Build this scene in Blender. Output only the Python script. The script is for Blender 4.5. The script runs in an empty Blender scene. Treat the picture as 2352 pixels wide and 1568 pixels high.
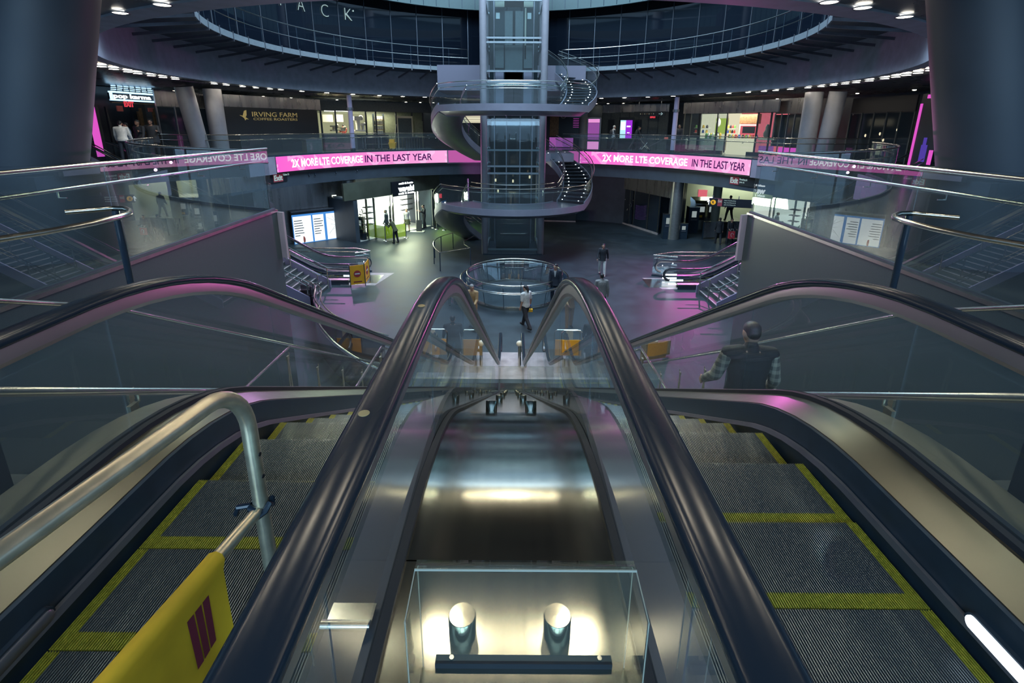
import bpy, bmesh, math, random
from mathutils import Vector, Matrix
from mathutils.geometry import tessellate_polygon
random.seed(7)
D = bpy.data
SC = bpy.context.scene
COL = SC.collection
R = math.radians
PI = math.pi

# ------------------------------------------------------------------ camera
EYE = 1.67                      # eye height above the street level landing
PITCH = R(15.6)
ROLL = R(0.35)
FPX = 1116.0                    # focal length in pixels of the 2352 px frame
PPY = 601.0                     # row of the lens axis (rise / fall lens)
_c, _s = math.cos(PITCH), math.sin(PITCH)
_f = Vector((0, _c, -_s)); _u0 = Vector((0, _s, _c)); _r0 = Vector((1, 0, 0))
_r = _r0 * math.cos(ROLL) + _u0 * math.sin(ROLL)
_u = _u0 * math.cos(ROLL) - _r0 * math.sin(ROLL)
cam = D.objects.new('camera', D.cameras.new('camera'))
COL.objects.link(cam)
cam.matrix_world = Matrix(((_r.x, _u.x, -_f.x, 0), (_r.y, _u.y, -_f.y, 0), (_r.z, _u.z, -_f.z, EYE), (0, 0, 0, 1)))
cam.data.sensor_width = 36
cam.data.lens = FPX / 2352 * 36
cam.data.shift_y = -(784 - PPY) / 2352
cam.data.clip_start = 0.02
SC.camera = cam

# ------------------------------------------------------------------ world, exposure, lights
SC.view_settings.view_transform = 'Standard'
SC.view_settings.look = 'None'
SC.view_settings.exposure = 0.35
SC.view_settings.gamma = 1.0
SC.cycles.transparent_max_bounces = 40
SC.cycles.max_bounces = 7
SC.cycles.diffuse_bounces = 3
SC.cycles.glossy_bounces = 4
SC.cycles.sample_clamp_indirect = 4.0
SC.cycles.caustics_reflective = False
SC.cycles.caustics_refractive = False
W = D.worlds.new('night'); SC.world = W; W.use_nodes = True
W.node_tree.nodes['Background'].inputs[0].default_value = (0.26, 0.44, 0.66, 1)
W.node_tree.nodes['Background'].inputs[1].default_value = 1.2

def lamp(name, kind, loc, target, color, power, size=0.1, size_y=None, spot=None, blend=0.6):
    l = D.lights.new(name, kind); l.color = color; l.energy = power
    if kind == 'AREA':
        l.size = size
        if size_y: l.shape = 'RECTANGLE'; l.size_y = size_y
    else:
        l.shadow_soft_size = size
    if spot: l.spot_size = R(spot); l.spot_blend = blend
    o = D.objects.new(name, l); COL.objects.link(o); o.location = loc
    d = Vector(target) - Vector(loc)
    o.rotation_euler = d.to_track_quat('-Z', 'Y').to_euler()
    return o
WARM = (1.0, 0.86, 0.48); PINK = (1.0, 0.16, 0.72); COOL = (0.62, 0.80, 1.0)
lamp('oculus_fill', 'AREA', (0, 22.5, 13), (0, 22.5, 0), (0.60, 0.80, 1.0), 4200, 12)  # broad cool fill added overhead, out of view, for ambient light
lamp('plate_fill', 'SPOT', (0, 7.4, 3.45), (0, 14.3, -5.7), (1.0, 0.93, 0.78), 1500, 0.08, spot=28, blend=0.7)  # extra spot added to brighten the landing plates and their reflection
lamp('rear_fill', 'AREA', (0, -6.5, 3.2), (0, 6, 0), (0.42, 0.70, 1.0), 950, 14, 3)  # unseen cool fill added behind the camera to lift dark surfaces
# warm downlights added out of view to light the landing; lenses come later
NEAR_ROW = [(15.1, 180 + (i - 5) * 4.0) for i in range(11)]
LANDING_ROW = [(19.25, 180 + (i - 3.5) * 3.6) for i in range(8)]
for _r_, _a in NEAR_ROW + LANDING_ROW:
    _x, _y = _r_ * math.sin(R(_a)), 22.5 + _r_ * math.cos(R(_a))
    lamp('soffit_beam', 'SPOT', (_x, _y, 3.5), (_x * 0.9, _y - 0.2, 0), WARM, 115 if _r_ < 16 else 135, 0.09, spot=125, blend=0.8)
lamp('banner_glow_right', 'SPOT', (11.2, 28.6, -0.9), (5.0, 18, -5.7), PINK, 1100, 0.06, spot=115, blend=1)
lamp('banner_glow_left', 'SPOT', (-10.6, 29.6, -0.9), (-4.2, 15, -5.7), (0.95, 0.35, 0.95), 620, 0.06, spot=80, blend=1)
lamp('stair_glow', 'SPOT', (8.0, 31.5, -0.4), (0.0, 27.0, 1.0), PINK, 480, 0.06, spot=44)
lamp('stair_glow_left', 'SPOT', (-8.5, 31.5, -0.5), (-2.5, 27.5, 0.8), PINK, 480, 0.06, spot=44)
lamp('apex_glow_left', 'SPOT', (10.5, 29.0, -0.5), (-4.9, 9.6, -0.6), PINK, 1500, 0.06, spot=14)
lamp('apex_glow_right', 'SPOT', (-10.5, 29.0, -0.5), (4.9, 9.6, -0.6), PINK, 1500, 0.06, spot=14)
lamp('bridge_glow', 'SPOT', (-3.5, 33.0, -2.4), (0, 36.0, -0.4), PINK, 200, 0.06, spot=110)

# ------------------------------------------------------------------ picture ray helpers (to read sizes off the photograph)
def ray(x, y):
    a, b = (x - 1176) / FPX, (PPY - y) / FPX
    v = _f + _r * a + _u * b
    return v.x / v.y, v.z / v.y
def on_z(x, y, z):
    X, Z = ray(x, y); t = (z - EYE) / Z
    return Vector((X * t, t, z))
def on_y(x, y, Y):
    X, Z = ray(x, y)
    return Vector((X * Y, Y, EYE + Z * Y))
def on_r(x, y, rad, c=22.5):
    X, Z = ray(x, y); A = X * X + 1; B = -2 * c; K = c * c - rad * rad
    t = (-B + math.sqrt(max(0, B * B - 4 * A * K))) / (2 * A)
    return Vector((X * t, t, EYE + Z * t))
CY = 22.5
def pol(rad, deg, z):
    return Vector((rad * math.sin(R(deg)), CY + rad * math.cos(R(deg)), z))

# ------------------------------------------------------------------ materials
def lin(r, g, b):
    f = lambda c: (c / 255 / 12.92) if c <= 10 else ((c / 255 + 0.055) / 1.055) ** 2.4
    return (f(r), f(g), f(b), 1)
MATS = {}
def mat(name, col, rough=0.5, metal=0.0, emit=None, estr=0.0, noise=0.0, nscale=8.0, spec=0.5, bump=0.0, aniso=0.0, stretch=None, coat=0.0):
    m = D.materials.new(name); m.use_nodes = True; nt = m.node_tree
    b = nt.nodes['Principled BSDF']
    if len(col) == 3: col = (*col, 1)
    b.inputs['Base Color'].default_value = col
    b.inputs['Roughness'].default_value = rough
    b.inputs['Metallic'].default_value = metal
    b.inputs['Specular IOR Level'].default_value = spec
    if coat:
        b.inputs['Coat Weight'].default_value = coat; b.inputs['Coat Roughness'].default_value = 0.12
    if aniso: b.inputs['Anisotropic'].default_value = aniso
    if emit is not None:
        if len(emit) == 3: emit = (*emit, 1)
        b.inputs['Emission Color'].default_value = emit
        b.inputs['Emission Strength'].default_value = estr
    tc = nt.nodes.new('ShaderNodeTexCoord')
    mp = nt.nodes.new('ShaderNodeMapping'); nt.links.new(tc.outputs['Object'], mp.inputs[0])
    if stretch: mp.inputs['Scale'].default_value = stretch
    nz = nt.nodes.new('ShaderNodeTexNoise'); nz.inputs['Scale'].default_value = nscale; nz.inputs['Detail'].default_value = 4
    nt.links.new(mp.outputs[0], nz.inputs['Vector'])
    if noise:
        mr = nt.nodes.new('ShaderNodeMapRange')
        mr.inputs['From Min'].default_value = 0.3; mr.inputs['From Max'].default_value = 0.7
        mr.inputs['To Min'].default_value = 1 - noise; mr.inputs['To Max'].default_value = 1 + noise
        nt.links.new(nz.outputs['Fac'], mr.inputs['Value'])
        mx = nt.nodes.new('ShaderNodeMix'); mx.data_type = 'RGBA'; mx.blend_type = 'MULTIPLY'; mx.inputs['Factor'].default_value = 1
        mx.inputs['A'].default_value = col; nt.links.new(mr.outputs[0], mx.inputs['B'])
        nt.links.new(mx.outputs['Result'], b.inputs['Base Color'])
    rr = nt.nodes.new('ShaderNodeMapRange')
    rr.inputs['To Min'].default_value = rough * 0.85; rr.inputs['To Max'].default_value = min(1, rough * 1.15)
    nt.links.new(nz.outputs['Fac'], rr.inputs['Value']); nt.links.new(rr.outputs[0], b.inputs['Roughness'])
    if bump:
        bp = nt.nodes.new('ShaderNodeBump'); bp.inputs['Strength'].default_value = bump; bp.inputs['Distance'].default_value = 0.01
        nt.links.new(nz.outputs['Fac'], bp.inputs['Height']); nt.links.new(bp.outputs[0], b.inputs['Normal'])
    MATS[name] = m
    return m
def glass(name, tint=(0.86, 0.92, 0.93), ior=1.55, dust=0.03, dustcol=(0.5, 0.55, 0.58)):
    m = D.materials.new(name); m.use_nodes = True; nt = m.node_tree; nt.nodes.clear()
    out = nt.nodes.new('ShaderNodeOutputMaterial')
    tr = nt.nodes.new('ShaderNodeBsdfTransparent'); tr.inputs[0].default_value = (*tint, 1)
    gl = nt.nodes.new('ShaderNodeBsdfGlossy'); gl.inputs['Roughness'].default_value = 0.0; gl.inputs['Color'].default_value = (0.92, 0.95, 0.96, 1)
    fr = nt.nodes.new('ShaderNodeFresnel'); fr.inputs['IOR'].default_value = ior
    ge = nt.nodes.new('ShaderNodeNewGeometry')
    # the same air-to-glass reflectance from both sides of the pane
    df = nt.nodes.new('ShaderNodeMath'); df.operation = 'MULTIPLY'; df.inputs[1].default_value = 1.0
    nt.links.new(fr.outputs[0], df.inputs[0])
    sb = nt.nodes.new('ShaderNodeMath'); sb.operation = 'SUBTRACT'; sb.inputs[0].default_value = 1.0
    nt.links.new(ge.outputs['Backfacing'], sb.inputs[1])
    fm = nt.nodes.new('ShaderNodeMath'); fm.operation = 'MULTIPLY'
    nt.links.new(df.outputs[0], fm.inputs[0]); nt.links.new(sb.outputs[0], fm.inputs[1])
    mx = nt.nodes.new('ShaderNodeMixShader')
    nt.links.new(fm.outputs[0], mx.inputs[0]); nt.links.new(tr.outputs[0], mx.inputs[1]); nt.links.new(gl.outputs[0], mx.inputs[2])
    di = nt.nodes.new('ShaderNodeBsdfDiffuse'); di.inputs[0].default_value = (*dustcol, 1)
    m2 = nt.nodes.new('ShaderNodeMixShader'); m2.inputs[0].default_value = dust
    nt.links.new(mx.outputs[0], m2.inputs[1]); nt.links.new(di.outputs[0], m2.inputs[2])
    nt.links.new(m2.outputs[0], out.inputs[0])
    MATS[name] = m
    return m
def emis(name, col, s):
    m = D.materials.new(name); m.use_nodes = True; nt = m.node_tree; nt.nodes.clear()
    out = nt.nodes.new('ShaderNodeOutputMaterial'); e = nt.nodes.new('ShaderNodeEmission')
    e.inputs[0].default_value = (*col[:3], 1); e.inputs[1].default_value = s
    nt.links.new(e.outputs[0], out.inputs[0]); MATS[name] = m
    return m
mat('slate', (0.031, 0.046, 0.056), 0.5, noise=0.25, nscale=1.3, spec=0.4)
mat('polished_floor', (0.050, 0.058, 0.066), 0.22, noise=0.2, nscale=1.1, spec=0.5)
mat('granite', (0.044, 0.064, 0.078), 0.24, noise=0.12, nscale=150)
mat('concrete', (0.40, 0.43, 0.50), 0.6, noise=0.12, nscale=3)
mat('pillar_clad', (0.032, 0.042, 0.056), 0.55, noise=0.1, nscale=2)
mat('soffit', (0.07, 0.085, 0.105), 0.28, metal=0.3, noise=0.15, nscale=1.5)
mat('steel', (0.50, 0.51, 0.47), 0.24, 1.0, noise=0.08, nscale=5, stretch=(1, 40, 40))
mat('deck_steel', (0.46, 0.46, 0.39), 0.17, 1.0, noise=0.05, nscale=3, stretch=(12, 0.4, 0.4), aniso=0.85)
_nt = MATS['deck_steel'].node_tree; _cx = _nt.nodes.new('ShaderNodeCombineXYZ'); _cx.inputs[0].default_value = 1.0     # brushed along the slope
_nt.links.new(_cx.outputs[0], _nt.nodes['Principled BSDF'].inputs['Tangent'])
mat('trim_steel', (0.22, 0.22, 0.185), 0.34, 1.0)
mat('outer_steel', (0.42, 0.42, 0.34), 0.42, 1.0)
mat('inner_grey', (0.13, 0.135, 0.165), 0.42, 0.3)
mat('acrylic_edge_light', (0.42, 0.42, 0.34), 0.4)  # pale colour stands for light caught in the sheet's edges
mat('tube_steel', (0.62, 0.61, 0.55), 0.20, 1.0, noise=0.05)
mat('galvanized', (0.58, 0.52, 0.38), 0.34, 0.85, noise=0.12, nscale=30)
mat('grey_metal', (0.20, 0.215, 0.25), 0.38, 0.7, noise=0.1, nscale=6)
mat('dark_metal', (0.028, 0.050, 0.076), 0.38, 0.3, noise=0.15, nscale=10)
mat('rubber', (0.012, 0.020, 0.030), 0.22, spec=0.34)
mat('gasket', (0.014, 0.020, 0.028), 0.6)
mat('step_base', (0.020, 0.032, 0.046), 0.6)
mat('step_rib', (0.18, 0.21, 0.225), 0.35, 0.6)
mat('yellow_rib', (0.34, 0.33, 0.035), 0.45, noise=0.25, nscale=60)
mat('black_glass', (0.016, 0.026, 0.040), 0.06, spec=0.6)
mat('wall_dark', (0.050, 0.068, 0.090), 0.45, noise=0.15, nscale=2)
mat('wall_metal', (0.30, 0.30, 0.31), 0.28, 0.85, noise=0.2, nscale=1.2, stretch=(3, 3, 0.3))
mat('column_paint', (0.17, 0.175, 0.20), 0.5, noise=0.06, nscale=4)
glass('clear_glass')
glass('guard_glass', ior=2.8, dust=0.015)
glass('acrylic', (0.97, 0.975, 0.94), 1.45, 0.04, (0.62, 0.62, 0.5))
emis('lamp_warm', (1.0, 0.88, 0.68), 40)
emis('lamp_soft', (1.0, 0.92, 0.78), 6)
emis('lamp_white', (1.0, 0.98, 0.92), 5)
emis('dot_white', (0.9, 0.95, 1.0), 7)

# ------------------------------------------------------------------ mesh builder
class MB:
    def __init__(self): self.v = []; self.f = []; self.m = []; self.cm = 0
    def quad(self, *p):
        n = len(self.v); self.v += [tuple(q) for q in p]; self.f.append(tuple(range(n, n + len(p)))); self.m.append(self.cm)
        return self
    def box(self, x0, x1, y0, y1, z0, z1, M=None):
        n = len(self.v)
        P = [(x0, y0, z0), (x1, y0, z0), (x1, y1, z0), (x0, y1, z0), (x0, y0, z1), (x1, y0, z1), (x1, y1, z1), (x0, y1, z1)]
        if M is not None: P = [tuple(M @ Vector(p)) for p in P]
        self.v += P
        for q in ((0, 3, 2, 1), (4, 5, 6, 7), (0, 1, 5, 4), (1, 2, 6, 5), (2, 3, 7, 6), (3, 0, 4, 7)):
            self.f.append(tuple(n + i for i in q)); self.m.append(self.cm)
        return self
    def tube(self, pts, r, n=10, closed=False, caps=True):
        pts = [Vector(p) for p in pts]; N = len(pts); b = len(self.v)
        rad = r if isinstance(r, (list, tuple)) else [r] * N
        up = None; rings = []
        for i, p in enumerate(pts):
            if closed: t = (pts[(i + 1) % N] - pts[i - 1])
            else: t = pts[min(i + 1, N - 1)] - pts[max(i - 1, 0)]
            t.normalize()
            if up is None:
                up = Vector((0, 0, 1)) if abs(t.z) < 0.9 else Vector((0, 1, 0))
            up = (up - t * up.dot(t)); up.normalize(); sd = t.cross(up)
            for k in range(n):
                a = 2 * PI * k / n
                self.v.append(tuple(p + (up * math.cos(a) + sd * math.sin(a)) * rad[i]))
        M = N if closed else N - 1
        for i in range(M):
            j = (i + 1) % N
            for k in range(n):
                k2 = (k + 1) % n
                self.f.append((b + i * n + k, b + i * n + k2, b + j * n + k2, b + j * n + k)); self.m.append(self.cm)
        if caps and not closed:
            self.f.append(tuple(b + k for k in range(n - 1, -1, -1))); self.m.append(self.cm)
            e = b + (N - 1) * n
            self.f.append(tuple(e + k for k in range(n))); self.m.append(self.cm)
        return self
    def bar(self, a, b, w, h):
        """square bar from a to b"""
        a, b = Vector(a), Vector(b); t = (b - a).normalized()
        up = Vector((0, 0, 1)) if abs(t.z) < 0.95 else Vector((0, 1, 0))
        s = t.cross(up).normalized(); u = s.cross(t)
        q = [s * w / 2 * i + u * h / 2 * j for i, j in ((-1, -1), (1, -1), (1, 1), (-1, 1))]
        n = len(self.v); self.v += [tuple(a + d) for d in q] + [tuple(b + d) for d in q]
        for f in ((0, 1, 2, 3), (7, 6, 5, 4), (0, 4, 5, 1), (1, 5, 6, 2), (2, 6, 7, 3), (3, 7, 4, 0)):
            self.f.append(tuple(n + i for i in f)); self.m.append(self.cm)
        return self
    def sweep(self, sections, closed_profile=True, closed_path=False, caps=True):
        """sections: list of equal-length rings of points"""
        b = len(self.v); n = len(sections[0]); N = len(sections)
        for s in sections: self.v += [tuple(p) for p in s]
        kk = n if closed_profile else n - 1
        for i in range(N if closed_path else N - 1):
            j = (i + 1) % N
            for k in range(kk):
                k2 = (k + 1) % n
                self.f.append((b + i * n + k, b + j * n + k, b + j * n + k2, b + i * n + k2)); self.m.append(self.cm)
        if caps and closed_profile and not closed_path:
            self.f.append(tuple(b + k for k in range(n))); self.m.append(self.cm)
            self.f.append(tuple(b + (N - 1) * n + k for k in range(n - 1, -1, -1))); self.m.append(self.cm)
        return self
    def lathe(self, prof, c=(0, 0, 0), n=24):
        secs = []
        for k in range(n):
            a = 2 * PI * k / n
            secs.append([(c[0] + r * math.cos(a), c[1] + r * math.sin(a), c[2] + z) for r, z in prof])
        return self.sweep(secs, closed_profile=False, closed_path=True)
    def cyl(self, c, r, z0, z1, n=20, r1=None):
        r1 = r if r1 is None else r1
        return self.lathe([(0.0001, z0), (r, z0), (r1, z1), (0.0001, z1)], (c[0], c[1], c[2] if len(c) > 2 else 0), n)
    def ball(self, c, rx, ry, rz, n=16, m=10, M=None):
        secs = []
        for k in range(n):
            a = 2 * PI * k / n; s = []
            for j in range(m + 1):
                b = -PI / 2 + PI * j / m
                p = Vector((rx * math.cos(b) * math.cos(a), ry * math.cos(b) * math.sin(a), rz * math.sin(b)))
                if M is not None: p = M @ p
                s.append(Vector(c) + p)
            secs.append(s)
        return self.sweep(secs, closed_profile=False, closed_path=True)
    def arcbox(self, r0, r1, z0, z1, a0, a1, n=32, c=(0, CY), zt=None):
        """box bent round a centre; angles in degrees from straight ahead, clockwise"""
        secs = []
        for i in range(n + 1):
            a = R(a0 + (a1 - a0) * i / n); sx, cx = math.sin(a), math.cos(a)
            secs.append([(c[0] + r * sx, c[1] + r * cx, z) for r, z in ((r0, z0), (r1, z0), (r1, z1), (r0, z1))])
        full = abs(a1 - a0) >= 359.9
        if full: secs.pop()
        return self.sweep(secs, closed_path=full)
    def arcprof(self, prof, a0, a1, n=48, c=(0, CY)):
        secs = []
        for i in range(n + 1):
            a = R(a0 + (a1 - a0) * i / n); sx, cx = math.sin(a), math.cos(a)
            secs.append([(c[0] + r * sx, c[1] + r * cx, z) for r, z in prof])
        full = abs(a1 - a0) >= 359.9
        if full: secs.pop()
        return self.sweep(secs, closed_path=full)
    def poly(self, outline, z0, z1=None, holes=()):
        loops = [[Vector((x, y, 0)) for x, y in outline]] + [[Vector((x, y, 0)) for x, y in h] for h in holes]
        tri = tessellate_polygon(loops); flat = [p for l in loops for p in l]; n = len(self.v)
        self.v += [(p.x, p.y, z0) for p in flat]
        def add(t, off, flip):
            a, b, c = (flat[i] for i in t)
            cr = (b - a).cross(c - a).z
            t = t if (cr > 0) != flip else t[::-1]
            self.f.append(tuple(n + off + i for i in t)); self.m.append(self.cm)
        if z1 is None:
            for t in tri: add(t, 0, False)
            return self
        k = len(flat); self.v += [(p.x, p.y, z1) for p in flat]
        for t in tri: add(t, 0, True); add(t, k, False)
        o = 0
        for l in loops:
            for i in range(len(l)):
                j = (i + 1) % len(l)
                self.f.append((n + o + i, n + o + j, n + k + o + j, n + k + o + i)); self.m.append(self.cm)
            o += len(l)
        return self
    def mesh(self, name, mats, smooth=True, angle=40, fix=True):
        me = D.meshes.new(name); me.from_pydata(self.v, [], self.f)
        mats = mats if isinstance(mats, (list, tuple)) else [mats]
        for x in mats: me.materials.append(MATS[x] if isinstance(x, str) else x)
        me.polygons.foreach_set('material_index', self.m)
        if fix:
            bm = bmesh.new(); bm.from_mesh(me)
            bmesh.ops.remove_doubles(bm, verts=bm.verts, dist=1e-5)
            bmesh.ops.recalc_face_normals(bm, faces=bm.faces); bm.to_mesh(me); bm.free()
        if smooth:
            me.shade_smooth(); me.set_sharp_from_angle(angle=R(angle))
        me.update()
        return me
    def build(self, name, mats, parent=None, label=None, smooth=True, angle=40, fix=True):
        o = D.objects.new(name, self.mesh(name, mats, smooth, angle, fix)); COL.objects.link(o)
        if parent is not None:
            o.parent = parent
            o.matrix_parent_inverse = world_of(parent).inverted()
        if label: o['label'] = label
        return o
def world_of(o):
    m = o.matrix_basis.copy()
    while o.parent is not None:
        m = o.parent.matrix_basis @ o.matrix_parent_inverse @ m if False else (o.parent.matrix_basis @ (o.matrix_parent_inverse @ m))
        o = o.parent
    return m
def tag(o, label=None, cat=None, group=None, kind=None):
    if label: o['label'] = label
    if cat: o['category'] = cat
    if group: o['group'] = group
    if kind: o['kind'] = kind
    return o
def thing(name, label, cat, loc=(0, 0, 0), group=None, rot=(0, 0, 0)):
    o = D.objects.new(name, None); COL.objects.link(o); o.empty_display_size = 0.1
    o.location = loc; o.rotation_euler = rot
    o.matrix_basis = Matrix.LocRotScale(Vector(loc), __import__('mathutils').Euler(rot), None)
    return tag(o, label, cat, group)
def local(parent, mb, name, mats, label=None, **k):
    """part given in the parent's own coordinates"""
    o = D.objects.new(name, mb.mesh(name, mats, **k)); COL.objects.link(o); o.parent = parent
    if label: o['label'] = label
    return o
def kids(o): return list(o.children)
def copy_tree(o, parent=None):
    c = o.copy(); COL.objects.link(c); c.parent = parent
    if parent is not None: c.matrix_parent_inverse = o.matrix_parent_inverse.copy()
    for ch in kids(o): copy_tree(ch, c)
    return c
def struct(mb, name, mats, **k):
    return tag(mb.build(name, mats, **k), kind='structure')
def arc(cx, cy, r, a0, a1, n):
    return [(cx + r * math.cos(R(a0 + (a1 - a0) * i / n)), cy + r * math.sin(R(a0 + (a1 - a0) * i / n))) for i in range(n + 1)]
def text_mesh(body, size=1.0, bold=0.0, extrude=0.005, align='CENTER', shear=0.0, spacing=1.0):
    cu = D.curves.new('txt', 'FONT'); cu.body = body; cu.size = size; cu.offset = bold; cu.extrude = extrude
    cu.align_x = align; cu.align_y = 'CENTER'; cu.shear = shear; cu.space_character = spacing; cu.resolution_u = 3
    o = D.objects.new('txt', cu); COL.objects.link(o)
    dg = bpy.context.evaluated_depsgraph_get()
    me = D.meshes.new_from_object(o.evaluated_get(dg))
    D.objects.remove(o); D.curves.remove(cu)
    return me
def text_part(body, size, m, parent, origin, xdir, name='lettering', bold=0.0, width=None, height=None, **k):
    """letters standing on a vertical plane, reading along xdir"""
    me = text_mesh(body, size, bold, **k)
    xs = [v.co.x for v in me.vertices]; ys = [v.co.y for v in me.vertices]
    sx = width / (max(xs) - min(xs)) if width else 1; sy = height / (max(ys) - min(ys)) if height else sx
    cx = (max(xs) + min(xs)) / 2; cy_ = (max(ys) + min(ys)) / 2
    xd = Vector(xdir).normalized(); zd = Vector((0, 0, 1)); nd = xd.cross(zd)
    o_ = Vector(origin)
    for v in me.vertices:
        x, y, z = (v.co.x - cx) * sx, (v.co.y - cy_) * sy, v.co.z
        v.co = o_ + xd * x + zd * y + nd * z
    me.materials.append(MATS[m]); me.name = name
    o = D.objects.new(name, me); COL.objects.link(o); o.parent = parent
    if parent is not None: o.matrix_parent_inverse = world_of(parent).inverted()
    return o
# ================================================================== THE SETTING
FL = -5.7                       # concourse floor
RI = 13.7                       # inner radius of the street level ring
XO = 4.72                       # half width of the escalator opening
ya = CY - math.sqrt(RI * RI - XO * XO)
WX = 17.2                       # side stair wells reach out to here
WY0, WY1 = 18.2, 24.9
def ang(x, y): return math.degrees(math.atan2(x, y - CY)) % 360
def circ_pts(a0, a1, n):
    return [tuple(pol(RI, a0 + (a1 - a0) * i / n, 0)[:2]) for i in range(n + 1)]
aR = ang(XO, ya)                # near right corner  (~160 deg)
aw0 = ang(math.sqrt(RI ** 2 - (WY0 - CY) ** 2), WY0); aw1 = ang(math.sqrt(RI ** 2 - (WY1 - CY) ** 2), WY1)
hole = [(XO, 0.9)] + circ_pts(aR, aw0, 20) + [(WX, WY0), (WX, WY1)] + circ_pts(aw1, -aw1, 70) \
     + [(-WX, WY1), (-WX, WY0)] + circ_pts(-aw0, -aR, 20) + [(-XO, 0.9)]
SPOT_L = (-1.06, ); 
floor_outline = [(-34, -7), (34, -7), (34, 50), (-34, 50)]
struct(MB().poly(floor_outline, -0.95, 0.0, [hole]), 'floor_gallery', 'polished_floor', smooth=False)
wr = 2.02
struct(MB().poly(floor_outline, FL - 0.3, FL), 'floor', 'slate', smooth=False)
# pale landing plates let into the concourse floor at the feet of the stairs
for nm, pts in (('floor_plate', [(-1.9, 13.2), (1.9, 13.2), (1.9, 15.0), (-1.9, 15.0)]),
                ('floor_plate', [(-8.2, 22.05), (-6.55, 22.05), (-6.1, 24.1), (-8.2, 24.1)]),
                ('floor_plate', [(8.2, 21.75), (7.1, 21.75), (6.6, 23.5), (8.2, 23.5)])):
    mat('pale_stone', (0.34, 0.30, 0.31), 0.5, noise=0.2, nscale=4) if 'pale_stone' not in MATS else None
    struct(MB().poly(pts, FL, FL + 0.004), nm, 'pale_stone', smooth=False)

# walls of the escalator opening, dark polished stone below the street level slab
for sx, nm in ((-1, 'wall_left'), (1, 'wall_right')):
    x0, x1 = sorted((sx * (XO - 0.012), sx * (XO + 0.35)))
    m = MB().box(x0, x1, 0.9, ya - 0.02, FL, -0.012)
    struct(m, nm, 'granite', smooth=False)
    # return of the wall under the ring
    pts = [(sx * XO, ya), (sx * (XO + 0.5), ya + 0.35), (sx * 9.5, ya - 0.6), (sx * 9.5, ya - 1.1), (sx * (XO + 0.35), ya - 1.0)]
    struct(MB().poly(pts if sx > 0 else pts[::-1], FL, -0.95), nm + '_return', 'granite', smooth=False)
    # steel edge strip along the opening
    mb = MB().box(*sorted((sx * (XO - 0.025), sx * (XO + 0.05))), 0.9, ya, -0.01, 0.035)
    struct(mb, 'trim_1' if sx < 0 else 'trim_2', 'tube_steel', smooth=False)
struct(MB().box(-XO, XO, 0.6, 0.9, FL, -0.95), 'wall_front', 'granite', smooth=False)

# edge of the ring slab (no screen on it between the two banners)
mat('ring_edge', (0.30, 0.27, 0.34), 0.45, noise=0.08, nscale=2)
struct(MB().arcbox(RI - 0.02, RI + 0.02, -0.92, -0.01, -20.0, 20.5, 24), 'trim_3', 'ring_edge', smooth=True)
for a0, a1, nm in ((-160.5, -106, 'trim_4'), (106, 160.5, 'trim_5'), (-79, -71.0, 'trim_6'), (71.5, 79, 'trim_7')):
    struct(MB().arcbox(RI - 0.03, RI + 0.02, -0.95, -0.01, a0, a1, 24), nm, 'ring_edge')
# dark beam below the banner, and lower ceiling of the concourse
struct(MB().arcbox(RI + 0.25, RI + 0.7, -1.75, -0.9, -84, 84, 80), 'trim_8', 'wall_dark')
mat('concourse_ceiling', (0.10, 0.115, 0.10), 0.35, 0.4, noise=0.2, nscale=1)
struct(MB().arcbox(RI + 0.7, 30, -1.8, -1.7, -84, 84, 80), 'ceiling_concourse', 'concourse_ceiling')

# upper ring: soffit, sloping band, floor
ZS = 3.6
m = MB().arcprof([(14.15, ZS), (14.6, ZS + 0.02), (14.62, ZS + 0.06), (15.6, ZS + 0.06), (15.62, ZS), (16.1, ZS - 0.1), (23, ZS - 0.18), (23, ZS + 0.5), (15.0, ZS + 0.5)], -180, 180, 128)
struct(m, 'ceiling_gallery', 'soffit', angle=25)
m = MB().arcprof([(14.15, ZS), (14.62, ZS + 0.02), (14.62, 5.25), (14.22, 5.25)], -180, 180, 128)
struct(m, 'wall_ring_band', 'concrete', angle=25)
mat('curtain_glass', (0.006, 0.010, 0.018), 0.04, spec=0.6)
m = MB().arcprof([(12.95, 5.2), (13.05, 5.2), (13.05, 9.8), (12.95, 9.8)], -180, 180, 128)
struct(m, 'window_1', 'curtain_glass', angle=25)
mat('teal_band', (0.075, 0.135, 0.14), 0.5, noise=0.05)
m = MB().arcprof([(11.75, 8.75), (11.95, 8.75), (12.9, 9.0), (12.9, 12.5), (11.75, 12.5)], -180, 180, 96)
struct(m, 'trim_9', 'teal_band', angle=25)
m = MB()
for k in range(90):
    a = k * 4
    p = pol(11.74, a, 8.8); q = pol(11.74, a, 12)
    m.bar(p, q, 0.03, 0.03)
struct(m, 'trim_10', 'dark_metal', smooth=False)
m = MB()
for k in range(48):
    m.bar(pol(12.93, 1.5 + k * 7.5, 5.2), pol(12.93, 1.5 + k * 7.5, 9.8), 0.03, 0.05)
mat('mullion', (0.20, 0.23, 0.27), 0.4, 0.6)
struct(m, 'window_2', 'mullion', smooth=False)

# walls round the gallery and the concourse (their shop fronts stand in front of them)
struct(MB().arcbox(20.6, 21, 0, ZS + 0.3, -118, 118, 72), 'wall_gallery', 'wall_dark')
_q = on_r(1566, 500, 17.6); _a = math.degrees(math.atan2(_q.x, _q.y - CY))
struct(MB().arcbox(17.6, 18.0, FL, -1.82, -100, _a, 60), 'wall_back', 'wall_dark')
struct(MB().arcbox(25.5, 26.0, FL, -1.82, _a - 12, 110, 30), 'wall_passage', 'wall_dark')

mat('bridge_paint', (0.15, 0.15, 0.20), 0.6)
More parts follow.
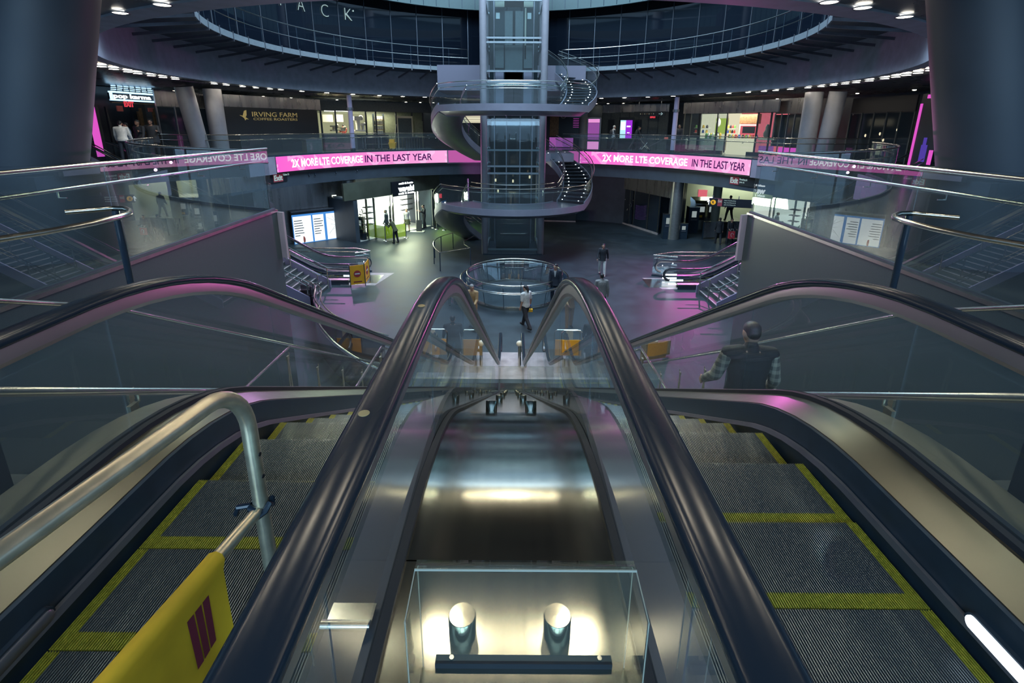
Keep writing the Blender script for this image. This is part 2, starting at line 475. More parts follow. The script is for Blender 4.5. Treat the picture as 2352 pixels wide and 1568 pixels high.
# floor bridges behind the lift
struct(MB().box(-1.9, 3.9, 31.6, 36.0, -0.5, 0.0), 'floor_bridge', 'ring_edge', smooth=False)
struct(MB().box(-4.6, 4.4, 31.4, 36.6, 3.75, 5.2), 'floor_bridge_upper', 'bridge_paint', smooth=False)

# large leaning columns of the street level
def lean_column(sx):
    secs = []
    for i in range(9):
        t = i / 8; z = 1.18 + t * 3.0
        cx = sx * (6.05 - 0.30 * (z - 1.18)); cy_ = 6.25
        r = 0.54
        secs.append([(cx + r * math.cos(2 * PI * k / 40), cy_ + r * math.sin(2 * PI * k / 40), z) for k in range(40)])
    o = struct(MB().sweep(secs), 'pillar', 'pillar_clad')
    m = MB()
    secs = []
    for z, r, e in ((0, 0.60, 0), (0.6, 0.60, 0), (1.1, 0.56, 0), (1.18, 0.53, 0)):
        secs.append([(sx * 6.12 + (r + 0.3) * math.cos(2 * PI * k / 40), 6.25 + r * math.sin(2 * PI * k / 40), z) for k in range(40)])
    struct(m.sweep(secs), 'pillar', 'pillar_clad')
lean_column(-1); lean_column(1)

# ================================================================== handy guard rail builder
def guard(name, label, pts, z0, panel=1.25, top=1.08, second=0.9, closed=False, base=True, rail_r=0.024, mats='guard_glass', group=None, cat='railing', off=0.06, seconds=True, inner=(0, 0), clips=True, gh=None, stations=None, curved=False):
    """glass guard along a plan polyline: panels, clip shoe, two tube rails"""
    P = [Vector((x, y, z0)) for x, y in pts]
    t = thing(name, label, cat, P[len(P) // 2], group)
    gh = gh or top - 0.04
    segs = list(zip(P, P[1:])) + ([(P[-1], P[0])] if closed else [])
    if curved:                                   # one bent pane per `curved` segments
        n = curved
        for i in range(0, len(P) - 1, n):
            q = P[i:i + n + 1]
            secs = []
            for j, p in enumerate(q):
                d = (q[min(j + 1, len(q) - 1)] - q[max(j - 1, 0)]).normalized(); nn = Vector((-d.y, d.x, 0)) * 0.006
                if j == 0: p = p + d * 0.004
                if j == len(q) - 1: p = p - d * 0.004
                secs.append([p - nn + Vector((0, 0, 0.04)), p + nn + Vector((0, 0, 0.04)), p + nn + Vector((0, 0, gh)), p - nn + Vector((0, 0, gh))])
            MB().sweep(secs).build('glass_panel', mats, t)
    else:
        for a, b in segs:
            L = (b - a).length; n = max(1, round(L / panel)); d = (b - a) / n; u = d.normalized(); nn = Vector((-u.y, u.x, 0)) * 0.006
            for k in range(n):
                p, q = a + d * k + u * 0.004, a + d * (k + 1) - u * 0.004
                lo, hi = Vector((0, 0, 0.04)), Vector((0, 0, gh))
                MB().sweep([[p - nn + lo, p + nn + lo, p + nn + hi, p - nn + hi], [q - nn + lo, q + nn + lo, q + nn + hi, q - nn + hi]]).build('glass_panel', mats, t, smooth=False)
    up = Vector((0, 0, 1))
    MB().tube([p + up * top for p in P], rail_r, 10, closed).build('top_rail', 'tube_steel', t)
    if seconds:
        Q = []
        for j, p in enumerate(P):
            d = (P[min(j + 1, len(P) - 1)] - P[max(j - 1, 0)]).normalized(); nn = Vector((-d.y, d.x, 0)) * off
            Q.append(p + nn + up * second)
        MB().tube(Q, rail_r * 0.9, 10).build('handrail', 'tube_steel', t)
        if clips:
            m = MB()
            acc = 0
            for a, b in zip(P, P[1:]):
                L = (b - a).length; d = (b - a).normalized(); nn = Vector((-d.y, d.x, 0)) * off
                s_ = 0.6 - acc
                while s_ < L:
                    p = a + d * s_
                    m.tube([p + up * (second - 0.08), p + nn + up * (second - 0.08), p + nn + up * (second - 0.02)], 0.008, 6)
                    s_ += 1.2
                acc = (acc + L) % 1.2
            if m.v: m.build('bracket', 'tube_steel', t)
    if base:
        m = MB()
        secs = []
        for j, p in enumerate(P):
            d = (P[min(j + 1, len(P) - 1)] - P[max(j - 1, 0)]).normalized(); nn = Vector((-d.y, d.x, 0)) * 0.03
            secs.append([p - nn, p + nn, p + nn + up * 0.06, p - nn + up * 0.06])
        m.sweep(secs).build('base_shoe', 'dark_metal', t, smooth=False)
    return t
# ================================================================== ESCALATORS
ES, ER = 1.8, 2.7               # start of the slope, radius of the bends
def zp(y, drop=5.7, s=ES, r=ER):
    e1 = s + r * 0.5; zz1 = -r * (1 - math.cos(R(30))); tan = math.tan(R(30))
    e2 = e1 + (drop + 2 * zz1) / tan; e3 = e2 + r * 0.5
    if y <= s: return 0.0
    if y < e1: return -(r - math.sqrt(r * r - (y - s) ** 2))
    if y < e2: return zz1 - (y - e1) * tan
    if y < e3: return -drop + (r - math.sqrt(max(0, r * r - (e3 - y) ** 2)))
    return -drop
def zo(y, h=0.0, drop=5.7, s=ES, r=ER):
    """height of a line running h above the treads: all bends share their centres with the handrail's"""
    c1 = 0.955 - r; r1 = h - c1; e = yend(drop); c2 = -drop + 0.955 + r; r2 = c2 - (h - drop)
    if y <= s: return h
    if y >= e: return h - drop
    if y < s + r1 / 2: return c1 + math.sqrt(r1 * r1 - (y - s) ** 2)
    if y > e - r2 / 2: return c2 - math.sqrt(max(0, r2 * r2 - (e - y) ** 2))
    return c1 + r1 * math.cos(R(30)) - (y - s - r1 / 2) * math.tan(R(30))
def yend(drop=5.7, s=ES, r=ER): return s + r + (drop - 2 * r * (1 - math.cos(R(30)))) / math.tan(R(30))
def ys(y0, y1, drop):
    out = [y0]; y = y0; e = yend(drop)
    while y < y1 - 1e-6:
        st = 0.16 if (ES - 0.1 < y < ES + ER / 2 + 0.1 or e - ER / 2 - 0.15 < y < e + 0.1) else 0.6
        nx = y + st
        if y < ES - 0.1 < nx: nx = ES - 0.09
        b = e - ER / 2 - 0.14
        if y < b < nx: nx = b + 0.005
        y = min(nx, y1); out.append(y)
    return out
def strip(profile, y0, y1, drop):
    """cross-section (x, dz) carried along the slope"""
    return [[(x, y, zo(y, dz, drop)) for x, dz in profile] for y in ys(y0, y1, drop)]

DS, DR = 1.2, 2.8
def dk(y):                      # the deck bends earlier and more gently than the handrails
    e1 = DS + DR / 2
    if y < DS: return 0.37
    if y < e1: return 0.37 - (DR - math.sqrt(DR * DR - (y - DS) ** 2))
    return max(0.37 - DR * (1 - math.cos(R(30))) - (y - e1) * math.tan(R(30)), -5.66)
def dstrip(profile, y0, y1):
    n = max(2, int((y1 - y0) / 0.14)); return [[(x, y0 + (y1 - y0) * i / n, dk(y0 + (y1 - y0) * i / n) + dz) for x, dz in profile] for i in range(n + 1)]
HALF = 0.46
def step_meshes():
    base = MB(); base.box(-HALF, HALF, -0.40, -0.004, -0.03, 0.0)
    # curved riser under the nose
    secs = []
    for j in range(7):
        t = j / 6; z = -0.004 - 0.205 * t; y = -0.008 - 0.05 * math.sin(t * PI / 2)
        secs.append([(-HALF, y, z), (HALF, y, z), (HALF, y - 0.02, z), (-HALF, y - 0.02, z)])
    base.sweep(secs)
    ribs, yel = MB(), MB()
    n = 100; p = 2 * HALF / n
    for i in range(n):
        x = -HALF + p * (i + 0.5); w = p * 0.17
        border = i < 5 or i >= n - 5
        def rib(mb, a, b):
            mb.quad((x - w, a, 0.009), (x + w, a, 0.009), (x + w, b, 0.009), (x - w, b, 0.009))
            mb.quad((x - w, a, 0), (x - w, a, 0.009), (x - w, b, 0.009), (x - w, b, 0))
            mb.quad((x + w, a, 0.009), (x + w, a, 0), (x + w, b, 0), (x + w, b, 0.009))
            mb.quad((x - w, b, 0), (x - w, b, 0.009), (x + w, b, 0.009), (x + w, b, 0))
        if border: rib(yel, -0.395, 0.0)
        else:
            rib(ribs, -0.335, 0.0); rib(yel, -0.395, -0.335)
            # ribs carry on down the riser
            q = []
            for j in range(5):
                t = j / 4; q.append((-0.002 - 0.05 * math.sin(t * PI / 2), -0.005 - 0.20 * t))
            for (ya_, za), (yb, zb) in zip(q, q[1:]):
                ribs.quad((x - w, ya_, za), (x + w, ya_, za), (x + w, yb, zb), (x - w, yb, zb))
    return (base.mesh('step_base', 'step_base', smooth=False), ribs.mesh('step_ribs', 'step_rib', smooth=False, fix=False), yel.mesh('step_border', 'yellow_rib', smooth=False, fix=False))
STEP = step_meshes()
GX = 0.70                       # glass line from the middle of the steps
RAILP = []                      # handrail section (x, dz) round the belt
for k in range(16):
    a = 2 * PI * k / 16
    cx, cz = math.cos(a), math.sin(a)
    RAILP.append((0.050 * (abs(cx) ** 0.75) * (1 if cx > 0 else -1), 0.023 * (abs(cz) ** 0.75) * (1 if cz > 0 else -1)))

def rail_path(y0, y1, drop, h, newel=0.30):
    """(y, z, tangent angle) along the handrail with a half round newel at both ends"""
    pts = []
    for k in range(11):
        a = R(270 - 180 * k / 10)
        pts.append((y0 + newel * math.cos(a), h - newel + newel * math.sin(a)))
    pts = pts[:-1]
    for y in ys(y0, y1, drop): pts.append((y, zp(y, drop) + h))
    for k in range(1, 11):
        a = R(90 - 180 * k / 10)
        pts.append((y1 + newel * math.cos(a), -drop + h - newel + newel * math.sin(a)))
    return pts
def sweep_rail(path, x, profile):
    secs = []
    for i, (y, z) in enumerate(path):
        a, b = path[max(0, i - 1)], path[min(len(path) - 1, i + 1)]
        ty, tz = b[0] - a[0], b[1] - a[1]; L = math.hypot(ty, tz); ty /= L; tz /= L
        secs.append([(x + px_, y - tz * dn, z + ty * dn) for px_, dn in profile])
    return MB().sweep(secs)

def escalator(label, loc, rot=0, drop=5.7, y0=-0.85, joints=None, first=1.2, sides=(-1, 1), outer=(True, True), group=None, low=0):
    t = thing('escalator', label, 'escalator', loc, group, (0, 0, rot))
    L = lambda mb, n, m, lab=None, **k: local(t, mb, n, m, lab, **k)
    e = yend(drop); y1 = e + 1.25
    # steps
    k = 0; prev = None
    y = first - 0.4 * int((first - 0.15) / 0.4)
    while y < e + 0.55:
        z = zo(y - 0.14, 0.0, drop)
        if prev is None:
            b = D.objects.new('step', STEP[0]); COL.objects.link(b); b.parent = t
            r = D.objects.new('step_ribs', STEP[1]); COL.objects.link(r); r.parent = b
            v = D.objects.new('yellow_border', STEP[2]); COL.objects.link(v); v.parent = b; v['label'] = 'yellow border ribs'
            prev = b
        else: b = copy_tree(prev, t)
        b.location = (0, y, z - 0.001)
        y += 0.4
    # landing plates and combs
    L(MB().box(-HALF - 0.2, HALF + 0.2, -1.6, first - 0.4 * int((first - 0.15) / 0.4) - 0.40, -0.06, 0.004), 'landing_plate', 'steel', smooth=False)
    m = MB()
    L(MB().box(-HALF - 0.2, HALF + 0.2, y - 0.42, y1 + 0.9, -drop - 0.06, -drop + 0.006), 'landing_plate', 'steel', smooth=False)
    for sx in sides:
        # skirt
        L(MB().sweep(strip([(sx * 0.472, -0.30), (sx * 0.50, -0.30), (sx * 0.52, 0.22), (sx * 0.485, 0.22)], -1.0, e + 0.8, drop)), 'skirt', 'dark_metal', angle=30)
        L(MB().sweep(strip([(sx * 0.455, 0.075), (sx * 0.478, 0.07), (sx * 0.478, 0.10), (sx * 0.462, 0.10)], -0.6, e + 0.6, drop)), 'skirt_brush', 'grey_metal', angle=30)
        # inner deck
        L(MB().sweep(strip([(sx * 0.50, 0.20), (sx * 0.505, 0.225), (sx * 0.675, 0.275), (sx * 0.675, 0.245)], -1.1, e + 0.9, drop)), 'inner_deck', 'inner_grey' if sx == low else 'trim_steel', angle=30)
        L(MB().sweep(strip([(sx * 0.675, 0.20), (sx * 0.675, 0.30), (sx * 0.700, 0.305), (sx * 0.700, 0.20)], -1.1, e + 0.9, drop)), 'glass_clamp', 'gasket', angle=30)
        if sx != low: L(MB().sweep(strip([(sx * 0.716, 0.20), (sx * 0.716, 0.305), (sx * 0.745, 0.30), (sx * 0.745, 0.20)], -1.1, e + 0.9, drop)), 'glass_clamp', 'gasket', angle=30)
        # glass panes
        js = joints(sx) if joints else [y0 + 1.3 * i for i in range(1, int((y1 - y0) / 1.3) + 1)]
        js = [y0 - 0.2] + [j for j in js if j < y1 - 0.3] + [y1 + 0.2]
        for a, b in zip(js, js[1:]):
            secs = []
            yy = [a + 0.004] + [q for q in ys(y0, y1, drop) if a + 0.03 < q < b - 0.03] + [b - 0.004]
            for q in yy:
                zt = 0.91 if y0 - 0.05 < q < y1 + 0.05 else 0.84
                zb = zo(q, 0.25, drop) if sx != low else min(zo(q, 0.25, drop), dk(q) + 0.001)
                secs.append([(sx * (GX - 0.0035), q, zb), (sx * (GX + 0.0035), q, zb), (sx * (GX + 0.0035), q, zo(q, zt, drop)), (sx * (GX - 0.0035), q, zo(q, zt, drop))])
            L(MB().sweep(secs), 'glass_panel', 'clear_glass', smooth=False)
        # rail guide and handrail
        path = rail_path(y0, y1, drop, 0.955)
        L(sweep_rail(path, sx * GX, [(-0.024, -0.088), (0.024, -0.088), (0.033, -0.070), (0.030, -0.040), (0.024, -0.014), (-0.024, -0.014), (-0.030, -0.040), (-0.033, -0.070)]), 'rail_guide', 'guide_metal', angle=30)
        L(sweep_rail(path, sx * GX, RAILP), 'handrail', 'rubber', angle=60)
    for sx, on in zip((-1, 1), outer):
        if on:
            L(MB().sweep(strip([(sx * 0.745, 0.20), (sx * 0.745, 0.275), (sx * 0.96, 0.255), (sx * 0.965, 0.20)], -1.1, e + 0.9, drop)), 'outer_deck', 'outer_steel', angle=30)
            L(MB().sweep(strip([(sx * 0.93, -0.9), (sx * 0.93, 0.21), (sx * 0.95, 0.21), (sx * 0.95, -0.9)], -1.1, e + 0.9, drop)), 'side_cladding', 'wall_dark', angle=30)
    return t
mat('guide_metal', (0.34, 0.32, 0.31), 0.34, 0.85)
EX = 1.055
def jl(sx): return [0.72, 1.95, 3.3, 4.6, 5.9, 7.2, 8.5, 9.8, 11.1, 12.4]
def jr(sx): return [0.72, 1.95, 3.3, 4.6, 5.9, 7.2, 8.5, 9.8, 11.1, 12.4]
escalator('wide escalator going down behind the yellow barrier banner', (-EX, 0, 0), joints=jl, first=1.585, outer=(True, False), low=1)
escalator('wide escalator going down with no barrier across it', (EX, 0, 0), joints=jr, first=1.345, outer=(False, True), low=-1)

# small running lights set in the skirts of the right hand escalator
emis('skirt_lamp', (0.78, 0.90, 1.0), 2.2)
for sx, lens, lab in ((1, 'skirt_lamp', 'glowing white capsule light low on the right escalator skirt'), (-1, 'grey_metal', 'unlit capsule light low on the left escalator skirt')):
    t = thing('skirt_light', lab, 'light', (sx * 1.52, 0.95, 0.10))
    n = 24; X1 = sx * (EX + 0.462)
    secs = []
    for x_, g in ((sx * (EX + 0.49), 0.024), (X1, 0.024), (X1 - sx * 0.006, 0.016)):
        secs.append([(x_, 0.95 + (0.27 if math.cos(2 * PI * k / n) > 0 else -0.27) + g * math.cos(2 * PI * k / n), 0.105 + g * math.sin(2 * PI * k / n)) for k in range(n)])
    MB().sweep(secs).build('lamp_lens', lens, t)
    secs = [[(x_, 0.95 + (0.27 if math.cos(2 * PI * k / n) > 0 else -0.27) + g * math.cos(2 * PI * k / n), 0.105 + g * math.sin(2 * PI * k / n)) for k in range(n)] for x_, g in ((sx * (EX + 0.495), 0.034), (X1 + sx * 0.004, 0.032), (X1 + sx * 0.004, 0.025))]
    MB().sweep(secs, caps=False).build('bezel', 'dark_metal', t)

# ---------------------------------------------------------------- steel deck between the two escalators
t = thing('median_deck', 'sloping stainless steel deck between the two escalators with pairs of steel posts', 'deck', (0, 1.0, 0))
GI = EX - 0.731
seam = 1.20
for a, b in ((-1.2, seam), (seam + 0.005, 4.6), (4.605, 8.2), (8.205, 12.9)):
    MB().sweep(dstrip([(-GI, -0.05), (-GI, 0.0), (GI, 0.0), (GI, -0.05)], a, b)).build('deck_plate', 'deck_steel', t, angle=30)
for sx in (-1, 1):
    MB().sweep(dstrip([(sx * GI, -0.06), (sx * GI, 0.016), (sx * (GI + 0.026), 0.02), (sx * (GI + 0.026), -0.06)], -1.2, 12.9)).build('gasket', 'gasket', t, angle=30)
def deck_post(y):
    n = Vector((0, 0, 1)); y_ = y
    sl = (dk(y + 0.02) - dk(y - 0.02)) / 0.04
    n = Vector((0, -sl, 1)).normalized()
    for sx in (-1, 1):
        c = Vector((sx * 0.125, y, dk(y)))
        Q = n.to_track_quat('Z', 'Y').to_matrix().to_4x4(); Q.translation = c
        m = MB()
        mm = MB().lathe([(0.0001, -0.01), (0.036, -0.01), (0.036, 0.060), (0.034, 0.064), (0.0001, 0.0645)], n=28)
        mm.v = [tuple(Q @ Vector(p)) for p in mm.v]
        mm.build('post', 'post_steel', t, angle=30)
mat('post_steel', (0.60, 0.58, 0.48), 0.16, 1.0, noise=0.05)
for y in (0.98, 2.72, 4.5, 6.3, 8.1, 9.9, 11.7): deck_post(y)
# clear sheet standing across the deck in front of the first posts
OX = 0.035
def clear_sheet(label, y, w, h, wings, lean=0.0):
    t = thing('glass_barrier', label, 'barrier', (0.06, y, dk(y)))
    z0 = dk(y); x0, x1 = -w / 2 + OX * bool(wings), w / 2 + OX * bool(wings)
    secs = []
    r = 0.02
    MB().sweep([[(x, y + 0.004, z0 + 0.02), (x, y - 0.004, z0 + 0.02), (x, y - 0.004 , z0 + h - 0.03), (x, y - 0.012, z0 + h - 0.008), (x, y - 0.034, z0 + h), (x, y - 0.034, z0 + h + 0.008), (x, y - 0.006, z0 + h + 0.002), (x, y + 0.004, z0 + h - 0.02)] for x in (x0, x1)]).build('sheet', 'acrylic', t, angle=60)
    if wings:
        for sx in (x0, x1):
            MB().sweep([[(sx - 0.003, y - 0.005, z), (sx + 0.003, y - 0.005, z), (sx + 0.003, y - wings, z), (sx - 0.003, y - wings, z)] for z in (z0, z0 + h - 0.012)]).build('side_wing', 'acrylic', t, smooth=False)
    MB().box(x0 + 0.03, x1 - 0.03, y - 0.008, y + 0.014, z0, z0 + 0.016).build('base_bracket', 'gasket', t, smooth=False)
    m = MB().tube([(x0, y - 0.034, z0 + h + 0.004), (x1, y - 0.034, z0 + h + 0.004)], 0.0028, 8)
    if wings:
        for sx in (x0, x1): m.tube([(sx, y - wings, z0), (sx, y - wings, z0 + h - 0.012), (sx, y - 0.034, z0 + h)], 0.0014, 6); m.tube([(sx, y - 0.004, z0), (sx, y - 0.004, z0 + h - 0.02)], 0.0014, 6)
    m.build('edge_highlight', 'acrylic_edge_light', t)  # pale tubes paint the light caught along the sheet's edges
    for x in (x0 + 0.07, x1 - 0.06): MB().cyl((x, y + 0.004, z0), 0.006, 0.012, 0.022, 12).build('bolt', 'steel', t)
    return t
clear_sheet('clear bent acrylic sheet standing on the steel deck in the front centre', 0.90, 0.50, 0.334, 0.14)
clear_sheet('clear acrylic sheet across the lower end of the steel deck', 10.6, 2 * GI - 0.02, 0.72, 0)
# hinged metal flap and cover at the near left edge of the deck
t = thing('metal_flap', 'small bright metal flap beside the left glass near the bottom edge', 'flap', (-0.46, 1.08, 0.27))
MB().box(-0.53, -0.40, 1.07, 1.13, 0.276, 0.288).build('flap_plate', 'tube_steel', t, smooth=False)
MB().tube([(-0.54, 1.06, 0.29), (-0.40, 1.06, 0.29)], 0.014, 12).build('hinge', 'tube_steel', t)
t = thing('deck_cover', 'dark metal cover box beside the left glass at the bottom edge', 'cover', (-0.45, 0.83, 0.27))
MB().box(-0.50, -0.40, 0.80, 0.87, 0.272, 0.30).build('lid', 'dark_metal', t, smooth=False)
MB().cyl((-0.45, 0.835, 0.30), 0.01, 0, 0.004, 10).build('screw', 'steel', t)
# worn round stickers on the inner handrails
mat('tan_paper', (0.40, 0.29, 0.13), 0.6)
for x, y, z, lab, r in ((-0.345, 0, 0, 'tan round sticker on the left inner handrail, nearer the camera', 0.016), (-0.34, 1, 0, 'faint tan round sticker further along the left inner handrail', 0.016)):
    p = on_z(836, 949, 0.978) if y == 0 else on_z(968, 702, 0.978)
    o = MB().cyl((p.x, p.y, 0.9778), 0.014, 0, 0.0012, 20).build('sticker', 'tan_paper'); tag(o, lab, 'sticker')

# ---------------------------------------------------------------- stairs beside the escalators
def stair_flight(mb, x0, x1, y0, z0, n, rise, run):
    for i in range(n):
        mb.box(x0, x1, y0 + i * run, y0 + (i + 1) * run + 0.02, z0 - (i + 1) * rise - 0.10, z0 - (i + 1) * rise)
mat('stair_stone', (0.060, 0.068, 0.070), 0.35, noise=0.2, nscale=8)
def side_stairs(sx, label):
    t = thing('staircase', label, 'stairs', (sx * 2.9, 5, 0))
    x0, x1 = sorted((sx * 2.08, sx * 4.66))
    for (y0, z0) in ((1.25, 0.0), (7.0, -2.75)):
        n = 17 if z0 == 0 else 18
        rise = (2.75 if z0 == 0 else 2.95) / n; run = rise / math.tan(R(30))
        MB_ = MB(); stair_flight(MB_, x0, x1, y0, z0, n, rise, run)
        MB_.build('flight', 'stair_stone', t, smooth=False)
    MB().box(x0, x1, 5.9, 7.02, -2.95, -2.75).build('landing', 'stair_stone', t, smooth=False)
    MB().box(x0, x1, 0.9, 1.27, -0.3, 0.0).build('landing', 'stair_stone', t, smooth=False)
    tn = math.tan(R(30))
    def rail(x, hh, pts):
        return MB().tube([(x, y, z + hh) for y, z in pts], 0.021, 10)
    line = [(1.0, 0.0), (1.30, 0.0), (5.84, -2.66), (7.25, -2.70), (12.3, -5.62), (12.7, -5.62)]
    for x in (2.12, 3.62):
        rail(sx * x, 0.885, line).build('handrail', 'tube_steel', t)
    rail(sx * 4.05, 0.95, [(1.0, 0.5), (4.57, -1.05), (12.48, -5.72)]).build('wall_handrail', 'tube_steel', t)
    for x in (2.12, 3.62):
        for y, z in ((2.4, -0.66), (4.1, -1.62), (5.9, -2.75), (7.15, -2.75), (8.2, -3.5), (9.4, -4.2), (10.6, -4.9), (11.8, -5.6)):
            m = MB()
            zt = (z + 0.80)
            m.bar((sx * x, y - 0.05, z - 0.1), (sx * x, y - 0.012, zt), 0.012, 0.028)
            m.bar((sx * x, y + 0.05, z - 0.1), (sx * x, y + 0.012, zt), 0.012, 0.028)
            m.box(*sorted((sx * x - 0.012, sx * x + 0.012)), y - 0.03, y + 0.03, zt - 0.05, zt + 0.02)
            m.tube([(sx * x, y, zt), (sx * (x + 0.0), y + 0.05, zt + 0.01), (sx * x, y + 0.05, zt + 0.06)], 0.008, 6)
            m.build('rail_post', 'galvanized', t, smooth=False)
    return t
side_stairs(-1, 'stone stairs with tube handrails running down left of the escalators')
side_stairs(1, 'stone stairs with tube handrails running down right of the escalators, a man walking on them')
# ================================================================== GLASS GUARDS OF THE STREET LEVEL
def arcpts(a0, a1, step, rad=RI + 0.07):
    n = max(2, int(round(abs(a1 - a0) / step)))
    return [tuple(pol(rad, a0 + (a1 - a0) * i / n, 0)[:2]) for i in range(n + 1)]
GXO = XO + 0.06
guard('glass_guard', 'straight glass guard with two tube rails along the left edge of the escalator opening', [(-GXO, 1.0), (-GXO, 2.6), (-GXO, 4.15), (-GXO, 5.75), (-GXO, 7.75), (-GXO, ya + 0.02)], 0.0, panel=2.2, top=1.22, second=0.98, off=0.09)
guard('glass_guard', 'straight glass guard with two tube rails along the right edge of the escalator opening', [(GXO, ya + 0.02), (GXO, 7.75), (GXO, 5.75), (GXO, 4.15), (GXO, 2.6), (GXO, 1.0)], 0.0, panel=2.2, top=1.22, second=0.98, off=0.09)
guard('glass_guard', 'curved glass guard on the ring edge left of the escalators', arcpts(-aR + 0.4, -aw0, 2), 0.0, top=1.18, second=0.95, curved=5, off=-0.09, clips=False)
guard('glass_guard', 'curved glass guard on the ring edge right of the escalators', arcpts(aR - 0.4, aw0, 2), 0.0, top=1.18, second=0.95, curved=5, off=0.09, clips=False)
guard('glass_guard', 'long curved glass guard above the left pink banner', arcpts(-aw1, -14.5, 2), 0.0, top=1.16, second=0.90, curved=3, off=0.08, mats='clear_glass')
guard('glass_guard', 'long curved glass guard above the right pink banner', arcpts(15, aw1, 2), 0.0, top=1.16, second=0.90, curved=3, off=0.08, mats='clear_glass')
for sx, w in ((-1, 'left'), (1, 'right')):
    pts = [(sx * 13.55, WY1 + 0.06), (sx * 16, WY1 + 0.06), (sx * 19, WY1 + 0.4), (sx * 24, WY1 + 1.2)]
    guard('glass_guard', f'straight glass guard beside the side stair opening on the {w} of the gallery', pts if sx < 0 else pts[::-1], 0.0, top=1.16, second=0.9, mats='clear_glass', clips=False)
    # free standing bent handrail on posts beside the big leaning column
    t = thing('handrail_loop', ('hairpin tube handrail standing on the gallery floor by the left leaning column' if sx < 0 else 'hairpin tube handrail standing on the gallery floor by the right leaning column'), 'handrail', (sx * 5.6, 4.4, 0))
    PL = [on_z(x, y, 0.9) for x, y in ((150, 487), (215, 482), (262, 478), (288, 479), (299, 484), (297, 491), (275, 498), (210, 513), (100, 533), (0, 549), (-150, 576))]
    loop = [(sx * abs(p.x), p.y, 0.9) for p in PL]
    px0, b = abs(PL[3].x), PL[3]
    MB().tube(loop, 0.024, 12).build('tube_rail', 'tube_steel', t)
    m = MB().tube([(sx * (px0 + 0.10), b.y, 0), (sx * (px0 + 0.10), b.y, 0.88)], 0.03, 12)
    m.build('post', 'black_glass', t)
    for k, (dx, dy) in enumerate(((0.10, 0.0), (0.45, 0.1))):
        MB().lathe([(0.0001, 0), (0.13, 0), (0.12, 0.012), (0.0001, 0.02)], (sx * (px0 + dx), b.y + dy, 0), 28).build('foot_plate', 'tube_steel', t)

# ================================================================== PINK LED BANNERS
def banner_material(a_left, a_right, flip):
    m = D.materials.new('pink_edge_band'); m.use_nodes = True; nt = m.node_tree; nt.nodes.clear()
    N = lambda k: nt.nodes.new(k); Lk = nt.links.new
    out = N('ShaderNodeOutputMaterial'); e = N('ShaderNodeEmission'); Lk(e.outputs[0], out.inputs[0]); e.inputs[1].default_value = 0.95
    uv = N('ShaderNodeUVMap'); sep = N('ShaderNodeSeparateXYZ'); Lk(uv.outputs[0], sep.inputs[0])
    ramp = N('ShaderNodeValToRGB'); cr = ramp.color_ramp
    cr.elements[0].position = 0.0; cr.elements[0].color = (0.84, 0.115, 0.56, 1)
    cr.elements[1].position = 1.0; cr.elements[1].color = (0.82, 0.36, 0.64, 1)
    x = cr.elements.new(0.45); x.color = (0.78, 0.20, 0.55, 1)
    Lk(sep.outputs['X'], ramp.inputs[0])
    # lighter slanting beams and chevrons
    def m_(op, a, b=None, clamp=False):
        n = N('ShaderNodeMath'); n.operation = op; n.use_clamp = clamp
        for i, v in enumerate((a, b)):
            if v is None: continue
            if isinstance(v, (int, float)): n.inputs[i].default_value = v
            else: Lk(v, n.inputs[i])
        return n.outputs[0]
    U = m_('MULTIPLY', sep.outputs['X'], 14.0)
    tri = m_('PINGPONG', U, 1.0)
    dd = m_('ABSOLUTE', m_('SUBTRACT', tri, sep.outputs['Y']))
    beam = m_('LESS_THAN', dd, 0.16)
    tri2 = m_('PINGPONG', m_('ADD', m_('MULTIPLY', sep.outputs['X'], 5.0), 0.4), 1.0)
    beam2 = m_('LESS_THAN', m_('ABSOLUTE', m_('SUBTRACT', tri2, sep.outputs['Y'])), 0.10)
    bsum = m_('MULTIPLY', m_('ADD', beam, beam2, True), m_('LESS_THAN', m_('SINE', m_('MULTIPLY', sep.outputs['X'], 41.0)), 0.35))
    mx = N('ShaderNodeMix'); mx.data_type = 'RGBA'; mx.blend_type = 'MIX'
    Lk(m_('MULTIPLY', bsum, 0.42), mx.inputs['Factor']); Lk(ramp.outputs[0], mx.inputs['A']); mx.inputs['B'].default_value = (1.0, 0.62, 0.86, 1)
    Lk(mx.outputs['Result'], e.inputs[0])
    return m
BANNER_M = banner_material(0, 0, False)
emis('led_white', (1.0, 0.97, 0.99), 1.5)
emis('led_plum', (0.045, 0.006, 0.075), 1.0)
def bent_text(body, size, m, parent, a_center, z, rad, width, bold, height=None, name='lettering'):
    me = text_mesh(body, size, bold, 0.004)
    xs = [v.co.x for v in me.vertices]; ysx = [v.co.y for v in me.vertices]
    s_ = width / (max(xs) - min(xs)); mid = (max(xs) + min(xs)) / 2; my = (max(ysx) + min(ysx)) / 2
    sh = height / (max(ysx) - min(ysx)) if height else s_
    for v in me.vertices:
        a = R(a_center) + (v.co.x - mid) * s_ / rad
        r = rad - v.co.z
        v.co = Vector((r * math.sin(a), CY + r * math.cos(a), z + (v.co.y - my) * sh))
    me.materials.append(MATS[m]); me.name = name
    o = D.objects.new(name, me); COL.objects.link(o); o.parent = parent
    o.matrix_parent_inverse = world_of(parent).inverted()
    return o
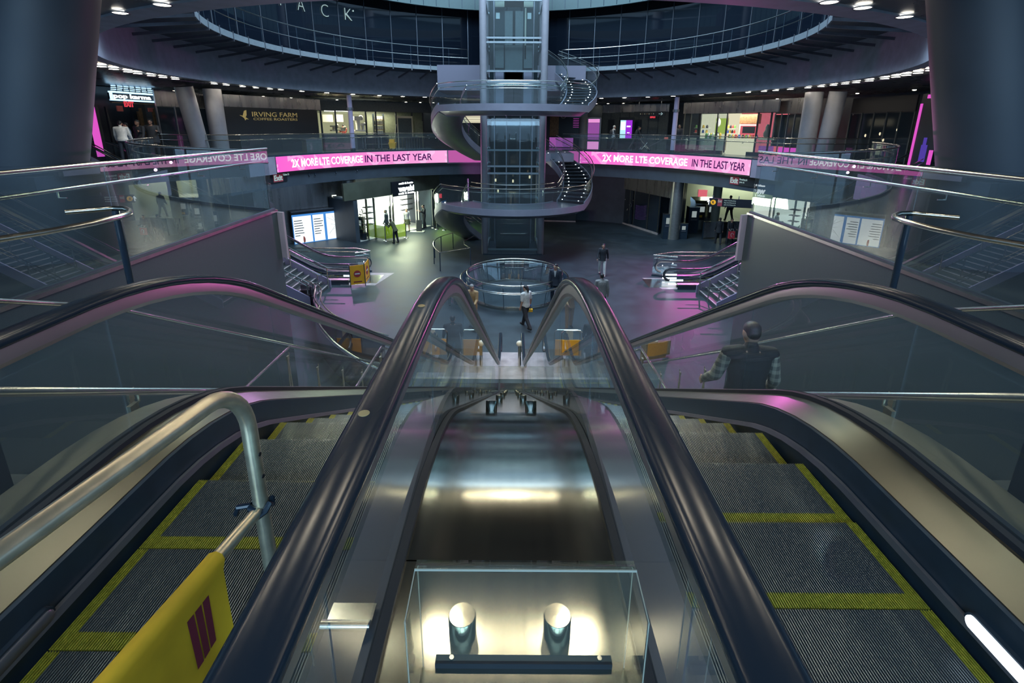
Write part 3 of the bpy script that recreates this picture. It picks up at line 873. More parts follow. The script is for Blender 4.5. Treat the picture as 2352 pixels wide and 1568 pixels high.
def banner(a0, a1, label, f0, f1, g0, g1):
    t = thing('pink_edge_band', label, 'screen', pol(RI - 0.06, (a0 + a1) / 2, -0.45))
    n = 64; rad = RI - 0.07
    me2 = D.meshes.new('screen')
    V, F = [], []
    for i in range(n + 1):
        a = a0 + (a1 - a0) * i / n
        V += [tuple(pol(rad - 0.002, a, -0.86)), tuple(pol(rad - 0.002, a, -0.02))]
    for i in range(n): F.append((2 * i, 2 * i + 2, 2 * i + 3, 2 * i + 1))
    MB_ = MB().arcbox(rad, RI - 0.035, -0.87, -0.01, a0, a1, n)
    MB_.build('screen_housing', 'dark_metal', t)
    me2.from_pydata(V, [], F); uvl = me2.uv_layers.new(name='UVMap')
    for p in me2.polygons:
        for li in p.loop_indices:
            vi = me2.loops[li].vertex_index
            uvl.data[li].uv = (vi // 2 / n, vi % 2)
    me2.materials.append(BANNER_M)
    o = D.objects.new('screen_face', me2); COL.objects.link(o); o.parent = t; o.matrix_parent_inverse = world_of(t).inverted()
    L = a1 - a0
    A = lambda f: a0 + L * f
    arc_m = lambda f: R(L * f) * rad
    bent_text('2X MORE LTE COVERAGE', 0.5, 'led_white', t, A((f0 + f1) / 2), -0.44, rad - 0.012, arc_m(f1 - f0), 0.008, 0.46, 'white_lettering')
    bent_text('IN THE LAST YEAR', 0.5, 'led_plum', t, A((g0 + g1) / 2), -0.44, rad - 0.012, arc_m(g1 - g0), 0.006, 0.46, 'dark_lettering')
    return t
def fr(a0, a1, xs):
    out = []
    for x, y in xs:
        p = on_z(x, y, -0.44); a = math.degrees(math.atan2(p.x, p.y - CY)); out.append((a - a0) / (a1 - a0))
    return out
banner(-71, -20, 'long pink LED banner with white and plum lettering left of the spiral stair', *fr(-71, -20, ((643, 374), (843, 366), (850, 366), (993, 360))))
banner(20.5, 71.5, 'long pink LED banner with white and plum lettering right of the spiral stair', *fr(20.5, 71.5, ((1366, 366), (1562, 374), (1568, 375), (1714, 384))))

emis('edge_pink_glow', (0.62, 0.13, 0.46), 0.62)  # pink light on the ring edge is put into a glowing strip
t = thing('pink_edge_band', 'plain pink strip of the ring edge behind the lift, its pink light put in as glow', 'screen', pol(RI - 0.05, 0, -0.45))
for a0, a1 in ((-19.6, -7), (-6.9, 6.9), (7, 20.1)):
    MB().arcbox(RI - 0.07, RI - 0.03, -0.86, -0.03, a0, a1, 10).build('edge_glow_strip', 'edge_pink_glow', t)
# ================================================================== CATWALK OF THE UPPER RING
def catwalk(a0, a1, label):
    t = thing('catwalk', label, 'walkway', pol(12.4, (a0 + a1) / 2, 5.2))
    n = max(12, int(abs(a1 - a0) / 2))
    MB().arcbox(11.62, 14.2, 5.12, 5.2, a0, a1, n).build('walk_deck', 'dark_metal', t)
    MB().arcbox(11.56, 11.62, 5.06, 5.30, a0, a1, n).build('edge_channel', 'edge_metal', t)
    P = lambda r, z, k: [pol(r, a0 + (a1 - a0) * i / k, z) for i in range(k + 1)]
    top = P(11.66, 6.40, n)
    MB().tube([pol(11.66, a0, 5.3)] + top + [pol(11.66, a1, 5.3)], 0.028, 8).build('top_rail', 'tube_steel', t)
    MB().tube(P(11.66, 5.88, n), 0.022, 8).build('mid_rail', 'tube_steel', t)
    k = max(3, round(abs(a1 - a0) / 6.2))
    for i in range(k + 1):
        a = a0 + (a1 - a0) * i / k
        MB().tube([pol(11.66, a, 5.1), pol(11.66, a, 6.40)], 0.016, 6).build('post', 'dark_metal', t)
        m = MB().bar(pol(11.55, a, 5.02), pol(14.0, a, 4.72), 0.05, 0.10)
        m.bar(pol(11.57, a, 4.98), pol(11.57, a, 5.36), 0.06, 0.04)
        m.build('bracket', 'grey_metal', t, smooth=False)
    return t
mat('edge_metal', (0.26, 0.31, 0.34), 0.45, 0.5, noise=0.08)
catwalk(-118, -14.6, 'steel catwalk with tube railing and brackets on the upper ring, left half')
catwalk(15.6, 118, 'steel catwalk with tube railing and brackets on the upper ring, right half')

# big thin letters on the dark upper glazing
emis('letter_white', (0.42, 0.60, 0.62), 0.62)
t = thing('wall_sign', 'large thin pale letters spread along the dark upper glazing', 'sign', pol(12.9, -45, 8.0))
for ch, x, y in (('S', 578, -30), ('H', 635, -6), ('A', 691, 10), ('C', 746, 24), ('K', 800, 33)):
    p = on_r(x, y, 12.88); a = math.atan2(p.x, p.y - CY)
    text_part(ch, 1.0, 'letter_white', t, (p.x, p.y, p.z), (math.cos(a), -math.sin(a), 0), 'letter', bold=-0.022, height=0.62, width=0.46 if ch != 'H' else 0.5)
p = on_r(811, 25, 12.88)
MB().ball(p, 0.05, 0.02, 0.05, 10, 8).build('small_mark', 'letter_white', t)

# ================================================================== DOWNLIGHTS OF THE GALLERY SOFFIT
def downlight(p, r, group, label, zf=ZS):
    t = thing('downlight', label, 'ceiling light', (p.x, p.y, zf), group)
    return t
proto = None
DL = [(237,151),(262,157),(287,163),(313,167),(339,172),(366,176),(392,180),(477,191),(504,194),(533,198),(560,201),(590,204),(619,206),(664,210),(723,214),(782,218),(840,222),(895,225),(951,227),
      (1407,230),(1462,228),(1519,226),(1576,223),(1635,219),(1694,215),(1738,212),(1768,209),(1797,207),(1825,204),(1854,200),(1882,197),(1909,194),(1937,191),(1964,188),(1991,184),(2018,179),(2045,175),(2070,171),(2094,166),(2118,160)]
def make_downlight(name, group, label, r, lens='lamp_warm'):
    t = thing(name, label, 'ceiling light', (0, 0, 0), group)
    local(t, MB().lathe([(r, 0.0), (r + 0.02, -0.004), (r + 0.022, 0.01), (r, 0.02)], n=20), 'trim_ring', 'grey_metal')
    local(t, MB().lathe([(0.0001, 0.006), (r, 0.006), (r, 0.014), (0.0001, 0.014)], n=20), 'lens', lens)
    return t
pr = make_downlight('downlight', 'downlights round the gallery soffit', 'small round warm downlight in the curved row under the upper ring', 0.155)
first = True
for x, y in DL:
    p = on_z(x, y, ZS + 0.03); a = math.degrees(math.atan2(p.x, p.y - CY))
    q = pol(15.1, a, ZS - 0.004)
    o = pr if first else copy_tree(pr); first = False
    o.location = q
pr2 = make_downlight('downlight', 'downlights of the near soffit', 'round warm downlight in the soffit just above the near escalators', 0.13, 'lamp_soft')
first = True
for x, y in ((277, 28), (372, 9), (1905, 3), (1982, 16), (2078, 37)):
    p = on_z(x, y, ZS + 0.03)
    o = pr2 if first else copy_tree(pr2); first = False
    o.location = (p.x, p.y, ZS + 0.01)
pr4 = make_downlight('downlight', 'added downlights over the landing', 'round warm downlight added out of view over the escalator landing', 0.14)
for k, (rad, a) in enumerate(NEAR_ROW + LANDING_ROW):
    o = pr4 if k == 0 else copy_tree(pr4); o.location = pol(rad, a, ZS + 0.01 if rad < 16 else ZS - 0.1 - 0.0116 * (rad - 16.1) - 0.03)
pr3 = make_downlight('downlight', 'small downlights of the outer soffit', 'tiny round downlight in the outer soffit above the shops', 0.09)
first = True
for x, y in ((389, 210), (392, 217), (449, 218), (592, 223), (646, 227), (665, 240), (898, 241), (930, 243), (960, 245), (1400, 246), (1428, 245), (1460, 243), (1803, 229), (1969, 216), (2100, 208), (1995, 224), (1906, 226)):
    p = on_z(x, y, ZS - 0.17)
    r_ = math.hypot(p.x, p.y - CY); a = math.degrees(math.atan2(p.x, p.y - CY))
    r_ = min(max(r_, 16.4), 20.0)
    o = pr3 if first else copy_tree(pr3); first = False
    o.location = pol(r_, a, ZS - 0.1 - 0.0108 * (r_ - 16.1) - 0.03)
# light they throw: one soft spot for every third of them
for i, (x, y) in enumerate(DL):
    if i % 3 == 1:
        a = math.degrees(math.atan2(on_z(x, y, ZS).x, on_z(x, y, ZS).y - CY))
        lamp('downlight_beam', 'SPOT', pol(15.1, a, ZS - 0.05), pol(15.3, a, 0), (1.0, 0.88, 0.70), 60, 0.1, spot=110)
# ================================================================== LIFT AND SPIRAL STAIR
LC = Vector((0.03, 29.85, 0))
t = thing('glass_elevator', 'glass lift shaft with four pale round columns inside the spiral stair', 'elevator', (LC.x, LC.y, FL))
HX = 1.66
mat('lift_glass', (0.02, 0.03, 0.035), 0.05, spec=0.6)
for sx in (-1, 1):
    for sy in (-1, 1):
        MB().cyl((LC.x + sx * HX, LC.y + sy * HX, 0), 0.185, FL, 10.5, 28).build('column', 'column_paint', t)
for z in (-5.45, -3.0, -2.75, -0.95, -0.55, 0.35, 2.0, 2.35, 4.0, 4.55, 6.0, 6.22, 8.05, 9.9):
    m = MB()
    for sy in (-1, 1): m.box(LC.x - HX, LC.x + HX, LC.y + sy * (HX - 0.1) - 0.05, LC.y + sy * (HX - 0.1) + 0.05, z - 0.05, z + 0.05)
    for sx in (-1, 1): m.box(LC.x + sx * (HX - 0.1) - 0.05, LC.x + sx * (HX - 0.1) + 0.05, LC.y - HX, LC.y + HX, z - 0.04, z + 0.04)
    m.build('cross_beam', 'edge_metal', t, smooth=False)
for z0, z1 in ((FL, -3.05), (-2.7, -1.0), (-0.5, 1.95), (2.4, 3.95), (4.6, 5.95), (6.3, 8.0), (8.1, 9.85)):
    for sy in (-1,):
        MB().box(LC.x - HX + 0.2, LC.x + HX - 0.2, LC.y + sy * (HX - 0.02), LC.y + sy * (HX - 0.02) + 0.012, z0, z1).build('glass_panel', 'clear_glass', t, smooth=False)
# guide rails and dark rear wall of the shaft
m = MB()
for dx in (-1.15, -0.42, 0.42, 1.15): m.bar((LC.x + dx, LC.y + 0.9, FL), (LC.x + dx, LC.y + 0.9, 10), 0.07, 0.10)
m.build('guide_rail', 'grey_metal', t, smooth=False)
MB().box(LC.x - 1.45, LC.x + 1.45, LC.y + 1.50, LC.y + 1.56, FL, 10.2).build('rear_panel', 'lift_glass', t, smooth=False)
MB().box(LC.x - 1.75, LC.x + 1.75, LC.y - 1.95, LC.y + 1.9, FL, FL + 0.05).build('base_plinth', 'dark_metal', t, smooth=False)
# lift car seen up near the top
cz0, cz1 = 6.35, 8.75
cx0, cx1 = LC.x - 1.02, LC.x + 1.02
mat('car_panel', (0.075, 0.10, 0.105), 0.4, 0.4, noise=0.1)
mat('car_cream', (0.20, 0.215, 0.17), 0.5)
car = MB().box(cx0, cx1, LC.y - 1.15, LC.y + 0.8, cz1 - 0.55, cz1).build('car_header', 'car_cream', t, label='pale header panel of the lift car', smooth=False)
for a, b in ((cx0, cx0 + 0.5), (cx1 - 0.5, cx1)):
    MB().box(a, b, LC.y - 1.16, LC.y - 1.10, cz1 - 0.95, cz1 - 0.66).build('car_vent', 'car_cream', t, smooth=False)
    MB().box(a, b, LC.y - 1.0, LC.y - 0.95, cz0 - 0.4, cz1 - 1.0).build('car_side', 'lift_glass', t, smooth=False)
MB().box(cx0 + 0.52, cx0 + 0.95, LC.y - 0.98, LC.y - 0.94, cz0 - 0.4, cz1 - 1.1).build('car_door', 'car_panel', t, smooth=False)
MB().box(cx0 + 1.09, cx1 - 0.52, LC.y - 0.98, LC.y - 0.94, cz0 - 0.4, cz1 - 1.1).build('car_door', 'car_panel', t, smooth=False)
for x in (cx0 + 0.12, cx1 - 0.22):
    MB().box(x - 0.08, x + 0.13, LC.y - 1.02, LC.y - 1.0, cz1 - 1.5, cz1 - 1.2).build('notice', 'paper_pale' if 'paper_pale' in MATS else mat('paper_pale', (0.35, 0.42, 0.42), 0.7), t, smooth=False)
MB().box(LC.x + 0.58, LC.x + 0.66, LC.y - 1.2, LC.y - 1.1, 5.2, cz1 - 1.0).build('pale_rail', 'car_cream', t, smooth=False)
# solid panels of the upper part below the car
for a, b in ((-1.02, -0.55), (-0.48, 0.48), (0.55, 1.02)):
    MB().box(LC.x + a, LC.x + b, LC.y - 1.2, LC.y - 1.15, 4.75 if abs(a) > 0.9 or b > 0.9 else 2.5, 5.9).build('shaft_panel', 'car_panel', t, smooth=False)
    MB().box(LC.x + a, LC.x + b, LC.y - 1.2, LC.y - 1.15, 2.45, 4.6).build('shaft_panel', 'bridge_paint', t, smooth=False)
MB().box(LC.x - 1.0, LC.x + 1.0, LC.y - 1.3, LC.y - 1.2, -5.6, -3.2).build('lift_door', 'lift_glass', t, smooth=False)
MB().tube([(LC.x - 0.75, LC.y - 1.36, -4.55), (LC.x + 0.75, LC.y - 1.36, -4.55)], 0.02, 8).build('grab_rail', 'tube_steel', t)
MB().box(LC.x - 0.75, LC.x + 0.35, LC.y - 1.36, LC.y - 1.3, -3.45, -3.3).build('indicator', 'grey_metal', t, smooth=False)
# reflections are left to the glass; warm fittings seen inside the shaft
for x, z in ((-1.05, -1.55), (1.0, -1.35), (0.0, -1.6), (-0.9, -2.2)):
    MB().box(LC.x + x - 0.05, LC.x + x + 0.05, LC.y - 0.4, LC.y - 0.3, z, z + 0.16).build('shaft_light', 'lamp_dim' if 'lamp_dim' in MATS else emis('lamp_dim', (1, 0.9, 0.6), 0.7), t, smooth=False)

# ---- spiral stair
mat('stair_steel', (0.27, 0.27, 0.33), 0.45, 0.25, noise=0.06, nscale=3)
mat('stair_soffit', (0.30, 0.31, 0.36), 0.30, 0.75, noise=0.06, nscale=2)
mat('tread_dark', (0.022, 0.028, 0.036), 0.35)
SPC = (LC.x, LC.y - 0.15)
RO, RN = 4.75, 3.05
def sp(r, deg, z):              # deg counted from the camera side, rising towards the right
    a = R(deg - 90)
    return Vector((SPC[0] + r * math.cos(a), SPC[1] + r * math.sin(a), z))
t = thing('spiral_staircase', 'pale steel spiral staircase with lit treads winding round the glass lift', 'staircase', (SPC[0], SPC[1], FL))
A1, A2 = 57, 143                # landing half width, end of a flight (at the rear)
def flight(a0, z0, a1, z1, treads, rails=True, dots=True):
    n = 28
    zz = lambda a: z0 + (z1 - z0) * (a - a0) / (a1 - a0)
    # soffit and stringers
    secs = []
    for i in range(n + 1):
        a = a0 + (a1 - a0) * i / n; z = zz(a)
        secs.append([sp(RN, a, z - 0.02), sp(RN, a, z - 0.36), sp(RN + 0.35, a, z - 0.52), sp(RO - 0.5, a, z - 0.56), sp(RO, a, z - 0.34), sp(RO, a, z - 0.30), sp(RO - 0.1, a, z - 0.30), sp(RO - 0.1, a, z - 0.12)])
    MB().sweep(secs).build('soffit', 'stair_soffit', t, angle=35)
    for r in (RN, RO):
        secs = []
        for i in range(n + 1):
            a = a0 + (a1 - a0) * i / n; z = zz(a)
            secs.append([sp(r - 0.03, a, z - 0.30), sp(r + 0.03, a, z - 0.30), sp(r + 0.03, a, z + 0.14), sp(r - 0.03, a, z + 0.14)])
        MB().sweep(secs).build('stringer', 'stair_steel', t, angle=35)
        # glass and rails
        secs = []
        for i in range(n + 1):
            a = a0 + (a1 - a0) * i / n; z = zz(a)
            secs.append([sp(r - 0.005, a, z + 0.14), sp(r + 0.005, a, z + 0.14), sp(r + 0.005, a, z + 1.02), sp(r - 0.005, a, z + 1.02)])
        MB().sweep(secs).build('glass_panel', 'clear_glass', t)
        for h, rr in ((1.10, 0.026), (0.88, 0.022)):
            rad = r + (0.06 if (r == RN) == (h < 1) else 0) * (1 if r == RN else 1) - (0.06 if r == RO and h < 1 else 0)
            MB().tube([sp(rad, a0 + (a1 - a0) * i / n, zz(a0 + (a1 - a0) * i / n) + h) for i in range(n + 1)], rr, 8).build('handrail', 'tube_steel', t)
    da = (a1 - a0) / treads; up = 1 if z1 > z0 else -1
    for k in range(treads):
        b0, b1 = a0 + da * k, a0 + da * (k + 1)
        z = max(zz(b0), zz(b1)) - 0.01
        s = [[sp(r, b0 + (b1 - b0) * j / 3, zq) for r, zq in ((RN + 0.03, z - 0.05), (RO - 0.03, z - 0.05), (RO - 0.03, z), (RN + 0.03, z))] for j in range(4)]
        tr = MB().sweep(s).build('tread', 'tread_dark', t, smooth=False)
        e_ = b0 if zz(b0) < zz(b1) else b1           # front edge of the tread
        e_ += (b1 - b0) * 0.06 * (1 if e_ == b0 else -1)
        MB().sweep([[sp(r, e_ + q, z + h) for q, h in ((-0.25, 0), (0.25, 0), (0.25, 0.006), (-0.25, 0.006))] for r in (RN + 0.08, RO - 0.08)]).build('nosing', 'grey_metal', tr, smooth=False)
        if dots:
            m = MB()
            for r in (RN + 0.32, RO - 0.36): m.ball(sp(r, e_, z + 0.015), 0.032, 0.032, 0.022, 8, 6)
            m.build('step_light', 'dot_white', tr)
def landing(z, dots=True):
    n = 24
    secs = []
    for i in range(n + 1):
        a = -A1 + 2 * A1 * i / n
        secs.append([sp(RN - 0.25, a, z), sp(RN - 0.25, a, z - 0.25), sp(RN + 0.4, a, z - 0.52), sp(RO - 0.4, a, z - 0.50), sp(RO - 0.02, a, z - 0.30), sp(RO - 0.02, a, z)])
    MB().sweep(secs).build('landing', 'stair_soffit', t, angle=35)
    for r in (RN - 0.28, RO):
        MB().sweep([[sp(r - 0.03, -A1 + 2 * A1 * i / n, z - 0.30), sp(r + 0.03, -A1 + 2 * A1 * i / n, z - 0.30), sp(r + 0.03, -A1 + 2 * A1 * i / n, z + 0.04), sp(r - 0.03, -A1 + 2 * A1 * i / n, z + 0.04)] for i in range(n + 1)]).build('edge_band', 'stair_steel', t, angle=35)
    for j in range(6):
        a0, a1 = -A1 + 2 * A1 * j / 6 + 0.1, -A1 + 2 * A1 * (j + 1) / 6 - 0.1
        MB().sweep([[sp(RO - 0.005, a0 + (a1 - a0) * i / 4, z + 0.04), sp(RO + 0.005, a0 + (a1 - a0) * i / 4, z + 0.04), sp(RO + 0.005, a0 + (a1 - a0) * i / 4, z + 1.02), sp(RO - 0.005, a0 + (a1 - a0) * i / 4, z + 1.02)] for i in range(5)]).build('glass_panel', 'clear_glass', t)
    for r, h, rr in ((RO, 1.10, 0.026), (RO - 0.07, 0.88, 0.022), (RN - 0.2, 1.10, 0.026), (RN - 0.13, 0.88, 0.02)):
        MB().tube([sp(r, -A1 + 2 * A1 * i / n, z + h) for i in range(n + 1)], rr, 8).build('handrail', 'tube_steel', t)
    if dots:
        m = MB()
        for i in range(30):
            a = -A1 + 4 + (2 * A1 - 8) * i / 29
            m.ball(sp(RN + 0.1, a, z + 0.02), 0.022, 0.022, 0.018, 8, 6)
        o = m.build('landing_lights', 'dot_white', t)
Z1, Z2 = -2.55, 2.70
flight(-A2, FL, -A1, Z1, 16)
landing(Z1, dots=False)
flight(A1, Z1, A2, 0.0, 15)
flight(-A2, 0.0, -A1, Z2, 15)
landing(Z2)
flight(A1, Z2, A2, 5.2, 15)
MB().lathe([(0.0001, 0), (0.16, 0), (0.14, -0.05), (0.0001, -0.06)], (SPC[0] - 0.25, SPC[1] - 4.2, Z2 - 0.48), 20).build('soffit_lamp', 'grey_metal', t)

# low curved guard rail round the foot of the spiral stair
t = thing('floor_railing', 'low curved tube railing on the concourse floor at the foot of the spiral stair', 'railing', (-4, 27, FL))
a_, b_, c_, d_ = on_z(1040, 535, FL + 1.0), on_z(996, 553, FL + 1.0), on_z(1010, 580, FL + 1.0), on_z(1080, 569, FL + 1.0)
pts = []
for p, q, r_ in ((a_, b_, c_),):
    for i in range(13):
        u = i / 12
        pts.append(p * (1 - u) ** 2 + b_ * 1.25 * 0 + (b_ + (b_ - (p + r_) / 2) * 0.9) * 2 * u * (1 - u) + r_ * u * u)
pts.append(d_)
e_ = on_z(1066, 554, FL + 1.0)
pts += [d_ + (e_ - d_) * 0.5 + Vector((-0.15, 0, 0)), e_, on_z(1090, 541, FL + 1.0)]
MB().tube(pts, 0.024, 8).build('tube_rail', 'tube_steel', t)
for i in (0, 3, 6, 9, 12, 13):
    p = pts[i]
    MB().tube([(p.x, p.y, FL), (p.x, p.y, FL + 1.0)], 0.028, 8).build('post', 'dark_metal', t)

# ---- round glass balustrade over the lower level in the middle of the concourse
t = thing('well_balustrade', 'round flared glass balustrade with two steel ring rails on the concourse floor', 'balustrade', (0.12, 21.0, FL))
wc = (0.12, 20.95)
W2 = lambda r, z, k=64: [(wc[0] + r * math.cos(2 * PI * i / k), wc[1] + r * math.sin(2 * PI * i / k), z) for i in range(k)]
n = 14
for k in range(n):
    secs = []
    for j in range(7):
        a = 2 * PI * (k + 0.008 + 0.984 * j / 6) / n
        co, si = math.cos(a), math.sin(a)
        secs.append([(wc[0] + r * co, wc[1] + r * si, z) for r, z in ((1.99, FL + 0.06), (2.0, FL + 0.06), (2.16, FL + 1.0), (2.15, FL + 1.0))])
    MB().sweep(secs).build('glass_panel', 'guard_glass', t, angle=30)
MB().tube(W2(2.14, FL + 1.08), 0.030, 10, closed=True).build('top_rail', 'tube_steel', t)
MB().tube(W2(2.42, FL + 0.86), 0.026, 10, closed=True).build('outer_rail', 'tube_steel', t)
MB().tube(W2(2.40, FL + 0.80), 0.014, 8, closed=True).build('outer_rail', 'tube_steel', t)
MB().arcbox(2.20, 2.36, FL + 0.80, FL + 0.84, 0, 360, 64, wc).build('ledge', 'black_glass', t)
MB().arcbox(1.93, 2.10, FL, FL + 0.08, 0, 360, 64, wc).build('base_ring', 'tube_steel', t)
for k in range(n):
    a = 2 * PI * k / n
    m = MB().bar((wc[0] + 2.02 * math.cos(a), wc[1] + 2.02 * math.sin(a), FL + 0.05), (wc[0] + 2.18 * math.cos(a), wc[1] + 2.18 * math.sin(a), FL + 0.98), 0.02, 0.02)
    m.bar((wc[0] + 2.14 * math.cos(a), wc[1] + 2.14 * math.sin(a), FL + 0.8), (wc[0] + 2.42 * math.cos(a), wc[1] + 2.42 * math.sin(a), FL + 0.84), 0.02, 0.02)
    m.build('bracket', 'dark_metal', t, smooth=False)
# ================================================================== SHOPS OF THE STREET LEVEL RING
class Frame:
    """flat front between two picture columns on the ring of radius rad: u along it, d towards the viewer"""
    def __init__(self, x0, x1, yb, rad, z0=0.0):
        A, B = on_r(x0, yb, rad), on_r(x1, yb, rad); A.z = B.z = 0
        self.A = A; self.w = (B - A).length; self.u = (B - A).normalized(); self.n = Vector((self.u.y, -self.u.x, 0)); self.z0 = z0
        self.M = Matrix(((self.u.x, self.n.x, 0, A.x), (self.u.y, self.n.y, 0, A.y), (0, 0, 1, z0), (0, 0, 0, 1)))
    def p(self, u, d, z): return self.M @ Vector((u, d, z))
    def of(self, x, y=None):
        """u of a picture column on this plane, and height of row y"""
        X, Z = ray(x, y if y is not None else 300)
        # t*(X,1) = A + u*U
        a, b, c_, d_ = X, -self.u.x, 1.0, -self.u.y
        det = a * d_ - b * c_
        t = (self.A.x * d_ - b * self.A.y) / det; u = (a * self.A.y - c_ * self.A.x) / det
        return u, EYE + Z * t - self.z0
    def box(self, mb, u0, u1, d0, d1, z0, z1): return mb.box(u0, u1, d0, d1, z0, z1, self.M)
def fpart(fr_, parent, name, m, *boxes, label=None):
    mb = MB()
    for b in boxes: fr_.box(mb, *b)
    return mb.build(name, m, parent, label, smooth=False)
mat('shop_black', (0.012, 0.018, 0.026), 0.35)
mat('shop_grey', (0.065, 0.080, 0.085), 0.5, noise=0.15)
mat('gold', (0.42, 0.33, 0.13), 0.45, 0.2, emit=(0.42, 0.33, 0.13), estr=0.25)
mat('olive_wall', (0.16, 0.18, 0.12), 0.6, noise=0.15)
mat('cream', (0.52, 0.48, 0.36), 0.6)
mat('white_stuff', (0.62, 0.62, 0.56), 0.5)
mat('coral', (0.75, 0.17, 0.13), 0.6)
mat('bucket_yellow', (0.72, 0.40, 0.02), 0.45)
mat('wood', (0.20, 0.11, 0.05), 0.5, noise=0.3, nscale=10)
emis('strip_white', (1.0, 0.97, 0.82), 9.0)
emis('blue_neon', (0.42, 0.72, 1.0), 1.6)
emis('sign_white', (0.88, 0.97, 1.0), 1.6)
emis('pink_glow', (0.78, 0.10, 0.60), 0.75)
emis('pink_pale', (0.80, 0.30, 0.66), 0.8)
emis('purple_screen', (0.32, 0.03, 0.62), 0.9)
emis('cyan_screen', (0.45, 0.78, 0.90), 0.9)
emis('exit_red', (0.75, 0.06, 0.09), 0.75)
emis('olive_lit', (0.36, 0.37, 0.22), 0.7)  # lit look of the coffee bar's back wall, put in as glow
emis('candy_pink', (0.85, 0.17, 0.22), 0.62)  # shop light put into the red wall and poster as glow
emis('candy_cream', (0.90, 0.84, 0.60), 0.66)  # counter and shelf walls glow to look brightly lit
emis('lime_lit', (0.44, 0.56, 0.10), 0.75)

# --- dark hoarding with gold lettering and a small gold bird
F = Frame(523, 735, 346, 17.6)
t = thing('shop_hoarding', 'black shop hoarding with thin gold lettering and a gold bird', 'hoarding', F.p(F.w / 2, 0, 0))
fpart(F, t, 'panel', 'shop_black', (0, F.w, 0, 0.08, 0, 2.62))
fpart(F, t, 'fascia', 'wall_metal', (-0.3, F.w + 0.3, 0, 0.10, 2.64, 3.3))
u0, z0 = F.of(577, 262); u1, _ = F.of(680, 262)
text_part('IRVING FARM', 0.4, 'gold', t, F.p((u0 + u1) / 2, 0.09, z0), F.u, 'gold_lettering', width=u1 - u0, height=0.27)
u0, z1 = F.of(580, 273); u1, _ = F.of(681, 273)
text_part('COFFEE ROASTERS', 0.2, 'gold', t, F.p((u0 + u1) / 2, 0.09, z1), F.u, 'gold_lettering', width=u1 - u0, height=0.14)
ub, zb = F.of(559, 265)
bird = [(-0.28, 0.02), (-0.10, -0.02), (0.02, 0.26), (0.16, 0.30), (0.14, 0.02), (0.06, -0.10), (0.24, -0.22), (0.10, -0.20), (0.02, -0.28), (-0.02, -0.16), (-0.14, -0.06), (-0.22, -0.03)]
me = MB(); 
s1 = [F.p(ub + a, 0.085, zb + b) for a, b in bird]; s2 = [F.p(ub + a, 0.10, zb + b) for a, b in bird]
me.quad(*s2); me.sweep([s1, s2], caps=False); me.build('bird_mark', 'gold', t, smooth=False)

# --- dark glass shop front between the V columns
F = Frame(372, 520, 330, 18.6)
t = thing('storefront', 'dark empty glazed shop front behind the left pair of V columns', 'shop front', F.p(F.w / 2, 0, 0))
fpart(F, t, 'glazing', 'black_glass', (0, F.w, 0, 0.04, 0.05, 2.5))
fpart(F, t, 'fascia', 'wall_metal', (0, F.w, 0, 0.08, 2.55, 3.35))
fpart(F, t, 'frame', 'grey_metal', *[(F.w * k / 4 - 0.03, F.w * k / 4 + 0.03, 0.04, 0.09, 0, 2.55) for k in range(5)])

# --- coffee bar, lit recess
F = Frame(742, 990, 336, 18.4)
t = thing('coffee_bar', 'lit coffee bar with strip lights over its back counter left of the spiral stair', 'coffee bar', F.p(F.w / 2, 0, 0))
W_ = F.w
fpart(F, t, 'back_wall', 'olive_wall', (0, W_, -1.5, -1.4, 0, 3.1))
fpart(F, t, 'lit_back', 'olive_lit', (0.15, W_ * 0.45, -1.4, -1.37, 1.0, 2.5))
fpart(F, t, 'header', 'shop_grey', (-0.2, W_ + 0.2, -0.05, 0.05, 2.62, 3.3))
for a, b in ((747, 771), (774, 803), (808, 840), (842, 864), (866, 890)):
    ua, zz = F.of(a, 251); ub, _ = F.of(b, 251)
    fpart(F, t, 'strip_lamp', 'strip_white', (ua, ub, -0.35, -0.25, zz - 0.12, zz + 0.08))
for x in (740, 773, 807, 842, 865, 911, 947, 972):
    ua, _ = F.of(x); fpart(F, t, 'mullion', 'shop_black', (ua - 0.05, ua + 0.05, -0.06, 0.06, 0, 2.62))
ua, _ = F.of(738); ub, _ = F.of(812)
fpart(F, t, 'counter', 'shop_grey', (ua, ub, 0.1, 0.75, 0, 1.05))
ua, _ = F.of(812); ub, _ = F.of(892)
fpart(F, t, 'counter', 'shop_black', (ua, ub, -0.6, 0.0, 0, 0.98))
# menu boards
for a, b in ((750, 776), (780, 800)):
    ua, zt = F.of(a, 262); ub, zb = F.of(b, 280)
    bd = fpart(F, t, 'menu_board', 'cream', (ua, ub, -1.30, -1.26, zb, zt))
# tall shelf of tins
ua, _ = F.of(865); ub, _ = F.of(888)
s_ = thing('display_shelf', 'tall shelf stacked with white tins in the coffee bar', 'shelf', F.p((ua + ub) / 2, -0.5, 0))
for z in (1.0, 1.35, 1.70, 2.05): fpart(F, s_, 'shelf_board', 'wood', (ua, ub, -0.75, -0.4, z - 0.02, z + 0.02))
for x in (ua, ub): fpart(F, s_, 'upright', 'shop_black', (x - 0.02, x + 0.02, -0.75, -0.42, 0, 2.5))
tin = None
for r_, z in enumerate((1.02, 1.37, 1.72, 2.07)):
    for c_ in range(4):
        w = (ub - ua - 0.1) / 4; a = ua + 0.05 + w * c_
        m = MB(); q = F.p(a + w / 2, -0.55, z)
        m.cyl(tuple(q), w * 0.45, 0, 0.25, 12)
        o = m.build('white_tin', 'white_stuff'); tag(o, 'white tin on the tall coffee bar shelf', 'tin', 'tins on the coffee bar shelf')
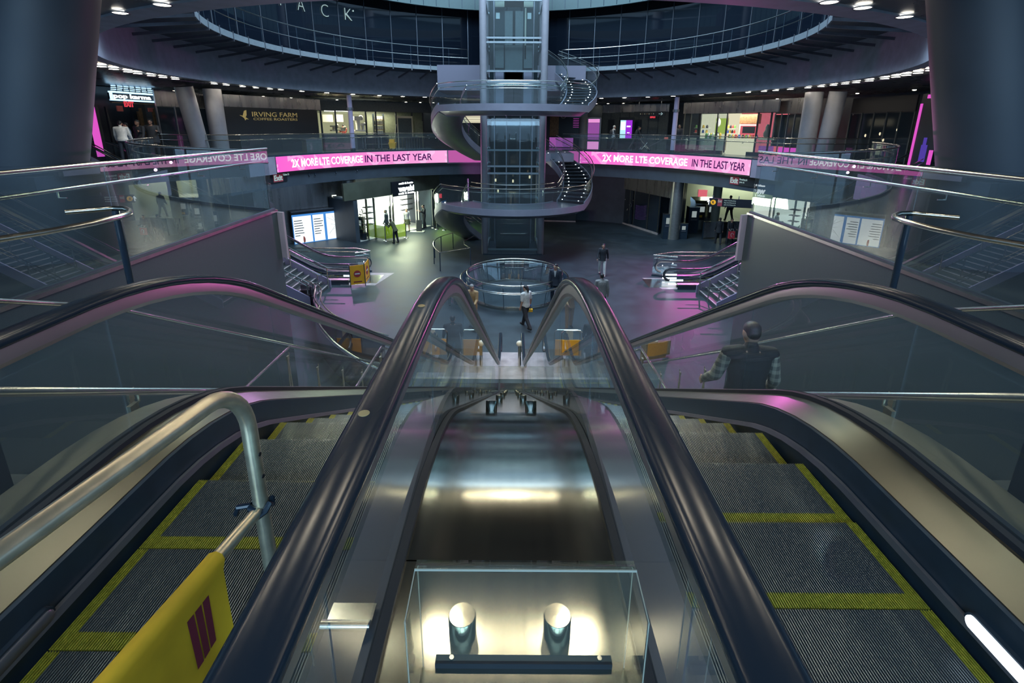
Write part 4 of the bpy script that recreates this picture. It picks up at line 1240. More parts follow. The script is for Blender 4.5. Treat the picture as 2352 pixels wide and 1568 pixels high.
# coffee machines
def machine(x, y, w, h, label, m='white_stuff'):
    uc, z = F.of(x, y)
    tt = thing('coffee_machine', label, 'coffee machine', F.p(uc, -0.3, z))
    fpart(F, tt, 'body', m, (uc - w * 0.15, uc + w * 0.25, -0.5, -0.1, z, z + h))
    fpart(F, tt, 'head', m, (uc - w * 0.5, uc + w * 0.4, -0.45, -0.05, z + h * 0.72, z + h * 1.0))
    fpart(F, tt, 'base', m, (uc - w * 0.5, uc + w * 0.5, -0.55, -0.02, z - 0.03, z + 0.06))
    MB().ball(F.p(uc + w * 0.45, -0.2, z + h * 0.9), w * 0.3, w * 0.3, w * 0.35, 12, 8).build('hopper', m, tt)
machine(825, 300, 0.55, 1.0, 'tall white coffee machine with an arched head in the coffee bar')
machine(836, 301, 0.3, 0.55, 'shorter white grinder beside the tall coffee machine')
machine(770, 300, 0.45, 0.35, 'low pale espresso machine on the left counter of the coffee bar', 'cream')
machine(788, 300, 0.40, 0.22, 'low pale tray dispenser in front of the coral shirted person', 'cream')
# doorway right of the bar
ua, _ = F.of(912); ub, zt = F.of(946, 262)
tt = thing('glazed_doorway', 'greenish glazed door with pale frame at the right end of the coffee bar', 'door', F.p((ua + ub) / 2, 0.1, 0))
fpart(F, tt, 'leaf', 'car_panel', (ua + 0.08, ub - 0.08, 0.0, 0.05, 0.02, 2.2))
fpart(F, tt, 'door_frame', 'cream', (ua, ua + 0.08, 0, 0.09, 0, 2.3), (ub - 0.08, ub, 0, 0.09, 0, 2.3), (ua, ub, 0, 0.09, 2.2, 2.35))
fpart(F, tt, 'handle', 'tube_steel', (ub - 0.2, ub - 0.16, 0.05, 0.1, 0.9, 1.3))
ua, _ = F.of(952); ub, _ = F.of(971)
fpart(F, t, 'side_panel', 'olive_wall', (ua, ub, 0, 0.06, 0, 2.0))
# bench in front of the door
F2 = Frame(925, 968, 336, 16.6)
tt = thing('bench', 'long dark bench with slatted base in front of the pale framed door', 'bench', F2.p(F2.w / 2, 0, 0))
fpart(F2, tt, 'seat', 'shop_black', (0, F2.w, -0.25, 0.25, 0.75, 0.85))
for k in range(8): fpart(F2, tt, 'leg', 'shop_black', (F2.w * k / 7.2, F2.w * k / 7.2 + 0.06, -0.2, 0.2, 0, 0.75))
# mop bucket
q = on_r(902, 331, 15.6); q.z = 0
tt = thing('mop_bucket', 'yellow mop bucket with wringer and a mop standing in it', 'mop bucket', q)
MB().sweep([[(q.x + sx * r * 1.15, q.y + sy * r, z) for sx, sy in ((-1, -1), (1, -1), (1, 1), (-1, 1))] for r, z in ((0.16, 0.08), (0.22, 0.50))]).build('bucket', 'bucket_yellow', tt, smooth=False)
MB().box(q.x - 0.2, q.x + 0.12, q.y - 0.16, q.y + 0.16, 0.5, 0.72).build('wringer', 'bucket_yellow', tt, smooth=False)
MB().tube([(q.x + 0.05, q.y, 0.4), (q.x + 0.32, q.y + 0.05, 1.75)], 0.014, 8).build('mop_handle', 'cream', tt)
for k in range(4):
    MB().ball((q.x + (-0.16 if k % 2 else 0.16), q.y + (-0.13 if k < 2 else 0.13), 0.04), 0.04, 0.03, 0.04, 8, 6).build('wheel', 'rubber', tt)
# service cart and table of the bar
for x0, x1, rad, lab, nm in ((872, 897, 16.0, 'dark service cart with wheels left of the mop bucket', 'service_cart'), (835, 868, 16.4, 'dark high table in front of the coffee machines', 'high_table'), (700, 736, 15.4, 'grey planter box behind the railing under the gold lettering', 'planter_box')):
    F2 = Frame(x0, x1, 334, rad)
    tt = thing(nm, lab, nm.replace('_', ' '), F2.p(F2.w / 2, 0, 0))
    if nm == 'planter_box':
        fpart(F2, tt, 'box', 'shop_grey', (0, F2.w, -0.3, 0.2, 0, 0.75)); fpart(F2, tt, 'rim', 'grey_metal', (-0.02, F2.w + 0.02, -0.32, 0.22, 0.75, 0.8))
    else:
        fpart(F2, tt, 'top', 'shop_black', (0, F2.w, -0.3, 0.3, 0.85, 0.9)); fpart(F2, tt, 'shelf', 'shop_black', (0.05, F2.w - 0.05, -0.25, 0.25, 0.35, 0.38))
        for a in (0.04, F2.w - 0.08):
            for d_ in (-0.26, 0.22): fpart(F2, tt, 'leg', 'grey_metal', (a, a + 0.04, d_, d_ + 0.04, 0.08, 0.85))
        for a in (0.06, F2.w - 0.06):
            for d_ in (-0.24, 0.24): MB().ball(F2.p(a, d_, 0.05), 0.05, 0.05, 0.05, 8, 6).build('wheel', 'rubber', tt)

# --- round columns of the ring
def round_col(x, rad, r, label=None, m='column_paint', z1=3.4, y=335, base=None):
    q = on_r(x, y, rad); q.z = 0
    o = MB().cyl((q.x, q.y, 0), r, 0, z1, 28).build('column', m)
    return tag(o, kind='structure'), q
round_col(506, 15.9, 0.42); round_col(1851, 15.6, 0.42)
round_col(1338, 17.6, 0.30)
for xt, xb, rad in ((424, 463, 15.9), (1925, 1893, 16.2)):
    a, b = on_r(xt, 215, rad), on_r(xb, 335, rad)
    a = Vector((a.x, a.y, 3.4)); b = Vector((b.x, b.y, 0.0))
    o = MB().tube([a, b], 0.40, 28).build('column', 'column_paint'); tag(o, kind='structure')
    # rounded crotch between the two legs of the V
    q = on_r(484 if xt < 600 else 1872, 335, rad); 
    o = MB().lathe([(0.0001, 0), (0.75, 0), (0.62, 0.12), (0.3, 0.3), (0.0001, 0.34)], (q.x, q.y, 0), 28).build('column_foot', 'column_paint'); tag(o, kind='structure')
mat('blue_pink_tone', (0.42, 0.36, 0.52), 0.4)  # purple light falling on the slim posts is put into this colour
for x, lab in ((811, 'slim round post on the ring edge in front of the coffee bar'), (1545, 'slim round post on the ring edge left of the sweet shop')):
    q = on_r(x, 340, 14.5); q.z = 0
    tt = thing('slim_post', lab, 'post', q)
    MB().cyl((q.x, q.y, 0), 0.15, 0.22, 3.5, 20).build('shaft', 'blue_pink_tone', tt)
    MB().cyl((q.x, q.y, 0), 0.17, 0, 0.22, 20).build('foot', 'shop_black', tt)
    MB().lathe([(0.15, 2.6), (0.2, 2.6), (0.2, 2.75), (0.15, 2.75)], (q.x, q.y, 0), 20).build('collar', 'grey_metal', tt)

# --- popcorn shop at far left
F = Frame(226, 372, 318, 19.6)
t = thing('popcorn_shop', 'shop with glowing white sign and lit bars above it at the far left', 'shop front', F.p(F.w / 2, 0, 0))
fpart(F, t, 'back', 'shop_black', (0, F.w, -0.8, -0.7, 0, 3.4))
ua, zt = F.of(250, 212); ub, zb = F.of(358, 235)
fpart(F, t, 'sign_box', 'blue_neon', (ua, ub, -0.05, 0.12, zb - 0.02, zb + 0.05), (ua, ub, -0.05, 0.12, zt, zt + 0.07), (ua, ua + 0.06, 0, 0.12, zb, zt), (ub - 0.06, ub, 0, 0.12, zb, zt))
fpart(F, t, 'sign_back', 'shop_black', (ua, ub, -0.1, 0.0, zb, zt))
text_part('pop karma', 0.5, 'sign_white', t, F.p((ua + ub) / 2 - 0.15, 0.12, (zt + zb) / 2), F.u, 'white_lettering', bold=0.02, width=(ub - ua) * 0.82, height=(zt - zb) * 0.82)
for k in range(7):
    ua, z = F.of(252, 184 + 4.1 * k); ub, _ = F.of(345, 184)
    fpart(F, t, 'lit_bar', 'blue_neon', *[(ua + (ub - ua) * j / 7 + 0.04, ua + (ub - ua) * (j + 1) / 7 - (0.05 if (j + k) % 3 else 0.08), 0.0, 0.05, z - 0.018, z + 0.018) for j in range(7)])
ua, zt = F.of(255, 234); ub, zb = F.of(358, 241)
fpart(F, t, 'orange_band', 'wood', (ua, ub, -0.05, 0.05, zb, zt))
for x in (254, 312, 331, 360):
    ua, _ = F.of(x); fpart(F, t, 'mullion', 'shop_black' if x < 330 else 'wood', (ua - 0.05, ua + 0.05, -0.05, 0.05, 0, 2.45))
ua, zt = F.of(333, 238); ub, zb = F.of(358, 290)
fpart(F, t, 'lit_side', 'wood', (ua, ua + 0.25, -0.6, -0.5, 0.4, 2.3))
ua, zz = F.of(340, 252)
fpart(F, t, 'poster', 'coral', (ua, ua + 0.35, -0.02, 0.04, zz - 0.1, zz + 0.1)); 
ua, zz = F.of(268, 249)
fpart(F, t, 'poster', 'coral', (ua, ua + 0.3, -0.02, 0.04, zz - 0.13, zz + 0.13))
ua, zz = F.of(288, 239)
text_part('EXIT', 0.2, 'exit_red', t, F.p(ua + 0.1, 0.10, zz), F.u, 'exit_lettering', bold=0.012, width=0.55, height=0.27)
# pink glowing strip panel left of it
F = Frame(214, 236, 316, 19.0)
t = thing('light_panel', 'slanting tall pink glowing panel at the left end of the gallery', 'light panel', F.p(F.w / 2, 0, 0))
fpart(F, t, 'glow', 'pink_glow', (0, F.w * 0.7, 0, 0.05, 0.2, 2.4)); fpart(F, t, 'frame', 'shop_black', (F.w * 0.7, F.w, 0, 0.08, 0, 2.5))
fpart(F, t, 'white_edge', 'sign_white', (F.w * 0.3, F.w * 0.42, 0.05, 0.1, 2.5, 3.2))

# --- right part: glowing pink case, kiosk screen, direction sign
F = Frame(1347, 1376, 345, 15.6)
t = thing('light_panel', 'framed pink glowing display panel right of the spiral stair on the gallery', 'light panel', F.p(F.w / 2, 0, 0))
fpart(F, t, 'glow', 'pink_pale', (0.05, F.w - 0.05, 0.0, 0.03, 1.95, 2.2)); fpart(F, t, 'lower_glow', 'pink_dim' if 'pink_dim' in MATS else emis('pink_dim', (0.45, 0.12, 0.50), 0.55), (0.05, F.w - 0.05, 0.0, 0.028, 0.75, 1.93)) if False else None
emis('pink_dim', (0.40, 0.11, 0.46), 0.55)
fpart(F, t, 'lower_glow', 'pink_dim', (0.05, F.w - 0.05, 0.0, 0.028, 0.75, 1.93))
fpart(F, t, 'foot_glow', 'pink_pale', (0.05, F.w - 0.05, 0.0, 0.028, 0.05, 0.6))
fpart(F, t, 'frame', 'grey_metal', (-0.03, 0.05, -0.1, 0.06, 0, 2.25), (F.w - 0.05, F.w + 0.03, -0.1, 0.06, 0, 2.25), (-0.03, F.w + 0.03, -0.1, 0.06, 2.2, 2.3), (0, F.w, -0.1, -0.02, 0, 2.2))
F = Frame(1380, 1530, 338, 18.8)
t = thing('storefront', 'dark grey shop wall with doors behind the kiosk screen', 'shop front', F.p(F.w / 2, 0, 0))
fpart(F, t, 'wall_panel', 'shop_grey', (0, F.w, 0, 0.05, 0, 2.7)); fpart(F, t, 'fascia', 'wall_metal', (0, F.w, 0, 0.10, 2.75, 3.3))
fpart(F, t, 'seam', 'shop_black', *[(F.w * k / 7 - 0.02, F.w * k / 7 + 0.02, 0.05, 0.07, 0, 2.7) for k in range(8)])
fpart(F, t, 'doorway', 'shop_black', (F.w * 0.52, F.w * 0.62, 0.05, 0.08, 0, 2.2), (F.w * 0.1, F.w * 0.2, 0.05, 0.08, 0, 2.2))
F = Frame(1422, 1450, 328, 17.8)
t = thing('screen_kiosk', 'upright kiosk screen, left half pale cyan and right half violet', 'screen', F.p(F.w / 2, 0, 0))
_, zt = F.of(1436, 276); _, zb = F.of(1436, 318)
fpart(F, t, 'case', 'shop_black', (-0.1, F.w + 0.1, -0.1, 0.0, 0, zt + 0.2))
fpart(F, t, 'cyan_half', 'cyan_screen', (0.02, F.w * 0.47, 0.0, 0.02, zb, zt)); fpart(F, t, 'violet_half', 'purple_screen', (F.w * 0.47, F.w - 0.02, 0.0, 0.02, zb, zt))
fpart(F, t, 'white_bar', 'led_white', (F.w * 0.55, F.w * 0.85, 0.02, 0.025, zt - 0.5, zt - 0.4), (0.06, F.w * 0.42, 0.02, 0.025, zt - 0.7, zt - 0.12), (F.w * 0.6, F.w * 0.8, 0.02, 0.025, zb + 0.4, zb + 0.45))
F = Frame(1452, 1522, 330, 16.6)
t = thing('direction_sign', 'black hanging direction sign with a white arrow on the gallery', 'sign', F.p(F.w / 2, 0, 2.5))
_, zt = F.of(1490, 256); _, zb = F.of(1490, 267)
fpart(F, t, 'board', 'shop_black', (0, F.w, -0.05, 0.05, zb, zt)); fpart(F, t, 'hanger', 'grey_metal', (0.3, 0.34, -0.02, 0.02, zt, 3.4), (F.w - 0.34, F.w - 0.3, -0.02, 0.02, zt, 3.4))
text_part('→', 0.3, 'letter_white', t, F.p(F.w * 0.87, 0.056, (zt + zb) / 2), F.u, 'arrow', width=0.3, height=0.2)
for k in range(7): MB().ball(F.p(F.w * (0.22 + 0.07 * k), 0.05, (zt + zb) / 2), 0.045, 0.02, 0.045, 10, 6).build('route_dot', 'wood' if k % 2 else 'cream', t)
F = Frame(1490, 1500, 330, 18.2)
t = thing('exit_sign', 'small red exit sign glowing under the direction sign', 'sign', F.p(F.w / 2, 0, 2))
_, z = F.of(1495, 268)
fpart(F, t, 'box', 'shop_black', (-0.1, F.w + 0.1, -0.04, 0.0, z - 0.14, z + 0.14)); 
text_part('EXIT', 0.2, 'exit_red', t, F.p(F.w / 2, 0.01, z), F.u, 'lettering', bold=0.02, width=F.w + 0.1, height=0.2)
# black shop panels behind the stair with an outlined ring and pink stripes
F = Frame(1262, 1330, 330, 18.8)
t = thing('storefront', 'black shop panel with pink stripes and a small ring seen beside the lift', 'shop front', F.p(F.w / 2, 0, 0))
fpart(F, t, 'panel', 'shop_black', (F.w * 0.3, F.w, 0, 0.05, 0, 2.9)); fpart(F, t, 'warm_panel', 'wood', (0, F.w * 0.3, 0, 0.04, 0.9, 2.6))
emis('pink_line', (0.55, 0.08, 0.50), 0.5)
fpart(F, t, 'stripe', 'pink_line', *[(F.w * 0.78, F.w * 0.97, 0.05, 0.06, 1.6 + 0.13 * k, 1.63 + 0.13 * k) for k in range(9)])
fpart(F, t, 'pink_base', 'pink_dim', (0, F.w * 0.8, 0.04, 0.08, 0.05, 0.8))
MB().tube([F.p(F.w * 0.45 + 0.2 * math.cos(2 * PI * k / 20), 0.06, 2.5 + 0.2 * math.sin(2 * PI * k / 20)) for k in range(20)], 0.02, 6, closed=True).build('ring_mark', 'cream', t)
F = Frame(1040, 1110, 330, 18.8)
t = thing('storefront', 'pale lit shop shelves seen between the lift and the curved stair soffit', 'shop front', F.p(F.w / 2, 0, 0))
fpart(F, t, 'shelf_wall', 'candy_cream', (0, F.w, 0, 0.04, 1.9, 2.5)); fpart(F, t, 'lower_wall', 'shop_grey', (0, F.w, 0, 0.05, 0, 1.9)); fpart(F, t, 'header', 'wood', (0, F.w, 0, 0.06, 2.5, 3.1))
fpart(F, t, 'shelf_board', 'shop_grey', *[(0, F.w, 0.04, 0.12, 1.95 + 0.2 * k, 1.97 + 0.2 * k) for k in range(3)])

# --- candy shop
F = Frame(1566, 1772, 346, 16.9)
t = thing('candy_shop', 'brightly lit glazed sweet shop with a red back wall right of the spiral stair', 'shop front', F.p(F.w / 2, 0, 0))
U = lambda x: F.of(x)[0]
def Zc(x, y): return F.of(x, y)[1]
zt = 2.55
fpart(F, t, 'plinth', 'shop_black', (0, U(1663), -0.1, 0.12, 0, 0.22), (U(1722), F.w, -0.1, 0.12, 0, 0.22))
fpart(F, t, 'header', 'wall_metal', (-0.1, F.w + 0.1, -0.05, 0.1, zt, 3.25))
fpart(F, t, 'back_red', 'candy_pink', (U(1668), F.w - 0.05, -1.6, -1.55, 0, zt))
fpart(F, t, 'back_cream', 'candy_cream', (0.0, U(1668), -1.6, -1.55, 0, zt))
fpart(F, t, 'counter', 'candy_cream', (U(1668), U(1724), -0.7, -0.2, 0.0, 1.02))
fpart(F, t, 'window_table', 'cream', (U(1572), U(1662), -0.7, -0.25, 0.22, 0.95))
fpart(F, t, 'lime_arch', 'lime_lit', (U(1616), U(1645), -1.3, -1.28, 1.25, 2.25))
MB().ball(F.p(U(1624), -1.2, 1.95), 0.16, 0.1, 0.28, 14, 10).build('egg_figure', 'white_stuff', t)
fpart(F, t, 'cabinet', 'wood', (U(1672), U(1715), -1.5, -1.2, 1.9, 2.5))
fpart(F, t, 'white_frame', 'white_stuff', (U(1674), U(1715), -1.2, -1.16, 1.78, 1.86), (U(1674), U(1676), -1.2, -1.16, 1.0, 1.8))
fpart(F, t, 'wall_screen', 'shop_black', (U(1684), U(1712), -1.1, -1.05, 1.32, 1.72))
for x in (1569, 1584, 1604, 1607, 1646, 1668, 1738, 1768):
    fpart(F, t, 'mullion', 'shop_black', (U(x) - 0.035, U(x) + 0.035, -0.05, 0.06, 0.1, zt))
fpart(F, t, 'glass_front', 'clear_glass', (0.02, U(1668), 0.0, 0.012, 0.22, zt)); fpart(F, t, 'glass_front', 'clear_glass', (U(1738), F.w, 0.0, 0.012, 0.22, zt))
cols = [mat('sweet_red', (0.6, 0.05, 0.05), 0.4), mat('sweet_green', (0.10, 0.30, 0.06), 0.4), mat('sweet_blue', (0.06, 0.14, 0.5), 0.4), mat('sweet_gold', (0.6, 0.4, 0.05), 0.4), mat('sweet_black', (0.02, 0.02, 0.03), 0.4)]
nm = ['sweet_red', 'sweet_green', 'sweet_blue', 'sweet_gold', 'sweet_black']
rnd = random.Random(3)
# jars along the red counter, toys and bags in the windows
def goods(k, u, d_, z, w, h, m, label, group):
    q = F.p(u, d_, z)
    mb = MB().lathe([(0.0001, 0), (w, 0), (w * 1.05, h * 0.5), (w * 0.8, h * 0.85), (w * 0.5, h), (0.0001, h)], tuple(q), 10)
    o = mb.build('sweet_jar', m); tag(o, label, 'jar', group)
for k in range(18): goods(k, U(1668) + (U(1736) - U(1668)) * k / 17.5, -0.4 + 0.12 * (k % 2), 1.02, 0.075, 0.22, nm[k % 5], 'small coloured sweet jar in the row along the red shop counter', 'sweet jars on the counter')
for k in range(13): goods(k, U(1614) + (U(1646) - U(1614)) * k / 12.5, -0.5 + 0.14 * (k % 2), 0.95, 0.09, 0.26 + 0.14 * rnd.random(), ['sweet_gold', 'sweet_green', 'sweet_black', 'white_stuff'][k % 4], 'small toy or bag on the shop window table under the green arch', 'goods on the window table')
for r_, z in enumerate((1.30, 1.62)):
    for k in range(4):
        goods(k, U(1574) + (U(1604) - U(1574)) * k / 3.6, -1.2, z, 0.075, 0.2, nm[(k + r_) % 5], 'small bag on the left window shelves of the sweet shop', 'bags on the left window shelves')
        goods(k, U(1648) + (U(1666) - U(1648)) * k / 3.6, -1.2, z, 0.06, 0.2, nm[(k + r_ + 2) % 5], 'small bag on the shelves right of the green arch', 'bags right of the green arch')
fpart(F, t, 'shelf', 'white_stuff', *[(U(a), U(b), -1.35, -1.05, z - 0.02, z) for z in (1.30, 1.62) for a, b in ((1572, 1605), (1647, 1667))])
uq = U(1752)
o = MB().lathe([(0.0001, 0), (0.16, 0.02), (0.2, 0.3), (0.1, 0.5), (0.12, 0.62), (0.06, 0.8), (0.0001, 0.82)], tuple(F.p(uq, -0.5, 1.05)), 12).build('plush_toy', 'shop_grey'); tag(o, 'grey and white plush toy on the right window ledge of the sweet shop', 'toy')
fpart(F, t, 'window_ledge', 'cream', (U(1740), F.w - 0.05, -0.8, -0.2, 0.95, 1.05))
fpart(F, t, 'purple_base', 'pink_dim', (U(1742), F.w - 0.05, -0.3, -0.28, 0.2, 0.6))
lamp('candy_lamp', 'AREA', F.p(F.w / 2, -0.8, 2.5), F.p(F.w / 2, -0.7, 0), (1, 0.93, 0.78), 120, 3.0, 0.8)
Fb = Frame(742, 990, 336, 18.4)
lamp('coffee_lamp', 'AREA', Fb.p(Fb.w / 2 - 1, -0.5, 2.55), Fb.p(Fb.w / 2 - 1, -0.7, 0), (1, 0.95, 0.72), 170, 5.0, 0.5)

# --- dark shops at the right end
F = Frame(1772, 1832, 340, 17.4)
t = thing('storefront', 'dark glazed doors with a pink lit base right of the sweet shop', 'shop front', F.p(F.w / 2, 0, 0))
fpart(F, t, 'glazing', 'black_glass', (0, F.w, 0, 0.04, 0.6, 2.4)); fpart(F, t, 'pink_base', 'pink_glow', (F.w * 0.3, F.w, 0, 0.05, 0.08, 0.55)); fpart(F, t, 'header', 'wall_metal', (0, F.w, 0, 0.08, 2.45, 3.3))
fpart(F, t, 'frame', 'grey_metal', *[(F.w * k / 4 - 0.025, F.w * k / 4 + 0.025, 0.04, 0.09, 0, 2.45) for k in range(5)])
F = Frame(1945, 2090, 325, 19.0)
t = thing('storefront', 'dark shop front with a few dim spots behind the right leaning columns', 'shop front', F.p(F.w / 2, 0, 0))
fpart(F, t, 'glazing', 'black_glass', (0, F.w, 0, 0.04, 0.1, 2.4)); fpart(F, t, 'header', 'shop_black', (0, F.w, 0, 0.08, 2.45, 3.2))
fpart(F, t, 'frame', 'shop_grey', *[(F.w * k / 5 - 0.03, F.w * k / 5 + 0.03, 0.04, 0.09, 0, 2.45) for k in range(6)])
for k, (a, z) in enumerate(((0.32, 1.3), (0.55, 1.4), (0.62, 1.1), (0.8, 1.6))):
    MB().ball(F.p(F.w * a, 0.06, z), 0.05, 0.03, 0.08, 8, 6).build('dim_lamp', 'lamp_dim', t)
F = Frame(2098, 2150, 320, 17.6)
t = thing('light_panel', 'tall dark screen with magenta edge and violet figure at the right gallery end', 'light panel', F.p(F.w / 2, 0, 0))
fpart(F, t, 'case', 'shop_black', (0, F.w, -0.1, 0.0, 0, 3.1)); fpart(F, t, 'magenta_edge', 'pink_glow', (0, 0.12, 0, 0.03, 0.1, 2.7), (F.w * 0.25, F.w * 0.7, 0, 0.03, 2.9, 3.05), (F.w * 0.85, F.w, 0, 0.03, 0.2, 0.8))
emis('violet_dim', (0.10, 0.06, 0.45), 0.6)
fpart(F, t, 'violet_figure', 'violet_dim', (F.w * 0.45, F.w * 0.7, 0, 0.03, 0.3, 1.0), (F.w * 0.5, F.w * 0.62, 0, 0.03, 1.0, 1.3))
# magenta lit screens at the picture's outer edges, beyond the leaning columns
for sx, x0, x1, lab in ((-1, -60, 16, 'tall violet and magenta screen beyond the left leaning column'), (1, 2338, 2410, 'tall violet and magenta screen beyond the right leaning column')):
    a, b = on_y(x0, 200, 11.0), on_y(x1, 200, 11.0)
    t = thing('light_panel', lab, 'light panel', ((a.x + b.x) / 2, 11.0, 0))
    MB().box(a.x, b.x, 11.0, 11.1, 0.3, 3.3).build('case', 'shop_black', t, smooth=False)
    for z0_, z1_, mm in ((1.75, 2.0, 'pink_glow'), (2.0, 2.16, 'violet_dim'), (0.9, 1.7, 'pink_glow'), (2.2, 2.3, 'violet_dim'), (2.4, 2.5, 'violet_dim'), (2.6, 2.7, 'violet_dim')):
        MB().box(a.x + 0.05, b.x - 0.05, 10.97, 11.0, z0_, z1_).build('glow_band', mm, t, smooth=False)
    MB().box(a.x, b.x, 11.0, 11.1, 0, 0.3).build('stand', 'shop_black', t, smooth=False)
# ================================================================== CONCOURSE LEVEL
class Front(Frame):
    def __init__(self, p0, p1, z0=FL):
        A, B = Vector(p0), Vector(p1); A.z = B.z = 0
        self.A = A; self.w = (B - A).length; self.u = (B - A).normalized(); self.n = Vector((self.u.y, -self.u.x, 0)); self.z0 = z0
        self.M = Matrix(((self.u.x, self.n.x, 0, A.x), (self.u.y, self.n.y, 0, A.y), (0, 0, 1, z0), (0, 0, 0, 1)))
# --- sushi shop
emis('shop_white', (0.90, 0.98, 0.86), 1.8)
emis('shop_green_white', (0.62, 0.80, 0.40), 0.9)
mat('silhouette', (0.03, 0.035, 0.04), 0.7)
F = Front(on_z(828, 556, FL), on_z(992, 519, FL))
U = lambda x: F.of(x)[0]
t = thing('sushi_shop', 'brilliantly white lit shop with chrome framed glass front and a white sign on the concourse', 'shop front', F.p(F.w / 2, 0, 0))
HZ = 2.75
fpart(F, t, 'lit_back', 'shop_white', (0, F.w, -2.6, -2.55, 0.0, HZ + 0.1))
fpart(F, t, 'side_wall', 'wall_dark', (-0.3, 0.0, -2.6, 0, 0, HZ)); fpart(F, t, 'side_wall', 'wall_dark', (F.w, F.w + 0.3, -2.6, 0, 0, HZ))
fpart(F, t, 'shop_ceiling', 'white_stuff', (0, F.w, -2.6, -0.05, HZ, HZ + 0.05))
fpart(F, t, 'shop_floor', 'white_stuff', (0, F.w, -2.6, -0.05, 0.0, 0.03))
fpart(F, t, 'header', 'concourse_steel' if 'concourse_steel' in MATS else mat('concourse_steel', (0.16, 0.19, 0.15), 0.32, 0.6, noise=0.25, nscale=0.8), (-1.0, F.w + 1.2, -0.1, 0.05, HZ + 0.05, 3.88))
for x in (828, 846, 884, 891, 947, 953, 985, 992):
    fpart(F, t, 'mullion', 'steel', (U(x) - 0.04, U(x) + 0.04, -0.05, 0.07, 0, HZ))
for a, b in ((828, 846), (846, 884), (953, 985)):
    fpart(F, t, 'glass_panel', 'clear_glass', (U(a), U(b), -0.01, 0.01, 0.1, HZ))
for z in (0.7, 1.1, 1.5, 1.9):
    fpart(F, t, 'shelf', 'silhouette', (U(855), U(872), -1.6, -1.2, z, z + 0.05), (U(960), U(985), -2.3, -2.0, z + 0.4, z + 0.43))
fpart(F, t, 'green_pillar', 'shop_green_white', (U(985), U(992), -0.2, -0.1, 0, HZ))
su, sz = F.of(916, 433)
fpart(F, t, 'sign_box', 'shop_black', (U(888), U(940), 0.06, 0.2, sz - 0.48, sz + 0.52))
text_part('wasabi', 0.5, 'sign_white', t, F.p((U(902) + U(940)) / 2, 0.21, sz + 0.0), F.u, 'white_lettering', bold=0.03, width=(U(940) - U(902)), height=0.42)
text_part('sushi & bento', 0.3, 'sign_white', t, F.p((U(902) + U(940)) / 2, 0.21, sz - 0.32), F.u, 'white_lettering', bold=0.012, width=(U(940) - U(902)), height=0.17)
text_part('sushi & bento', 0.3, 'sign_white', t, F.p((U(902) + U(940)) / 2, 0.21, sz + 0.36), F.u, 'white_lettering', bold=0.02, width=(U(938) - U(904)), height=0.15)
lamp('sushi_lamp', 'AREA', F.p(F.w * 0.55, -0.3, 2.5), F.p(F.w * 0.6, 6, 0), (0.88, 1.0, 0.66), 400, 3.5, 1.0)
lamp('sushi_green', 'SPOT', F.p(F.w + 0.2, 0.3, 2.4), F.p(F.w + 0.4, 3.2, 0), (0.55, 1.0, 0.10), 420, 0.06, spot=95, blend=1)
# concourse wall panels left of it, and above
F = Front(on_z(655, 560, FL), on_z(792, 541, FL))
t = tag(MB().box(F.of(560)[0], F.of(797)[0], -0.3, 0, 0, 3.88, F.M).build('wall_panelled', 'wall_metal', smooth=False), kind='structure')
# --- big information screen
A, B = on_z(655, 560, FL), on_z(792, 541, FL)
F = Front(A, B)
U = lambda x: F.of(x)[0]
t = thing('information_screen', 'wide black framed screen with a bright white timetable and a line map', 'screen', F.p(F.w / 2, 0, 1))
_, z1 = F.of(715, 487); _, z0 = F.of(715, 553)
zb_, zt_ = F.of(720, 551)[1] - 0.0, F.of(720, 490)[1]
d0, d1 = 0.35, 0.55
fpart(F, t, 'case', 'shop_black', (U(640), U(795), d0 - 0.2, d1, zb_ - 0.12, zt_ + 0.28))
fpart(F, t, 'frame', 'grey_metal', (U(640), U(797), d0 - 0.2, d1 + 0.03, zt_ + 0.28, zt_ + 0.34), (U(795), U(798), d0 - 0.2, d1 + 0.03, zb_ - 0.12, zt_ + 0.3), (U(640), U(797), d0 - 0.2, d1 + 0.03, zb_ - 0.18, zb_ - 0.12))
emis('screen_blue', (0.06, 0.24, 0.62), 0.9); emis('screen_white', (0.86, 0.96, 1.0), 1.0)
fpart(F, t, 'blue_ground', 'screen_blue', (U(640), U(776), d1, d1 + 0.012, zb_, zt_ + 0.12))
for a, b in ((642, 686), (690, 716), (722, 770)):
    fpart(F, t, 'white_page', 'screen_white', (U(a), U(b), d1 + 0.012, d1 + 0.02, zb_ + 0.05, zt_))
m = MB(); r2 = random.Random(5)
pm = lambda f, g: F.p(U(722) + (U(770) - U(722)) * f, d1 + 0.024, zb_ + 0.1 + (zt_ - zb_ - 0.2) * g)
for path in (((0.05, 0.9), (0.35, 0.75), (0.55, 0.6), (0.95, 0.25)), ((0.3, 0.95), (0.5, 0.6), (0.55, 0.05)), ((0.1, 0.2), (0.4, 0.5), (0.7, 0.55), (0.95, 0.8)), ((0.2, 0.6), (0.45, 0.55), (0.6, 0.3), (0.9, 0.1)), ((0.3, 0.35), (0.55, 0.5), (0.75, 0.35))):
    m.tube([pm(*q) for q in path], 0.008, 5)
m.build('line_map', 'grey_metal', t)
m = MB()
for col in (644, 692):
    for k in range(7): F.box(m, U(col), U(col) + 0.3 + 0.3 * r2.random(), d1 + 0.021, d1 + 0.024, zt_ - 0.3 - 0.16 * k, zt_ - 0.25 - 0.16 * k)
m.build('text_lines', 'grey_metal', t, smooth=False)
q = F.p(U(664), d1 + 0.03, zb_ + 0.25)
MB().ball(q, 0.10, 0.02, 0.22, 12, 8).build('advert_picture', 'coral', t)
